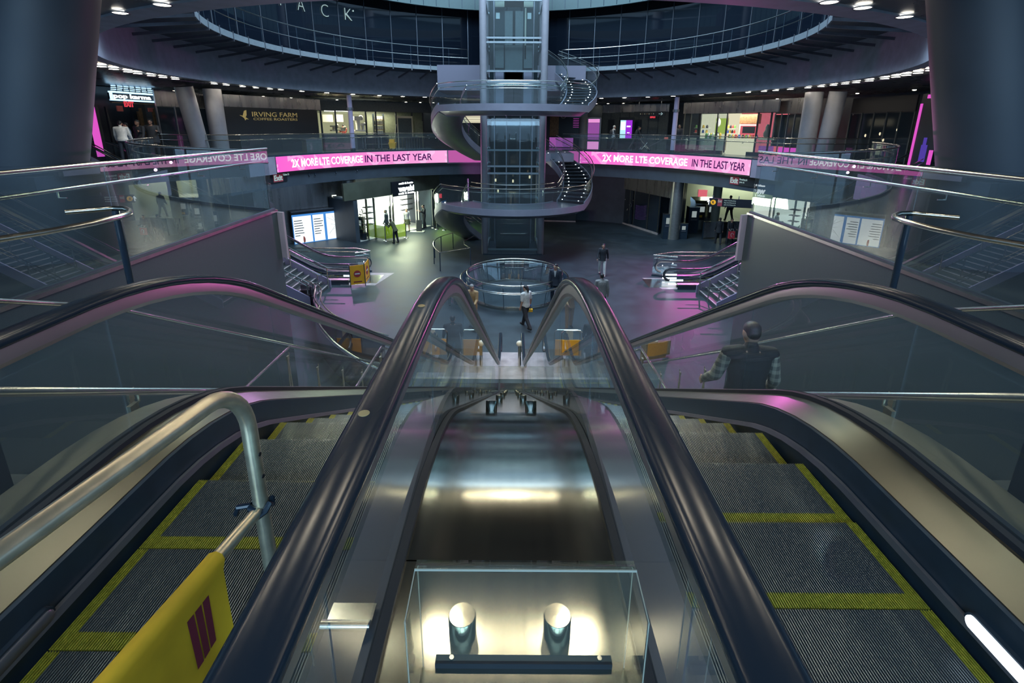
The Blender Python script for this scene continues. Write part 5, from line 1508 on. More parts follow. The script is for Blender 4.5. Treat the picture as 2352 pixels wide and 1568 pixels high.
# steel column, bin kiosk and plant between screen and shop
q = on_z(812, 545, FL)
tt = tag(MB().cyl((q.x, q.y, 0), 0.42, FL, -1.82, 32).build('column', 'column_steel' if 'column_steel' in MATS else mat('column_steel', (0.30, 0.31, 0.30), 0.34, 0.7, noise=0.1)), kind='structure')
q = on_z(1545, 548, FL)
tt = tag(MB().cyl((q.x, q.y, 0), 0.42, FL, -1.82, 32).build('column', 'column_steel' if 'column_steel' in MATS else mat('column_steel', (0.30, 0.31, 0.30), 0.34, 0.7, noise=0.1)), kind='structure')
def kiosk(x, y, w, d_, h, label, name='kiosk', slot=True, face='dark_metal', cat='kiosk'):
    q = on_z(x, y, FL); tt = thing(name, label, cat, q)
    MB().box(q.x - w / 2, q.x + w / 2, q.y, q.y + d_, FL, FL + h).build('body', face, tt, smooth=False)
    MB().box(q.x - w / 2 - 0.01, q.x + w / 2 + 0.01, q.y - 0.02, q.y + d_, FL + h, FL + h + 0.04).build('top', 'steel', tt, smooth=False)
    if slot:
        MB().box(q.x - w * 0.22, q.x + w * 0.22, q.y - 0.012, q.y, FL + h * 0.62, FL + h * 0.86).build('screen', 'screen_dim' if 'screen_dim' in MATS else emis('screen_dim', (0.5, 0.6, 0.6), 0.4), tt, smooth=False)
        MB().box(q.x - w * 0.3, q.x + w * 0.3, q.y - 0.03, q.y, FL + h * 0.5, FL + h * 0.56).build('slot', 'grey_metal', tt, smooth=False)
    return tt
kiosk(828, 548, 0.55, 0.4, 1.45, 'dark slim kiosk beside the left steel column by the white shop')
kiosk(1530, 549, 0.5, 0.4, 1.7, 'dark slim kiosk leaning on the right steel column')
kiosk(1568, 549, 0.55, 0.45, 1.05, 'short pale topped ticket validator right of the steel column', 'ticket_validator')
kiosk(1590, 535, 0.75, 0.6, 1.85, 'black box machine with a slanted pale top between validator and ticket machines', 'ticket_machine')
# tall steel ticket machines
q = on_z(1618, 528, FL)
tt = thing('ticket_machine', 'pair of tall brushed steel ticket machines under a sloping hood', 'ticket machine', q)
MB().box(q.x - 0.9, q.x + 0.9, q.y, q.y + 0.9, FL, FL + 2.0).build('cabinet', 'steel', tt, smooth=False)
MB().sweep([[(x, q.y - 0.25, FL + 2.0), (x, q.y + 0.9, FL + 2.0), (x, q.y + 0.9, FL + 2.35), (x, q.y - 0.05, FL + 2.2)] for x in (q.x - 0.95, q.x + 0.95)]).build('hood', 'steel', tt, smooth=False)
for sx in (-1, 1):
    MB().box(q.x + sx * 0.45 - 0.36, q.x + sx * 0.45 + 0.36, q.y - 0.03, q.y, FL + 0.75, FL + 1.9).build('front_panel', 'black_glass', tt, smooth=False)
    MB().box(q.x + sx * 0.45 - 0.15, q.x + sx * 0.45 + 0.15, q.y - 0.05, q.y - 0.03, FL + 0.95, FL + 1.12).build('coin_tray', 'bucket_yellow', tt, smooth=False)
    MB().box(q.x + sx * 0.45 - 0.28, q.x + sx * 0.45 + 0.28, q.y - 0.04, q.y - 0.03, FL + 1.35, FL + 1.75).build('screen', 'screen_dim', tt, smooth=False)
# steel barriers in front of the people by the ticket hall
for x0, x1, y, lab in ((1612, 1645, 549, 'brushed steel barrier panel in front of the ticket machines'), (1668, 1705, 548, 'brushed steel barrier panel behind the person with the red bag')):
    A, B = on_z(x0, y, FL), on_z(x1, y, FL)
    tt = thing('steel_barrier', lab, 'barrier', (A + B) / 2)
    F = Front(A, B)
    fpart(F, tt, 'panel', 'wall_metal', (0, F.w, -0.04, 0.0, 0.12, 1.18)); fpart(F, tt, 'cap_rail', 'tube_steel', (0, F.w, -0.06, 0.02, 1.18, 1.23)); fpart(F, tt, 'post', 'dark_metal', (0, 0.06, -0.06, 0.02, 0, 1.18)); fpart(F, tt, 'post', 'dark_metal', (F.w - 0.06, F.w, -0.06, 0.02, 0, 1.18))
# far right pale room with a red poster
A, B = on_z(1560, 505, FL), on_z(1760, 520, FL)
F = Front(A, B)
U = lambda x: F.of(x)[0]
t = thing('passage_hall', 'pale lit passage wall with a red poster beyond the ticket machines', 'hall', F.p(F.w / 2, 0, 0))
mat('hall_pale', (0.36, 0.38, 0.30), 0.6)
fpart(F, t, 'wall', 'hall_pale', (0, F.w + 6, -1.2, -1.1, 0, 3.88))
_, z1 = F.of(1630, 440); _, z0 = F.of(1630, 458)
fpart(F, t, 'red_poster', 'candy_pink', (U(1618), U(1640), -1.08, -1.05, z0, z1))
lamp('hall_lamp', 'AREA', F.p(F.w * 0.6, 0.2, 3.6), F.p(F.w * 0.6, -0.4, 0), (0.9, 1.0, 0.75), 150, 4.5, 0.6)
q = on_z(1657, 545, FL)
tag(MB().cyl((q.x, q.y + 1.5, 0), 0.3, FL, -1.75, 24).build('column', 'hall_pale'), kind='structure')
# --- dark glass front with two doors, right
F = Front(on_z(1368, 493, FL), on_z(1532, 546, FL))
U = lambda x: F.of(x)[0]
t = thing('glazed_storefront', 'dark glazed front with double doors and dot pattern right of the spiral stair', 'shop front', F.p(F.w / 2, 0, 0))
h = 2.75
fpart(F, t, 'steel_header', 'wall_metal', (-0.3, F.w + 0.3, -0.05, 0.1, h, 3.88))
for a, b in ((1368, 1402), (1404, 1466), (1470, 1504), (1506, 1532)):
    fpart(F, t, 'glazing', 'black_glass', (U(a), U(b), -0.02, 0.02, 0.15, h))
for x in (1369, 1402, 1406, 1460, 1470, 1505, 1531):
    fpart(F, t, 'mullion', 'steel', (U(x) - 0.025, U(x) + 0.025, -0.02, 0.06, 0.0, h))
fpart(F, t, 'sill', 'pale_stone', (U(1368), U(1405), -0.02, 0.08, 0, 0.14), (U(1460), U(1532), -0.02, 0.08, 0, 0.14), (U(1407), U(1460), -0.02, 0.06, 0, 0.10))
for x in (1430, 1435): fpart(F, t, 'door_handle', 'tube_steel', (U(x) - 0.015, U(x) + 0.015, 0.05, 0.08, 0.9, 1.4))
for x, y in ((1423, 468), (1449, 471)):
    uc, zc = F.of(x, y)
    MB().tube([F.p(uc + 0.13 * math.cos(2 * PI * k / 16), 0.03, zc + 0.16 * math.sin(2 * PI * k / 16)) for k in range(16)], 0.014, 6, closed=True).build('ring_mark', 'grey_metal', t)
m = MB()
for x, y in ((1434, 466), (1431, 471), (1437, 458), (1427, 478), (1442, 480), (1447, 470), (1441, 482), (1455, 460)):
    uc, zc = F.of(x, y); m.ball(F.p(uc, 0.03, zc), 0.03, 0.02, 0.03, 8, 6)
m.build('dot_pattern', 'cream', t)
emis('violet_faint', (0.06, 0.03, 0.14), 0.5)
m = MB()
for k in range(12): m.tube([F.p(U(1472) + 0.1 + 1.3 * j / 8, 0.028, 1.7 - 0.09 * k + 0.25 * (j / 8) ** 2 - 0.1 * j / 8) for j in range(9)], 0.009, 5)
m.build('line_graphic', 'violet_faint', t)
# steel wall left of that front, behind the lift
for p0, p1, mm in ((on_z(1000, 516, FL), on_z(1110, 505, FL), 'wall_dark'), (on_z(1240, 500, FL), on_z(1368, 493, FL), 'wall_dark')):
    F = Front(p0, p1)
    tag(MB().box(0, F.w, -0.3, 0, 0, 3.88, F.M).build('wall_rear', mm, smooth=False), kind='structure')
F = Front(on_z(1250, 508, FL), on_z(1322, 510, FL))
t = thing('shop_counter', 'low dark counter with a pale foot strip behind the spiral stair', 'counter', F.p(F.w / 2, 0, 0))
fpart(F, t, 'body', 'shop_black', (0, F.w, -0.5, 0, 0.1, 1.0)); fpart(F, t, 'foot_strip', 'pale_stone', (0, F.w, -0.45, 0.02, 0, 0.1))
F = Front(on_z(1022, 512, FL), on_z(1078, 508, FL))
t = thing('window_poster', 'violet lit poster wall behind the first stair landing', 'poster', F.p(F.w / 2, 0, 0))
emis('violet_wall', (0.20, 0.10, 0.26), 0.7)
fpart(F, t, 'panel', 'violet_wall', (0, F.w, 0, 0.05, 1.4, 3.4)); fpart(F, t, 'white_drawing', 'cream', (F.w * 0.45, F.w * 0.75, 0.05, 0.07, 1.5, 2.3))
fpart(F, t, 'base', 'shop_black', (0, F.w, 0, 0.06, 0, 1.4))
q = F.p(-0.4, 0.4, 2.2)
o = MB().box(q.x - 0.1, q.x + 0.1, q.y, q.y + 0.08, q.z - 0.16, q.z + 0.16).build('exit_sign', 'exit_red', smooth=False); tag(o, 'small red sign glowing left of the violet poster wall', 'sign')

# --- hanging and beam mounted signs
def beam_sign(x0, x1, y0, y1, label, red_to, txts):
    rad = RI + 0.2
    A, B = on_r(x0, (y0 + y1) / 2, rad), on_r(x1, (y0 + y1) / 2, rad)
    F = Front((A.x, A.y, 0), (B.x, B.y, 0), 0)
    t = thing('exit_sign', label, 'sign', F.p(F.w / 2, 0, -1.3))
    zt, zb = F.of((x0 + x1) / 2, y0)[1], F.of((x0 + x1) / 2, y1)[1]
    fpart(F, t, 'board', 'shop_black', (0, F.w, -0.08, 0.0, zb, zt))
    ur = F.of(red_to[1])[0]; ul = F.of(red_to[0])[0]
    mat('sign_red', (0.30, 0.05, 0.07), 0.5, emit=(0.35, 0.06, 0.08), estr=0.12) if 'sign_red' not in MATS else None
    fpart(F, t, 'red_field', 'sign_red', (ul, ur, 0.0, 0.01, zb + 0.02, zt - 0.02))
    text_part('Exit', 0.3, 'letter_white', t, F.p((ul + ur) / 2, 0.015, (zt + zb) / 2), F.u, 'white_lettering', bold=0.01, width=(ur - ul) * 0.86, height=(zt - zb) * 0.66)
    for s_, xa, xb, ya_, yb_ in txts:
        ua, ub = F.of(xa)[0], F.of(xb)[0]
        text_part(s_, 0.2, 'letter_white', t, F.p((ua + ub) / 2, 0.012, (F.of(xa, ya_)[1] + F.of(xa, yb_)[1]) / 2), F.u, 'small_lettering', width=ub - ua, height=abs(F.of(xa, ya_)[1] - F.of(xa, yb_)[1]))
    return t
beam_sign(607, 660, 399, 419, 'red and black sign reading Exit under the left banner', (614, 637), (('Fulton St', 638, 652, 400, 405),))
beam_sign(1690, 1738, 408, 428, 'red and black sign reading Exit under the right banner', (1691, 1712), (('Broadway &', 1714, 1732, 411, 417), ('John St', 1714, 1726, 418, 423)))
A, B = on_y(1628, 466, 25.5), on_y(1730, 470, 24.8)
F = Front((A.x, A.y, 0), (B.x, B.y, 0), 0)
U = lambda x: F.of(x)[0]
t = thing('direction_sign', 'black hanging station sign with white arrow and yellow route disc', 'sign', F.p(F.w / 2, 0, -2.6))
zt, zb = F.of(1680, 457)[1], F.of(1680, 476)[1]
fpart(F, t, 'board', 'shop_black', (0, F.w, -0.06, 0.0, zb, zt))
fpart(F, t, 'hanger', 'grey_metal', (U(1655), U(1655) + 0.04, -0.04, 0.0, zt, -1.75), (U(1717), U(1717) + 0.04, -0.04, 0.0, zt, -1.75))
fpart(F, t, 'red_field', 'sign_red', (U(1668), U(1679), 0.0, 0.01, zb + 0.03, zt - 0.03))
text_part('↑', 0.4, 'sign_white', t, F.p(U(1647), 0.012, (zt + zb) / 2), F.u, 'arrow', bold=0.01, width=0.17, height=0.26)
emis('route_yellow', (0.75, 0.42, 0.04), 0.75)
o = MB().tube([F.p(U(1657.5), 0.0, (zt + zb) / 2), F.p(U(1657.5), 0.012, (zt + zb) / 2)], 0.13, 24).build('route_disc', 'route_yellow', t)
text_part('R', 0.3, 'shop_black', t, F.p(U(1657.5), 0.016, (zt + zb) / 2), F.u, 'route_letter', bold=0.012, width=0.1, height=0.14)
text_part('Exit', 0.3, 'letter_white', t, F.p(U(1673.5), 0.014, (zt + zb) / 2 + 0.08), F.u, 'white_lettering', width=U(1678) - U(1669), height=0.14)
for k, s_ in enumerate(('Fulton St & Broadway', 'Dey St & Church St', 'John St & Nassau St')):
    text_part(s_, 0.2, 'letter_white', t, F.p((U(1683) + U(1712)) / 2, 0.012, zt - 0.1 - 0.11 * k), F.u, 'small_lettering', width=U(1712) - U(1684), height=0.075)
# row of small spot lamps under the left banner's beam
for k, x in enumerate((710, 724, 772, 820)):
    p = on_r(x, 403 - (x - 710) * 0.10, RI + 0.22)
    tt = thing('spot_lamp', 'small black spot lamp in the row under the left pink banner', 'spot lamp', p, 'spot lamps under the left banner')
    MB().tube([p + Vector((0, 0, 0.12)), p + Vector((0, 0, 0.0)), p + Vector((0.02, -0.03, -0.02))], 0.05, 12).build('body', 'dark_metal', tt)
    MB().tube([p + Vector((0.06 * math.cos(2 * PI * j / 12), -0.05, -0.02 + 0.06 * math.sin(2 * PI * j / 12))) for j in range(12)], 0.012, 6, closed=True).build('rim', 'grey_metal', tt)

# --- green mesh fence of belt posts in front of the shop
mat('mesh_green', (0.23, 0.30, 0.05), 0.7); 
def veil(name, col, a):
    m = D.materials.new(name); m.use_nodes = True; nt = m.node_tree; nt.nodes.clear()
    out = nt.nodes.new('ShaderNodeOutputMaterial'); tr = nt.nodes.new('ShaderNodeBsdfTransparent'); di = nt.nodes.new('ShaderNodeBsdfDiffuse'); tl = nt.nodes.new('ShaderNodeBsdfTranslucent')
    di.inputs[0].default_value = tl.inputs[0].default_value = (*col, 1)
    m1 = nt.nodes.new('ShaderNodeMixShader'); m1.inputs[0].default_value = 0.5; nt.links.new(di.outputs[0], m1.inputs[1]); nt.links.new(tl.outputs[0], m1.inputs[2])
    m2 = nt.nodes.new('ShaderNodeMixShader'); m2.inputs[0].default_value = a; nt.links.new(tr.outputs[0], m2.inputs[1]); nt.links.new(m1.outputs[0], m2.inputs[2])
    nt.links.new(m2.outputs[0], out.inputs[0]); MATS[name] = m
veil('mesh_veil', (0.30, 0.40, 0.03), 0.62)
P0, P1, P2 = on_z(845, 546, FL), on_z(886, 553, FL), on_z(933, 546, FL)
t = thing('mesh_fence', 'sheer yellow green mesh fence on three steel posts in front of the white shop', 'fence', P1)
for a, b in ((P0, P1), (P1, P2)):
    d_ = (b - a); nn = Vector((-d_.y, d_.x, 0)).normalized() * 0.004
    MB().sweep([[q - nn + Vector((0, 0, 0.12)), q + nn + Vector((0, 0, 0.12)), q + nn + Vector((0, 0, 0.98)), q - nn + Vector((0, 0, 0.98))] for q in (a, b)]).build('mesh_cloth', 'mesh_veil', t, smooth=False)
for q in (P0, P1, P2):
    mb = MB().cyl((q.x, q.y, 0), 0.035, FL, FL + 1.05, 12); mb.lathe([(0.0001, 0), (0.18, 0), (0.16, 0.03), (0.0001, 0.05)], tuple(q), 20)
    mb.build('post', 'tube_steel', t)
for x, y in ((995, 523), (1003, 526), (1020, 528)):
    q = on_z(x, y, FL); tt = thing('belt_post', {995: 'steel belt post nearest the white shop doorway', 1003: 'steel belt post between two others behind the stair foot', 1020: 'steel belt post closest to the spiral stair foot'}[x], 'post', q)
    MB().cyl((q.x, q.y, 0), 0.035, FL, FL + 1.0, 12).build('pole', 'tube_steel', tt)
    MB().lathe([(0.0001, 0), (0.17, 0), (0.15, 0.03), (0.0001, 0.05)], tuple(q), 20).build('base', 'tube_steel', tt)
q = on_z(958, 533, FL)
tt = thing('folding_sign', 'dark folding board sign on a pale base in the shop doorway', 'sign', q)
MB().box(q.x - 0.5, q.x + 0.5, q.y - 0.2, q.y + 0.3, FL, FL + 0.06).build('base', 'white_stuff', tt, smooth=False)
MB().sweep([[(x, q.y, FL + 0.06), (x, q.y + 0.05, FL + 0.06), (x, q.y + 0.20, FL + 0.85), (x, q.y + 0.15, FL + 0.85)] for x in (q.x - 0.05, q.x + 0.35)]).build('board', 'silhouette', tt, smooth=False)
# leafy plant
mat('leaf', (0.05, 0.09, 0.035), 0.6); q = on_z(836, 551, FL)
tt = thing('potted_plant', 'tall leafy plant beside the kiosk at the left edge of the white shop', 'plant', q)
MB().lathe([(0.0001, 0), (0.2, 0), (0.25, 0.5), (0.22, 0.5), (0.0001, 0.45)], tuple(q), 20).build('pot', 'shop_black', tt)
m = MB(); rl = random.Random(11)
for k in range(60):
    z = 0.5 + 1.5 * rl.random(); a = rl.random() * 2 * PI; L_ = 0.25 + 0.25 * rl.random(); b = Vector((q.x + 0.05 * math.cos(a), q.y + 0.05 * math.sin(a), FL + z))
    e_ = b + Vector((math.cos(a) * L_, math.sin(a) * L_, 0.25 * rl.random() - 0.05)); s_ = Vector((-math.sin(a), math.cos(a), 0)) * 0.05; mid = (b + e_) / 2 + Vector((0, 0, 0.06))
    m.quad(b, mid + s_, e_, mid - s_)
m.build('foliage', 'leaf', tt, smooth=False)
MB().tube([q + Vector((0, 0, 0.4)), q + Vector((0.03, 0, 2.0))], [0.03, 0.012], 8).build('stem', 'wood', tt)

# ================================================================== SIDE ESCALATORS AND STAIRS TO THE CONCOURSE
mat('blue_lit', (0.30, 0.42, 0.52), 0.5)
def side_group(sx, w):
    e = yend(5.7); y1 = e + 1.25
    # local +y runs down towards the middle of the hall
    xb = sx * 7.15; yc = 23.05 if sx < 0 else 22.65
    org = (xb + sx * (y1 + 0.3), yc, 0); rot = -PI / 2 if sx < 0 else PI / 2
    s_ = escalator(f'smaller escalator rising from the concourse to the gallery on the {w}, seen from its side', org, rot, first=1.0)
    # white comb lights
    Mx = Matrix.Translation(org) @ Matrix.Rotation(rot, 4, 'Z')
    tt = thing('comb_light', f'white light bars low at the foot of the {w} side escalator', 'light', Mx @ Vector((0, y1 - 0.3, -5.6)))
    for k, (sd, z) in enumerate(((-0.46, 0.30), (0.46, 0.30))):
        mb = MB()
        for q in (0.0, 0.18): mb.box(sd - 0.02, sd + 0.02, y1 - 0.75, y1 - 0.05, -5.7 + 0.08 + q, -5.7 + 0.16 + q, Mx)
        mb.build('light_bar', 'comb_white' if 'comb_white' in MATS else emis('comb_white', (0.85, 0.92, 1.0), 1.6), tt, smooth=False)
    lamp('comb_lamp', 'POINT', Mx @ Vector((0, y1 - 0.3, -5.2)), Mx @ Vector((0, y1, -5.7)), (0.8, 0.88, 1.0), 14, 0.02)
    # stairs in front of it
    t = thing('staircase', f'stone stairs with pale nosings beside the {w} side escalator', 'stairs', (sx * 9.5, 20.3, FL))
    n = 36; rise = 5.7 / n; run = rise / math.tan(R(30)); xs = 8.6
    yA, yB = (19.35, 21.65) if sx < 0 else (19.0, 21.2)
    mb, nb = MB(), MB()
    for k in range(n):
        x0 = xs + run * k
        mb.box(*sorted((sx * x0, sx * (x0 + run + 0.03))), yA, yB, FL + rise * k - (0.12 if k else 0), FL + rise * (k + 1))
        nb.box(*sorted((sx * (x0 - 0.004), sx * (x0 + 0.07))), yA + 0.02, yB - 0.02, FL + rise * (k + 1), FL + rise * (k + 1) + 0.004)
    mb.build('flight', 'stair_stone', t, smooth=False); nb.build('nosing', 'pale_stone', t, smooth=False)
    def line(y, h, ext): return [(sx * (xs - ext), y, FL + h), (sx * (xs - 0.05), y, FL + h), (sx * (xs + run * n), y, FL + h + 5.7), (sx * (xs + run * n + 0.5), y, FL + h + 5.7)]
    for y in (yA + 0.04, (yA + yB) / 2, yB - 0.04):
        MB().tube(line(y, 0.98, 0.75), 0.024, 8).build('handrail', 'tube_steel', t)
        if y != (yA + yB) / 2: MB().tube(line(y, 0.80, 0.5), 0.02, 8).build('lower_rail', 'tube_steel', t)
        for k in (0, 6, 12, 18, 24, 30):
            x = xs + run * k
            MB().tube([(sx * x, y, FL + rise * k), (sx * x, y, FL + 0.98 + rise * k)], 0.03, 8).build('rail_post', 'tube_steel', t)
    for y in (yA - 0.06, yB + 0.02):
        mb = MB().sweep([[(sx * x, y, z - 0.25), (sx * x, y + 0.05, z - 0.25), (sx * x, y + 0.05, z + 0.22), (sx * x, y, z + 0.22)] for x, z in ((xs - 0.1, FL + 0.15), (xs + run * n, 0.1))])
        mb.build('stringer', 'blue_pink_tone', t, smooth=False)
    # glass guard round the stair opening behind the escalator
    P = [(sx * 14, 24.9), (sx * 8.2, 24.9), (sx * 7.35, 24.35), (sx * 8.0, 23.95)]
    if sx > 0: P = [(sx * 14, 24.5), (sx * 8.4, 24.5), (sx * 7.2, 23.9), (sx * 8.3, 23.5)]
    guard('glass_guard', f'angular glass guard with double rails behind the {w} side escalator', P if sx > 0 else P[::-1], FL, panel=1.6, top=1.10, second=0.92, clips=False, mats='guard_glass')
side_group(-1, 'left'); side_group(1, 'right')
# curved low wall with twin rails running from the left stairs' foot
t = thing('curved_parapet', 'low curved polished wall with twin rails at the foot of the left stairs', 'parapet', (-6, 15, FL))
mat('pink_lit_polish', (0.34, 0.27, 0.34), 0.16, 0.85, noise=0.1)  # reflected pink light is put into the base colour as a tint
cp = [on_z(690, 640, FL + 1.0), on_z(722, 655, FL + 1.0), on_z(722, 685, FL + 1.0), on_z(745, 714, FL + 1.0), on_z(790, 738, FL + 1.0), on_z(838, 756, FL + 1.0), on_z(880, 768, FL + 1.0)]
def smooth(P, k=6):
    out = []
    for i in range(len(P) - 1):
        p0, p1, p2, p3 = P[max(i - 1, 0)], P[i], P[i + 1], P[min(i + 2, len(P) - 1)]
        for j in range(k):
            u = j / k
            out.append(0.5 * ((2 * p1) + (p2 - p0) * u + (2 * p0 - 5 * p1 + 4 * p2 - p3) * u * u + (3 * p1 - p0 - 3 * p2 + p3) * u ** 3))
    return out + [P[-1]]
S_ = smooth(cp)
MB().tube(S_, 0.028, 8).build('rail', 'tube_steel', t)
off = []
for i, p in enumerate(S_):
    d_ = (S_[min(i + 1, len(S_) - 1)] - S_[max(i - 1, 0)]).normalized(); off.append(p + Vector((-d_.y, d_.x, 0)) * 0.22)
MB().tube([p + Vector((0, 0, -0.12)) for p in off], 0.024, 8).build('rail', 'tube_steel', t)
secs = []
for i, p in enumerate(S_):
    d_ = (S_[min(i + 1, len(S_) - 1)] - S_[max(i - 1, 0)]).normalized(); nn = Vector((-d_.y, d_.x, 0))
    secs.append([Vector((p.x, p.y, FL)) - nn * 0.04, Vector((p.x, p.y, FL)) + nn * 0.04, Vector((p.x, p.y, FL + 0.85)) + nn * 0.04, Vector((p.x, p.y, FL + 0.85)) - nn * 0.04])
MB().sweep(secs).build('wall', 'pink_lit_polish', t, angle=30)
for i in range(0, len(S_), 5):
    MB().tube([Vector((S_[i].x, S_[i].y, FL)), S_[i]], 0.02, 6).build('rail_post', 'dark_metal', t)
# polished wing wall that curves round the stairs' foot below it
t = thing('wing_wall', 'curved polished wall tinted for reflected pink light below the left escalator handrail', 'wall panel', (-5, 13, FL))
S_ = smooth([Vector(q) for q in ((-7.0, 16.6, FL), (-6.6, 15.31, FL), (-5.56, 13.76, FL), (-4.72, 12.82, FL), (-3.96, 12.14, FL), (-3.3, 11.7, FL))])
secs = []
for i, p in enumerate(S_):
    d_ = (S_[min(i + 1, len(S_) - 1)] - S_[max(i - 1, 0)]).normalized(); nn = Vector((-d_.y, d_.x, 0)) * 0.05
    secs.append([p - nn, p + nn, p + nn + Vector((0, 0, 1.0)), p - nn + Vector((0, 0, 1.0))])
MB().sweep(secs).build('wall', 'pink_lit_polish', t, angle=30)
MB().tube([p + Vector((0, 0, 1.03)) for p in S_], 0.025, 8).build('cap_rail', 'tube_steel', t)
# ================================================================== PEOPLE
mat('skin', (0.42, 0.24, 0.17), 0.55); mat('skin_dark', (0.20, 0.11, 0.075), 0.55)
mat('hair_black', (0.012, 0.012, 0.014), 0.5); mat('hair_grey', (0.25, 0.25, 0.24), 0.7)
for n_, c_ in dict(cloth_white=(0.62, 0.62, 0.60), cloth_black=(0.014, 0.017, 0.024), cloth_navy=(0.020, 0.028, 0.045), cloth_grey=(0.24, 0.24, 0.23), cloth_tan=(0.36, 0.23, 0.11), cloth_olive=(0.10, 0.11, 0.055), cloth_blue=(0.16, 0.24, 0.36), cloth_pale=(0.42, 0.42, 0.42), shoe_black=(0.012, 0.013, 0.016), shoe_pale=(0.5, 0.42, 0.38), glove_blue=(0.05, 0.22, 0.62), bag_red=(0.55, 0.04, 0.06)).items():
    mat(n_, c_, 0.75, noise=0.12, nscale=18)
def plaid(name):
    m = mat(name, (0.30, 0.30, 0.27), 0.8); nt = m.node_tree; b = nt.nodes['Principled BSDF']
    tc = nt.nodes.new('ShaderNodeTexCoord'); sp_ = nt.nodes.new('ShaderNodeSeparateXYZ'); nt.links.new(tc.outputs['Object'], sp_.inputs[0])
    outs = []
    for ax, sc_ in (('X', 90), ('Z', 75), ('Y', 90)):
        mu = nt.nodes.new('ShaderNodeMath'); mu.operation = 'MULTIPLY'; mu.inputs[1].default_value = sc_; nt.links.new(sp_.outputs[ax], mu.inputs[0])
        si = nt.nodes.new('ShaderNodeMath'); si.operation = 'SINE'; nt.links.new(mu.outputs[0], si.inputs[0])
        gt = nt.nodes.new('ShaderNodeMath'); gt.operation = 'GREATER_THAN'; gt.inputs[1].default_value = 0.1; nt.links.new(si.outputs[0], gt.inputs[0]); outs.append(gt.outputs[0])
    a1 = nt.nodes.new('ShaderNodeMath'); a1.operation = 'ADD'; nt.links.new(outs[0], a1.inputs[0]); nt.links.new(outs[1], a1.inputs[1])
    r_ = nt.nodes.new('ShaderNodeValToRGB'); r_.color_ramp.elements[0].color = (0.10, 0.095, 0.085, 1); r_.color_ramp.elements[1].color = (0.40, 0.36, 0.28, 1)
    dv = nt.nodes.new('ShaderNodeMath'); dv.operation = 'MULTIPLY'; dv.inputs[1].default_value = 0.5; nt.links.new(a1.outputs[0], dv.inputs[0]); nt.links.new(dv.outputs[0], r_.inputs[0])
    nt.links.new(r_.outputs[0], b.inputs['Base Color'])
plaid('cloth_plaid')

def remesh(mb, name, m, vox, sm=3):
    me = D.meshes.new('raw'); me.from_pydata(mb.v, [], mb.f)
    bm = bmesh.new(); bm.from_mesh(me); bmesh.ops.remove_doubles(bm, verts=bm.verts, dist=1e-5); bmesh.ops.recalc_face_normals(bm, faces=bm.faces); bm.to_mesh(me); bm.free()
    o = D.objects.new('raw', me); COL.objects.link(o)
    rm = o.modifiers.new('r', 'REMESH'); rm.mode = 'VOXEL'; rm.voxel_size = vox; rm.use_smooth_shade = True
    s_ = o.modifiers.new('s', 'SMOOTH'); s_.iterations = sm; s_.factor = 0.5
    out = D.meshes.new_from_object(o.evaluated_get(bpy.context.evaluated_depsgraph_get()))
    D.objects.remove(o); D.meshes.remove(me)
    out.name = name; out.materials.clear(); out.materials.append(MATS[m]); out.shade_smooth()
    return out
def limb(mb, pts, rad, n=12):
    """tapered chain with round ends"""
    for i in range(len(pts) - 1):
        a, b = Vector(pts[i]), Vector(pts[i + 1]); k = 5
        mb.tube([a + (b - a) * j / k for j in range(k + 1)], [rad[i] + (rad[i + 1] - rad[i]) * j / k for j in range(k + 1)], n)
    for p, r in zip(pts, rad): mb.ball(p, r, r, r, n, 8)
    return mb
def swing(v, ang, out=0.0, side=1):
    """swing a hanging vector forward (+y) by ang, outwards by out"""
    a, b = R(ang), R(out)
    return Vector((side * math.sin(b), math.sin(a) * math.cos(b), -math.cos(a) * math.cos(b))) * v

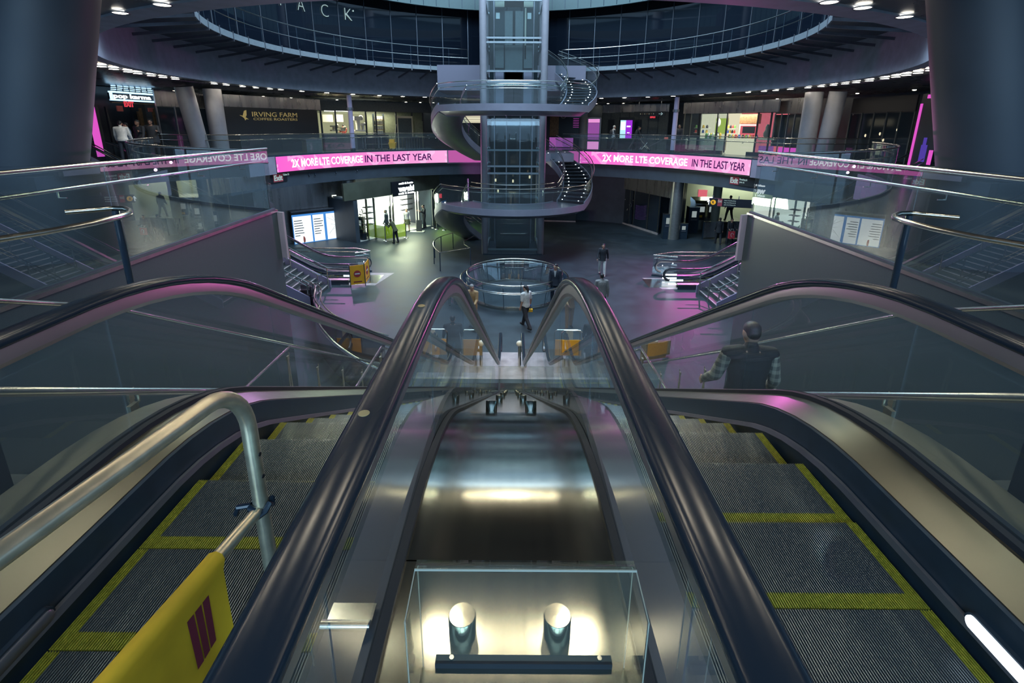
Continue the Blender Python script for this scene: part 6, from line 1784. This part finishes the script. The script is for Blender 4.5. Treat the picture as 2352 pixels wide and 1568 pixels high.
def person(label, loc, heading=0, h=1.70, arms=((10, 5, 15), (-10, 5, 15)), legs=((15, 5), (-12, 12)), lean=0, head=(0, 0), skin='skin', hair='hair_black', hair_style='short',
           top='cloth_black', sleeve=1.0, sleeves=None, bottom='cloth_black', shoe='shoe_black', hem=0.88, skirt=False, vox=0.012, face=True, glove=None, beard=False, wide=1.0, cap=None, group=None):
    """arms: (swing, outwards, elbow) left then right; legs: (swing, knee); metres for a 1.72 m figure; faces +y before heading"""
    s = h / 1.72
    t = thing('person', label, 'person', loc, group, (0, 0, R(heading)))
    ln = Matrix.Rotation(-R(lean), 4, 'X')
    hipz = 0.0
    J = {}
    for sd, (sw, kn) in zip((-1, 1), legs):
        hp = Vector((sd * 0.095, 0, 0.90)); k_ = hp + swing(0.43, sw, 3, sd); a_ = k_ + swing(0.42, sw - kn, 1, sd)
        J['leg', sd] = [hp, k_, a_]
    low = min(J['leg', -1][2].z, J['leg', 1][2].z) - 0.075
    up = Vector((0, 0, -low))
    for sd in (-1, 1): J['leg', sd] = [p + up for p in J['leg', sd]]
    pel = Vector((0, 0, 0.94)) + up
    T = lambda x, y, z: pel + (ln @ Vector((x, y, z)))
    chest, neck = T(0, 0.01, 0.40), T(0, 0.0, 0.55)
    hd = T(0, 0.035, 0.675)
    HR = Matrix.Rotation(R(head[0]), 4, 'Z') @ Matrix.Rotation(-R(head[1] + lean * 0.4), 4, 'X')
    Hp = lambda x, y, z: hd + (HR @ Vector((x, y, z)))
    for sd, (sw, ou, el) in zip((-1, 1), arms):
        sh = T(sd * 0.185 * wide, 0, 0.475); e_ = sh + swing(0.285, sw, ou, sd); w_ = e_ + swing(0.25, sw + el, ou * 0.5, sd)
        J['arm', sd] = [sh, e_, w_]
        J['dir', sd] = (w_ - e_).normalized()
    sc = lambda mb: setattr(mb, 'v', [tuple(Vector(p) * s) for p in mb.v]) or mb
    # ---- body: one continuous skin
    m = MB()
    def trunk(mb, g, z0=-0.02, z1=0.52):
        secs = []
        prof = [(-0.06, 0.155, 0.115), (0.02, 0.165, 0.12), (0.12, 0.145, 0.105), (0.24, 0.150, 0.110), (0.36, 0.172, 0.118), (0.45, 0.175, 0.105), (0.51, 0.12, 0.08), (0.55, 0.06, 0.06)]
        for z, rx, ry in prof:
            if z < z0 - 0.05 or z > z1: continue
            secs.append([T((rx * wide + g) * math.cos(2 * PI * k / 20), (ry * (0.5 + wide / 2) + g) * math.sin(2 * PI * k / 20), z) for k in range(20)])
        mb.sweep(secs)
    trunk(m, 0, z1=0.6)
    limb(m, [neck - Vector((0, 0, 0.06)), Hp(0, -0.01, -0.05)], [0.06, 0.052])
    m.ball(hd, 0.076, 0.094, 0.112, 18, 14, HR); m.ball(Hp(0, 0.02, -0.05), 0.060, 0.075, 0.07, 14, 10, HR)
    if face:
        limb(m, [Hp(0, 0.088, 0.012), Hp(0, 0.108, -0.020)], [0.010, 0.015], 8); m.ball(Hp(0, 0.085, -0.085), 0.022, 0.016, 0.016, 10, 8)
        m.ball(Hp(0, 0.086, -0.052), 0.024, 0.012, 0.008, 10, 6); m.ball(Hp(0, 0.082, 0.032), 0.055, 0.014, 0.010, 12, 6)
    for sd in (-1, 1): m.ball(Hp(sd * 0.078, -0.005, -0.005), 0.012, 0.022, 0.032, 8, 8, HR)
    for sd in (-1, 1):
        limb(m, J['arm', sd], [0.052, 0.042, 0.029]); limb(m, [T(sd * 0.10, 0, 0.47), J['arm', sd][0]], [0.065, 0.055])
        limb(m, J['leg', sd], [0.088, 0.058, 0.040])
        w_, d_ = J['arm', sd][2], J['dir', sd]
        inn = Vector((-sd, 0, 0)); inn = (inn - d_ * inn.dot(d_)).normalized(); fw = d_.cross(inn) * sd
        if fw.y < 0: fw = -fw
        m.ball(w_ + d_ * 0.05, 0.022, 0.034, 0.045, 10, 8)
        for k in range(4):
            o_ = fw * (0.030 - 0.020 * k); b = w_ + d_ * 0.085 + o_; L_ = (0.070, 0.078, 0.072, 0.055)[k]
            limb(m, [b - d_ * 0.02, b + d_ * L_ * 0.5 + inn * 0.006, b + d_ * L_ * 0.92 + inn * 0.028], [0.0095, 0.009, 0.0075], 8)
        limb(m, [w_ + d_ * 0.03 + fw * 0.022, w_ + d_ * 0.065 + fw * 0.048, w_ + d_ * 0.095 + fw * 0.050 + inn * 0.012], [0.012, 0.0105, 0.009], 8)
        m.ball(J['leg', sd][2] + Vector((0, 0.05, -0.045)), 0.038, 0.10, 0.03, 12, 8)
    ob = D.objects.new('body', remesh(sc(m), 'body', skin, vox * s)); COL.objects.link(ob); ob.parent = t
    def cloth(name, mb, mm, lab=None, sm=3):
        o = D.objects.new(name, remesh(sc(mb), name, mm, vox * s, sm)); COL.objects.link(o); o.parent = t
        if lab: o['label'] = lab
        return o
    # ---- top
    m = MB(); g = 0.020
    trunk(m, g, z0=-0.06 if hem > 0.85 else -0.06, z1=0.52)
    if hem < 0.86:
        drop = 0.88 - hem
        m.sweep([[T((rx) * wide * math.cos(2 * PI * k / 20), ry * math.sin(2 * PI * k / 20), z) for k in range(20)] for z, rx, ry in ((-0.02 - drop, 0.205, 0.165), (-0.02, 0.19, 0.145), (0.15, 0.17, 0.13))])
    sl = MB() if sleeves else m
    for sd in (-1, 1):
        A = J['arm', sd]
        limb(m, [T(sd * 0.10, 0, 0.475), A[0]], [0.085, 0.072])
        if sleeve >= 1: limb(sl, [A[0], A[1], A[2] - J['dir', sd] * 0.01], [0.070, 0.060, 0.043])
        elif sleeve > 0: limb(sl, [A[0], A[0] + (A[1] - A[0]) * (sleeve * 2 if sleeve < 0.5 else 1)], [0.070, 0.064])
    limb(m, [T(0, -0.01, 0.50), T(0, -0.01, 0.555)], [0.085, 0.066])
    cloth('jacket' if hem < 0.86 else 'shirt', m, top)
    if sleeves: cloth('sleeves', sl, sleeves)
    # ---- trousers / skirt
    m = MB()
    m.sweep([[T(rx * wide * math.cos(2 * PI * k / 20), ry * math.sin(2 * PI * k / 20), z) for k in range(20)] for z, rx, ry in ((-0.10, 0.15, 0.12), (-0.04, 0.178, 0.135), (0.06, 0.170, 0.125))])
    if skirt:
        m.sweep([[T(rx * math.cos(2 * PI * k / 20), ry * math.sin(2 * PI * k / 20), z) for k in range(20)] for z, rx, ry in ((-0.42, 0.27, 0.22), (-0.2, 0.22, 0.17), (0.05, 0.17, 0.125))])
        cloth('skirt', m, bottom)
    else:
        for sd in (-1, 1):
            A = J['leg', sd]; limb(m, [A[0] + Vector((0, 0, 0.0)), A[1], A[2] + Vector((0, 0, -0.01))], [0.105, 0.078, 0.062])
        cloth('trousers', m, bottom)
    for sd in (-1, 1):
        A = J['leg', sd][2]; m = MB()
        m.ball(A + Vector((0, 0.06, -0.038)), 0.048, 0.135, 0.036, 14, 8); m.ball(A + Vector((0, -0.02, -0.015)), 0.045, 0.06, 0.06, 12, 8)
        cloth('shoe', m, shoe)
    # ---- hair
    m = MB()
    if hair_style != 'bald':
        m.ball(Hp(0, -0.012, 0.046), 0.082, 0.092, 0.076, 18, 12, HR); m.ball(Hp(0, -0.045, 0.01), 0.070, 0.062, 0.075, 14, 10, HR)
        # keep the face free: hair mass sits behind and above
        m.v = [tuple(p) for p in m.v]
        if hair_style == 'long': limb(m, [Hp(0, -0.06, 0.02), Hp(0, -0.085, -0.10), Hp(0, -0.09, -0.26)], [0.082, 0.075, 0.045])
        if hair_style == 'ponytail': limb(m, [Hp(0, -0.08, 0.03), Hp(0, -0.12, -0.05), Hp(0, -0.11, -0.22)], [0.045, 0.042, 0.020])
        if hair_style == 'bob': limb(m, [Hp(-0.05, -0.03, -0.03), Hp(-0.06, -0.02, -0.11)], [0.05, 0.035]); limb(m, [Hp(0.05, -0.03, -0.03), Hp(0.06, -0.02, -0.11)], [0.05, 0.035]); limb(m, [Hp(0, -0.06, -0.03), Hp(0, -0.06, -0.11)], [0.06, 0.05])
        cloth('hair' if not cap else 'cap', m, cap or hair, sm=2)
    if face:
        m = MB()
        for sd in (-1, 1): m.ball(Hp(sd * 0.030, 0.083, 0.008), 0.011, 0.009, 0.006, 8, 6)
        sc(m); local(t, m, 'eyes', 'hair_black')
        m = MB(); m.ball(Hp(0, 0.095, -0.052), 0.022, 0.006, 0.0045, 10, 6); sc(m); local(t, m, 'mouth', 'coral')
    if glove is not None:
        w_, d_ = J['arm', glove][2], J['dir', glove]
        m = MB(); m.ball(w_ + d_ * 0.05, 0.036, 0.046, 0.062, 12, 8); limb(m, [w_ + d_ * 0.08, w_ + d_ * 0.15], [0.034, 0.022]); cloth('glove', m, 'glove_blue')
    t['_hand'] = 0; del t['_hand']
    Mw = Matrix.LocRotScale(Vector(loc), __import__('mathutils').Euler((0, 0, R(heading))), None)
    return t, {k: [Mw @ (Vector(p) * s) for p in v] for k, v in J.items() if k[0] != 'dir'}

def gnd(x, y, z=FL): return on_z(x, y, z)
# cleaner walking left across the hall
t, J = person('person in white short sleeved shirt with a ponytail walking past the round balustrade', gnd(1207, 752), 40, 1.70, arms=((-8, 8, 25), (2, 16, 12)), legs=((-22, 14), (22, 4)), hair_style='ponytail', top='cloth_white', sleeve=0.4, bottom='cloth_black', glove=1, head=(15, 0))
q = J['arm', 1][2] + Vector((0.0, 0.0, -0.1))
tt = thing('dustpan', 'small orange dustpan on a long dark stick carried by the white shirted cleaner', 'dustpan', (q.x, q.y, q.z - 0.4))
MB().tube([J['arm', -1][2] + Vector((0, 0.0, -0.1)), J['arm', -1][2] + Vector((0.02, 0.1, 0.95))], 0.012, 8).build('stick', 'hair_black', tt)
MB().box(q.x - 0.09, q.x + 0.09, q.y - 0.02, q.y + 0.1, q.z - 0.22, q.z - 0.12).build('pan', 'bucket_yellow', tt, smooth=False)
MB().tube([q + Vector((0, 0.03, -0.14)), q + Vector((0, 0.02, 0.02))], 0.012, 8).build('handle', 'hair_black', tt)
# guard in dark suit
t, J = person('person in a dark suit with white shirt collar standing right of the round balustrade', gnd(1274, 700), 165, 1.80, arms=((6, 6, 10), (6, 6, 10)), legs=((3, 2), (-3, 2)), top='cloth_navy', bottom='cloth_navy', hem=0.80, head=(-25, 0))

m = MB().sweep([[(x, y, z) for x, y in ((-w, 0.118), (w, 0.118), (w * 0.8, 0.145), (-w * 0.8, 0.145))] for z, w in ((1.30, 0.012), (1.42, 0.035), (1.55, 0.055))]); local(t, m, 'white_collar', 'cloth_white')
# woman with white trousers
t, J = person('person in a black top and white trousers walking towards the escalators', gnd(1382, 632), 172, 1.66, arms=((-20, 14, 10), (18, 14, 20)), legs=((14, 4), (-16, 12)), hair_style='short', top='cloth_black', sleeve=1, bottom='cloth_white', hem=0.78, shoe='shoe_pale')
# man in grey jacket walking away
person('person in a pale grey jacket seen from behind right of the right inner handrail', gnd(1378, 724), 5, 1.74, arms=((8, 10, 15), (-6, 10, 12)), legs=((10, 3), (-12, 10)), skin='skin_dark', top='cloth_grey', bottom='cloth_navy', hem=0.78, wide=1.08)
# person in tan jacket and grey cap
person('person in a tan jacket and grey cap half hidden by the left inner handrail', gnd(1086, 752), 160, 1.70, arms=((20, 8, 50), (15, 8, 60)), legs=((6, 3), (-6, 4)), top='cloth_tan', bottom='cloth_tan', hem=0.80, cap='hair_grey', head=(30, 10))
# dark coat at the foot of the left escalator
person('person in a long black coat at the foot of the left escalator', gnd(1043, 846), 10, 1.72, arms=((12, 10, 30), (12, 10, 30)), legs=((4, 2), (-4, 3)), top='cloth_black', bottom='cloth_black', hem=0.55, wide=1.2, lean=8)
# man with vest on the right hand stairs
sy = 4.42; zst = -2.75 / 17 * math.floor((sy - 1.25) / (2.75 / 17 / math.tan(R(30))) + 1)
px_ = on_y(1726, 790, sy)
person('person in a black quilted vest over a plaid shirt going down the right stairs', (px_.x, sy, zst), -4, 1.74, arms=((10, 16, 42), (-2, 12, 40)), legs=((10, 14), (-8, 10)), top='cloth_black', sleeve=1, sleeves='cloth_plaid', bottom='cloth_navy', hem=0.84, wide=1.12, vox=0.009, head=(4, 8))
# people on the gallery, far left
def ring(x, y, rad): 
    p = on_r(x, y, rad); return Vector((p.x, p.y, 0))
person('person in a white shirt standing with his back turned at the far left gallery rail', ring(281, 318, 17.2), 20, 1.76, arms=((12, 10, 20), (12, 10, 20)), top='cloth_white', bottom='cloth_navy', lean=3, wide=1.15, legs=((0, 2), (-2, 2)), vox=0.014, face=False)
person('person in a blue shirt just behind the white shirted one at the far left', ring(296, 318, 17.8), 120, 1.70, top='cloth_blue', bottom='cloth_black', vox=0.014, arms=((10, 6, 20), (5, 6, 10)), face=False, skin='skin')
person('person in a dark coat left of the phone holder at the far left rail', ring(323, 318, 17.0), 170, 1.80, top='cloth_black', bottom='cloth_black', hem=0.6, wide=1.15, vox=0.014, legs=((2, 2), (-2, 2)), skin='skin_dark')
person('large person in black holding a phone at the far left gallery rail', ring(352, 318, 16.6), 195, 1.84, top='cloth_black', bottom='cloth_black', hem=0.7, wide=1.25, vox=0.014, arms=((25, 14, 80), (25, 14, 80)), legs=((2, 2), (-2, 2)), skin='skin_dark')
Fc = Frame(742, 990, 336, 18.4)
q = Fc.p(Fc.of(796)[0], -0.75, 0)
person('person in a coral shirt working behind the coffee bar counter', q, 40, 1.68, top='coral', bottom='cloth_black', sleeve=0.4, arms=((30, 8, 60), (30, 8, 60)), legs=((2, 2), (-2, 2)), vox=0.014, face=False)
t, J = person('person in a white cap with a backpack walking right on the gallery', ring(1407, 345, 15.6), -80, 1.74, top='cloth_pale', bottom='cloth_black', cap='cloth_white', arms=((15, 8, 60), (10, 8, 50)), legs=((14, 4), (-12, 10)), vox=0.014, hem=0.84, sleeves='cloth_black')
q = ring(1407, 345, 15.6)
m = MB().ball((q.x - 0.18, q.y + 0.02, 1.22), 0.13, 0.17, 0.24, 14, 10); o = m.build('backpack', 'cloth_black'); tag(o, 'black backpack worn by the person in the white cap', 'backpack')
t, J = person('person in dark clothes leaning forward to push a stroller on the gallery', ring(1456, 342, 15.9), -86, 1.76, top='cloth_black', bottom='cloth_black', lean=22, arms=((28, 6, 18), (28, 6, 18)), legs=((18, 8), (-24, 10)), vox=0.014)
q = ring(1480, 340, 15.9)
t = thing('stroller', 'dark folding stroller with silver frame pushed along the gallery', 'stroller', q)
MB().sweep([[(q.x + x - 0.0, q.y + y, z) for x, z in ((-0.35, 0.95), (0.05, 0.95), (0.25, 0.45), (-0.25, 0.35))] for y in (-0.22, 0.22)]).build('seat', 'cloth_black', t, smooth=False)
for y in (-0.25, 0.25):
    MB().tube([(q.x - 0.55, q.y + y, 1.05), (q.x - 0.2, q.y + y, 0.6), (q.x + 0.35, q.y + y, 0.1)], 0.018, 8).build('frame_tube', 'tube_steel', t)
    MB().tube([(q.x + 0.1, q.y + y, 0.6), (q.x - 0.3, q.y + y, 0.1)], 0.016, 8).build('frame_tube', 'tube_steel', t)
    for x in (-0.3, 0.35): MB().ball((q.x + x, q.y + y, 0.09), 0.09, 0.03, 0.09, 14, 8).build('wheel', 'rubber', t)
MB().tube([(q.x - 0.55, q.y - 0.25, 1.05), (q.x - 0.55, q.y + 0.25, 1.05)], 0.02, 8).build('push_bar', 'rubber', t)
tt = thing('flag_stick', 'long grey stick with a small orange flag ahead of the stroller', 'flag', q + Vector((0.8, 0, 0.5)))
MB().tube([(q.x + 0.35, q.y, 0.35), (q.x + 1.5, q.y, 0.95)], 0.012, 6).build('stick', 'grey_metal', tt)
MB().box(q.x + 1.35, q.x + 1.62, q.y - 0.01, q.y + 0.01, 0.80, 0.98).build('flag', 'coral', tt, smooth=False)
person('person in black standing between the slim post and the sweet shop', ring(1556, 345, 15.6), 150, 1.80, top='cloth_black', bottom='cloth_black', hem=0.65, vox=0.014, legs=((8, 3), (-8, 6)), skin='skin_dark')
# at the white shop
person('person in a short skirt standing inside the white shop, dark against the light', gnd(936, 531), 200, 1.64, top='cloth_pale', bottom='cloth_olive', skirt=True, hair_style='bob', legs=((8, 2), (-6, 3)), vox=0.014, arms=((10, 6, 20), (5, 6, 20)))
person('person with folded arms standing at the right end of the white shop, a dark outline', gnd(975, 524), 120, 1.74, top='cloth_black', bottom='cloth_black', arms=((25, 10, 95), (25, 10, 95)), legs=((8, 3), (-8, 4)), vox=0.014)
person('person with a bag between the door frames of the white shop', gnd(890, 540), 100, 1.76, top='cloth_navy', bottom='cloth_black', hem=0.8, legs=((6, 3), (-6, 4)), vox=0.014)
person('stooping person in a drab jacket behind the green mesh fence', gnd(909, 558), 70, 1.62, top='cloth_olive', bottom='cloth_black', hem=0.75, lean=25, arms=((30, 8, 90), (30, 8, 90)), legs=((6, 6), (-6, 6)), vox=0.014, skin='skin_dark')
# ticket hall, right
person('person in a dark coat walking away with a bag by the steel barrier', gnd(1648, 560), -10, 1.72, top='cloth_black', bottom='cloth_black', hem=0.7, vox=0.014, legs=((10, 3), (-10, 6)), face=False)
t, J = person('person in black holding a red shopping bag by the ticket machines', gnd(1674, 563), 175, 1.74, top='cloth_black', bottom='cloth_black', hem=0.7, vox=0.014, legs=((6, 3), (-6, 4)), arms=((20, 6, 55), (20, 6, 55)))
q = gnd(1674, 563) + Vector((-0.05, -0.30, 0.62))
tt = thing('shopping_bag', 'red shopping bag with a white swirl held by the person in black', 'bag', q)
MB().box(q.x - 0.19, q.x + 0.19, q.y - 0.06, q.y + 0.06, q.z - 0.1, q.z + 0.36).build('bag_body', 'bag_red', tt, smooth=False)
MB().tube([(q.x - 0.1, q.y, q.z + 0.36), (q.x - 0.06, q.y, q.z + 0.52), (q.x + 0.06, q.y, q.z + 0.52), (q.x + 0.1, q.y, q.z + 0.36)], 0.008, 6).build('handle', 'cloth_white', tt)
MB().tube([(q.x + 0.10 * math.cos(a) * (1 - a / 9), q.y - 0.065, q.z + 0.14 + 0.12 * math.sin(a)) for a in [k * 0.4 for k in range(14)]], 0.011, 6).build('swirl_mark', 'cloth_white', tt)
person('tall dark person on the passage stairs under the hanging station sign', gnd(1690, 545) + Vector((0, 1.5, 0.9)), 10, 1.8, top='cloth_black', bottom='cloth_black', hem=0.7, vox=0.014, face=False, wide=1.15)
q = gnd(1690, 545) + Vector((0, 1.5, 0))
tag(MB().box(q.x - 1.2, q.x + 1.2, q.y - 0.5, q.y + 2.5, FL, FL + 0.9).build('floor_step', 'stair_stone', smooth=False), kind='structure')
# ================================================================== BARRIERS
mat('barrier_yellow', (0.62, 0.345, 0.010), 0.7, noise=0.18, nscale=6)
mat('orange_board', (0.80, 0.38, 0.02), 0.5, noise=0.08, nscale=3); mat('maroon', (0.16, 0.015, 0.03), 0.6); mat('paper', (0.6, 0.58, 0.56), 0.7)
# --- tube barrier with a yellow cloth at the head of the left escalator
A = Vector((-0.70, 1.13, 0)); B = Vector((-0.785, 0.60, 0)); Bd = (B - A).normalized(); C_ = A + Bd * 1.6
t = thing('barrier_gate', 'bent galvanized tube barrier with a yellow cloth across the left escalator', 'barrier', A)
up = Vector((0, 0, 1))
frame = [A + up * 0.02, A + up * 0.85]
for k in range(9):
    a = R(90 * k / 8); frame.append(A + up * (0.89 + 0.14 * math.sin(a) * 1.0) + Bd * (0.12 * (1 - math.cos(a))))
frame += [A + Bd * 0.4 + up * 1.03, C_ - Bd * 0.12 + up * 1.03]
for k in range(1, 9):
    a = R(90 * k / 8); frame.append(C_ + up * (0.89 + 0.14 * math.cos(a)) - Bd * (0.12 * (1 - math.sin(a))))
frame += [C_ + up * 0.02]
MB().tube(frame, 0.0205, 16).build('tube_frame', 'galvanized', t)
MB().tube([A + up * 0.635, C_ + up * 0.635], 0.017, 14).build('cross_tube', 'galvanized', t)
for z in (0.86 - 0.05, 0.86 - 0.12):
    n = Vector((-Bd.y, Bd.x, 0))
    for sg in (-1, 1): MB().tube([A + up * z + n * 0.0200 * sg, A + up * z + n * 0.0212 * sg], 0.006, 10).build('hole', 'hair_black', t)
m = MB().tube([A + up * 0.64 + Vector((0.028 * math.cos(k * 0.5), 0.028 * math.sin(k * 0.5), 0.012 * math.sin(k * 1.7))) for k in range(16)], 0.009, 8)
m.tube([A + up * 0.64 + Vector((-0.03, 0, 0)), A + up * 0.63 + Vector((-0.06, -0.01, 0.012)), A + up * 0.615 + Vector((-0.075, 0.0, -0.005))], 0.008, 8)
m.build('tie_strap', 'rubber', t)
# cloth sleeve round the cross tube, hanging down
s0, s1 = 0.17, 1.45
secs = []
n_ = Vector((-Bd.y, Bd.x, 0))
for i in range(41):
    u = s0 + (s1 - s0) * i / 40; p = A + Bd * u
    w = 0.010 * math.sin(u * 21) + 0.006 * math.sin(u * 47 + 1)
    row = []
    for z, o_ in ((0.655, 0.0), (0.650, 0.017), (0.635, 0.022), (0.60, 0.012), (0.50, 0.010), (0.38, 0.010), (0.24, 0.012)):
        row.append(p + up * z + n_ * (o_ + w * min(1, (0.64 - z) * 2.2 if z < 0.63 else 0)))
    for z, o_ in ((0.24, 0.008), (0.38, 0.006), (0.50, 0.006), (0.60, 0.004), (0.620, -0.020), (0.645, -0.021)):
        row.append(p + up * z + n_ * (o_ + w * min(1, (0.64 - z) * 2.2 if z < 0.63 else 0)))
    secs.append(row)
cl = MB().sweep(secs).build('yellow_cloth', 'barrier_yellow', t, angle=60)
# maroon bars printed on the cloth (both faces)
def on_cloth(u, z, side):
    w = 0.010 * math.sin(u * 21) + 0.006 * math.sin(u * 47 + 1)
    return A + Bd * u + up * z + n_ * ((0.0125 if side > 0 else 0.0042) + w * min(1, (0.64 - z) * 2.2))
for side in (1, -1):
    m = MB()
    for k in range(3):
        ua, ub = 0.222 + 0.024 * k, 0.222 + 0.024 * k + 0.020
        for j in range(6):
            za, zb = 0.435 + 0.145 * j / 6, 0.435 + 0.145 * (j + 1) / 6
            q = [on_cloth(ua, za, side), on_cloth(ub, za, side), on_cloth(ub, zb, side), on_cloth(ua, zb, side)]
            m.quad(*(q if side > 0 else q[::-1]))
    m.build('maroon_bars', 'maroon', cl, smooth=False)

# --- orange folding barrier at the foot of the left side escalator
def board(parent, p0, p1, z0, z1, sign=True):
    F = Front(p0, p1, FL)
    fpart(F, parent, 'board', 'orange_board', (0, F.w, -0.02, 0.0, z0, z1))
    if sign:
        zc = (z0 + z1) / 2 + 0.05; r = min(F.w, z1 - z0) * 0.24
        MB().tube([F.p(F.w / 2, 0.0, zc), F.p(F.w / 2, 0.008, zc)], r, 28).build('red_disc', 'sign_red_plain', parent)
        fpart(F, parent, 'white_bar', 'paper', (F.w / 2 - r * 0.7, F.w / 2 + r * 0.7, 0.008, 0.012, zc - r * 0.18, zc + r * 0.18))
        fpart(F, parent, 'dark_line', 'maroon', (F.w * 0.22, F.w * 0.78, 0.0, 0.004, z0 + 0.10, z0 + 0.15))
    return F
mat('sign_red_plain', (0.34, 0.03, 0.04), 0.6)
p0, p1, p2 = gnd(806, 660), gnd(840, 656), gnd(850, 641)
t = thing('folding_barrier', 'orange folding barrier with no entry signs at the foot of the left side escalator', 'barrier', p0)
board(t, p0, p1, 0.12, 1.05); board(t, p1, p2, 0.12, 1.05)
for p in (p0, p1, p2): MB().tube([p, p + up * 1.12], 0.02, 8).build('post', 'dark_metal', t)
# --- boards and cloth barriers at the foot of the main escalators
def small_barrier(x0, x1, y, h, label, zt, note=False, name='barricade', tube=True, dz=0.0):
    a, b = gnd(x0, y), gnd(x1, y); t = thing(name, label, 'barrier', (a + b) / 2)
    F = Front(a, b, FL)
    fpart(F, t, 'yellow_panel', 'orange_board', (0.03, F.w - 0.03, -0.01, 0.01, 0.10, zt))
    if tube: MB().tube([F.p(0, 0, 0), F.p(0, 0, h - 0.08), F.p(0.08, 0, h), F.p(F.w - 0.08, 0, h), F.p(F.w, 0, h - 0.08), F.p(F.w, 0, 0)], 0.02, 8).build('tube_frame', 'tube_steel', t)
    if note: fpart(F, t, 'paper_note', 'paper', (F.w * 0.45, F.w * 0.72, 0.02, 0.025, h - 0.33, h - 0.02)); fpart(F, t, 'note_line', 'hair_black', (F.w * 0.5, F.w * 0.66, 0.025, 0.027, h - 0.12, h - 0.105), (F.w * 0.5, F.w * 0.62, 0.025, 0.027, h - 0.17, h - 0.155)) if False else None
    return t
small_barrier(1272, 1330, 822, 1.0, 'yellow barricade with a paper note at the foot of the right escalator', 0.66, True)
small_barrier(1062, 1110, 822, 1.0, 'dull yellow barricade with a tube frame at the foot of the left escalator', 0.66)
a, b = gnd(1470, 832), gnd(1545, 822)
t = thing('barricade', 'plain tan board barricade at the foot of the right stairs', 'barrier', (a + b) / 2)
F = Front(a, b, FL)
fpart(F, t, 'tan_board', 'cloth_tan', (0, F.w * 0.78, -0.02, 0.0, 0.05, 0.62)); fpart(F, t, 'side_board', 'cloth_tan', (F.w * 0.8, F.w, -0.2, -0.18, 0.05, 0.55))
fpart(F, t, 'paper_note', 'paper', (F.w * 0.25, F.w * 0.5, -0.1, 0.0, 0.62, 0.68))
# steel newel post between the escalator feet
q = gnd(1193, 842)
t = thing('bollard', 'white capped steel post between the feet of the two escalators', 'post', q)
MB().cyl((q.x, q.y, 0), 0.05, FL, FL + 0.72, 16).build('pole', 'tube_steel', t); MB().ball((q.x, q.y, FL + 0.8), 0.11, 0.08, 0.10, 14, 10).build('cap', 'white_stuff', t)
# dark fittings on the outer decks
for sx, lab in ((-1, 'dark box housing with two tiny lights at the left edge beyond the handrail'), (1, 'dark box housing with two tiny lights at the right edge beyond the handrail')):
    t = thing('control_box', lab, 'box', (sx * 2.53, 1.85, 0.0))
    MB().box(*sorted((sx * 2.44, sx * 2.62)), 1.78, 2.0, -0.2, 0.46).build('housing', 'gasket', t, smooth=False)
    MB().box(*sorted((sx * 2.44, sx * 2.62)), 1.775, 2.005, 0.455, 0.467).build('lid', 'tube_steel', t, smooth=False)
    MB().box(*sorted((sx * 2.48, sx * 2.57)), 1.765, 1.785, 0.08, 0.10).build('label_strip', 'tube_steel', t, smooth=False)
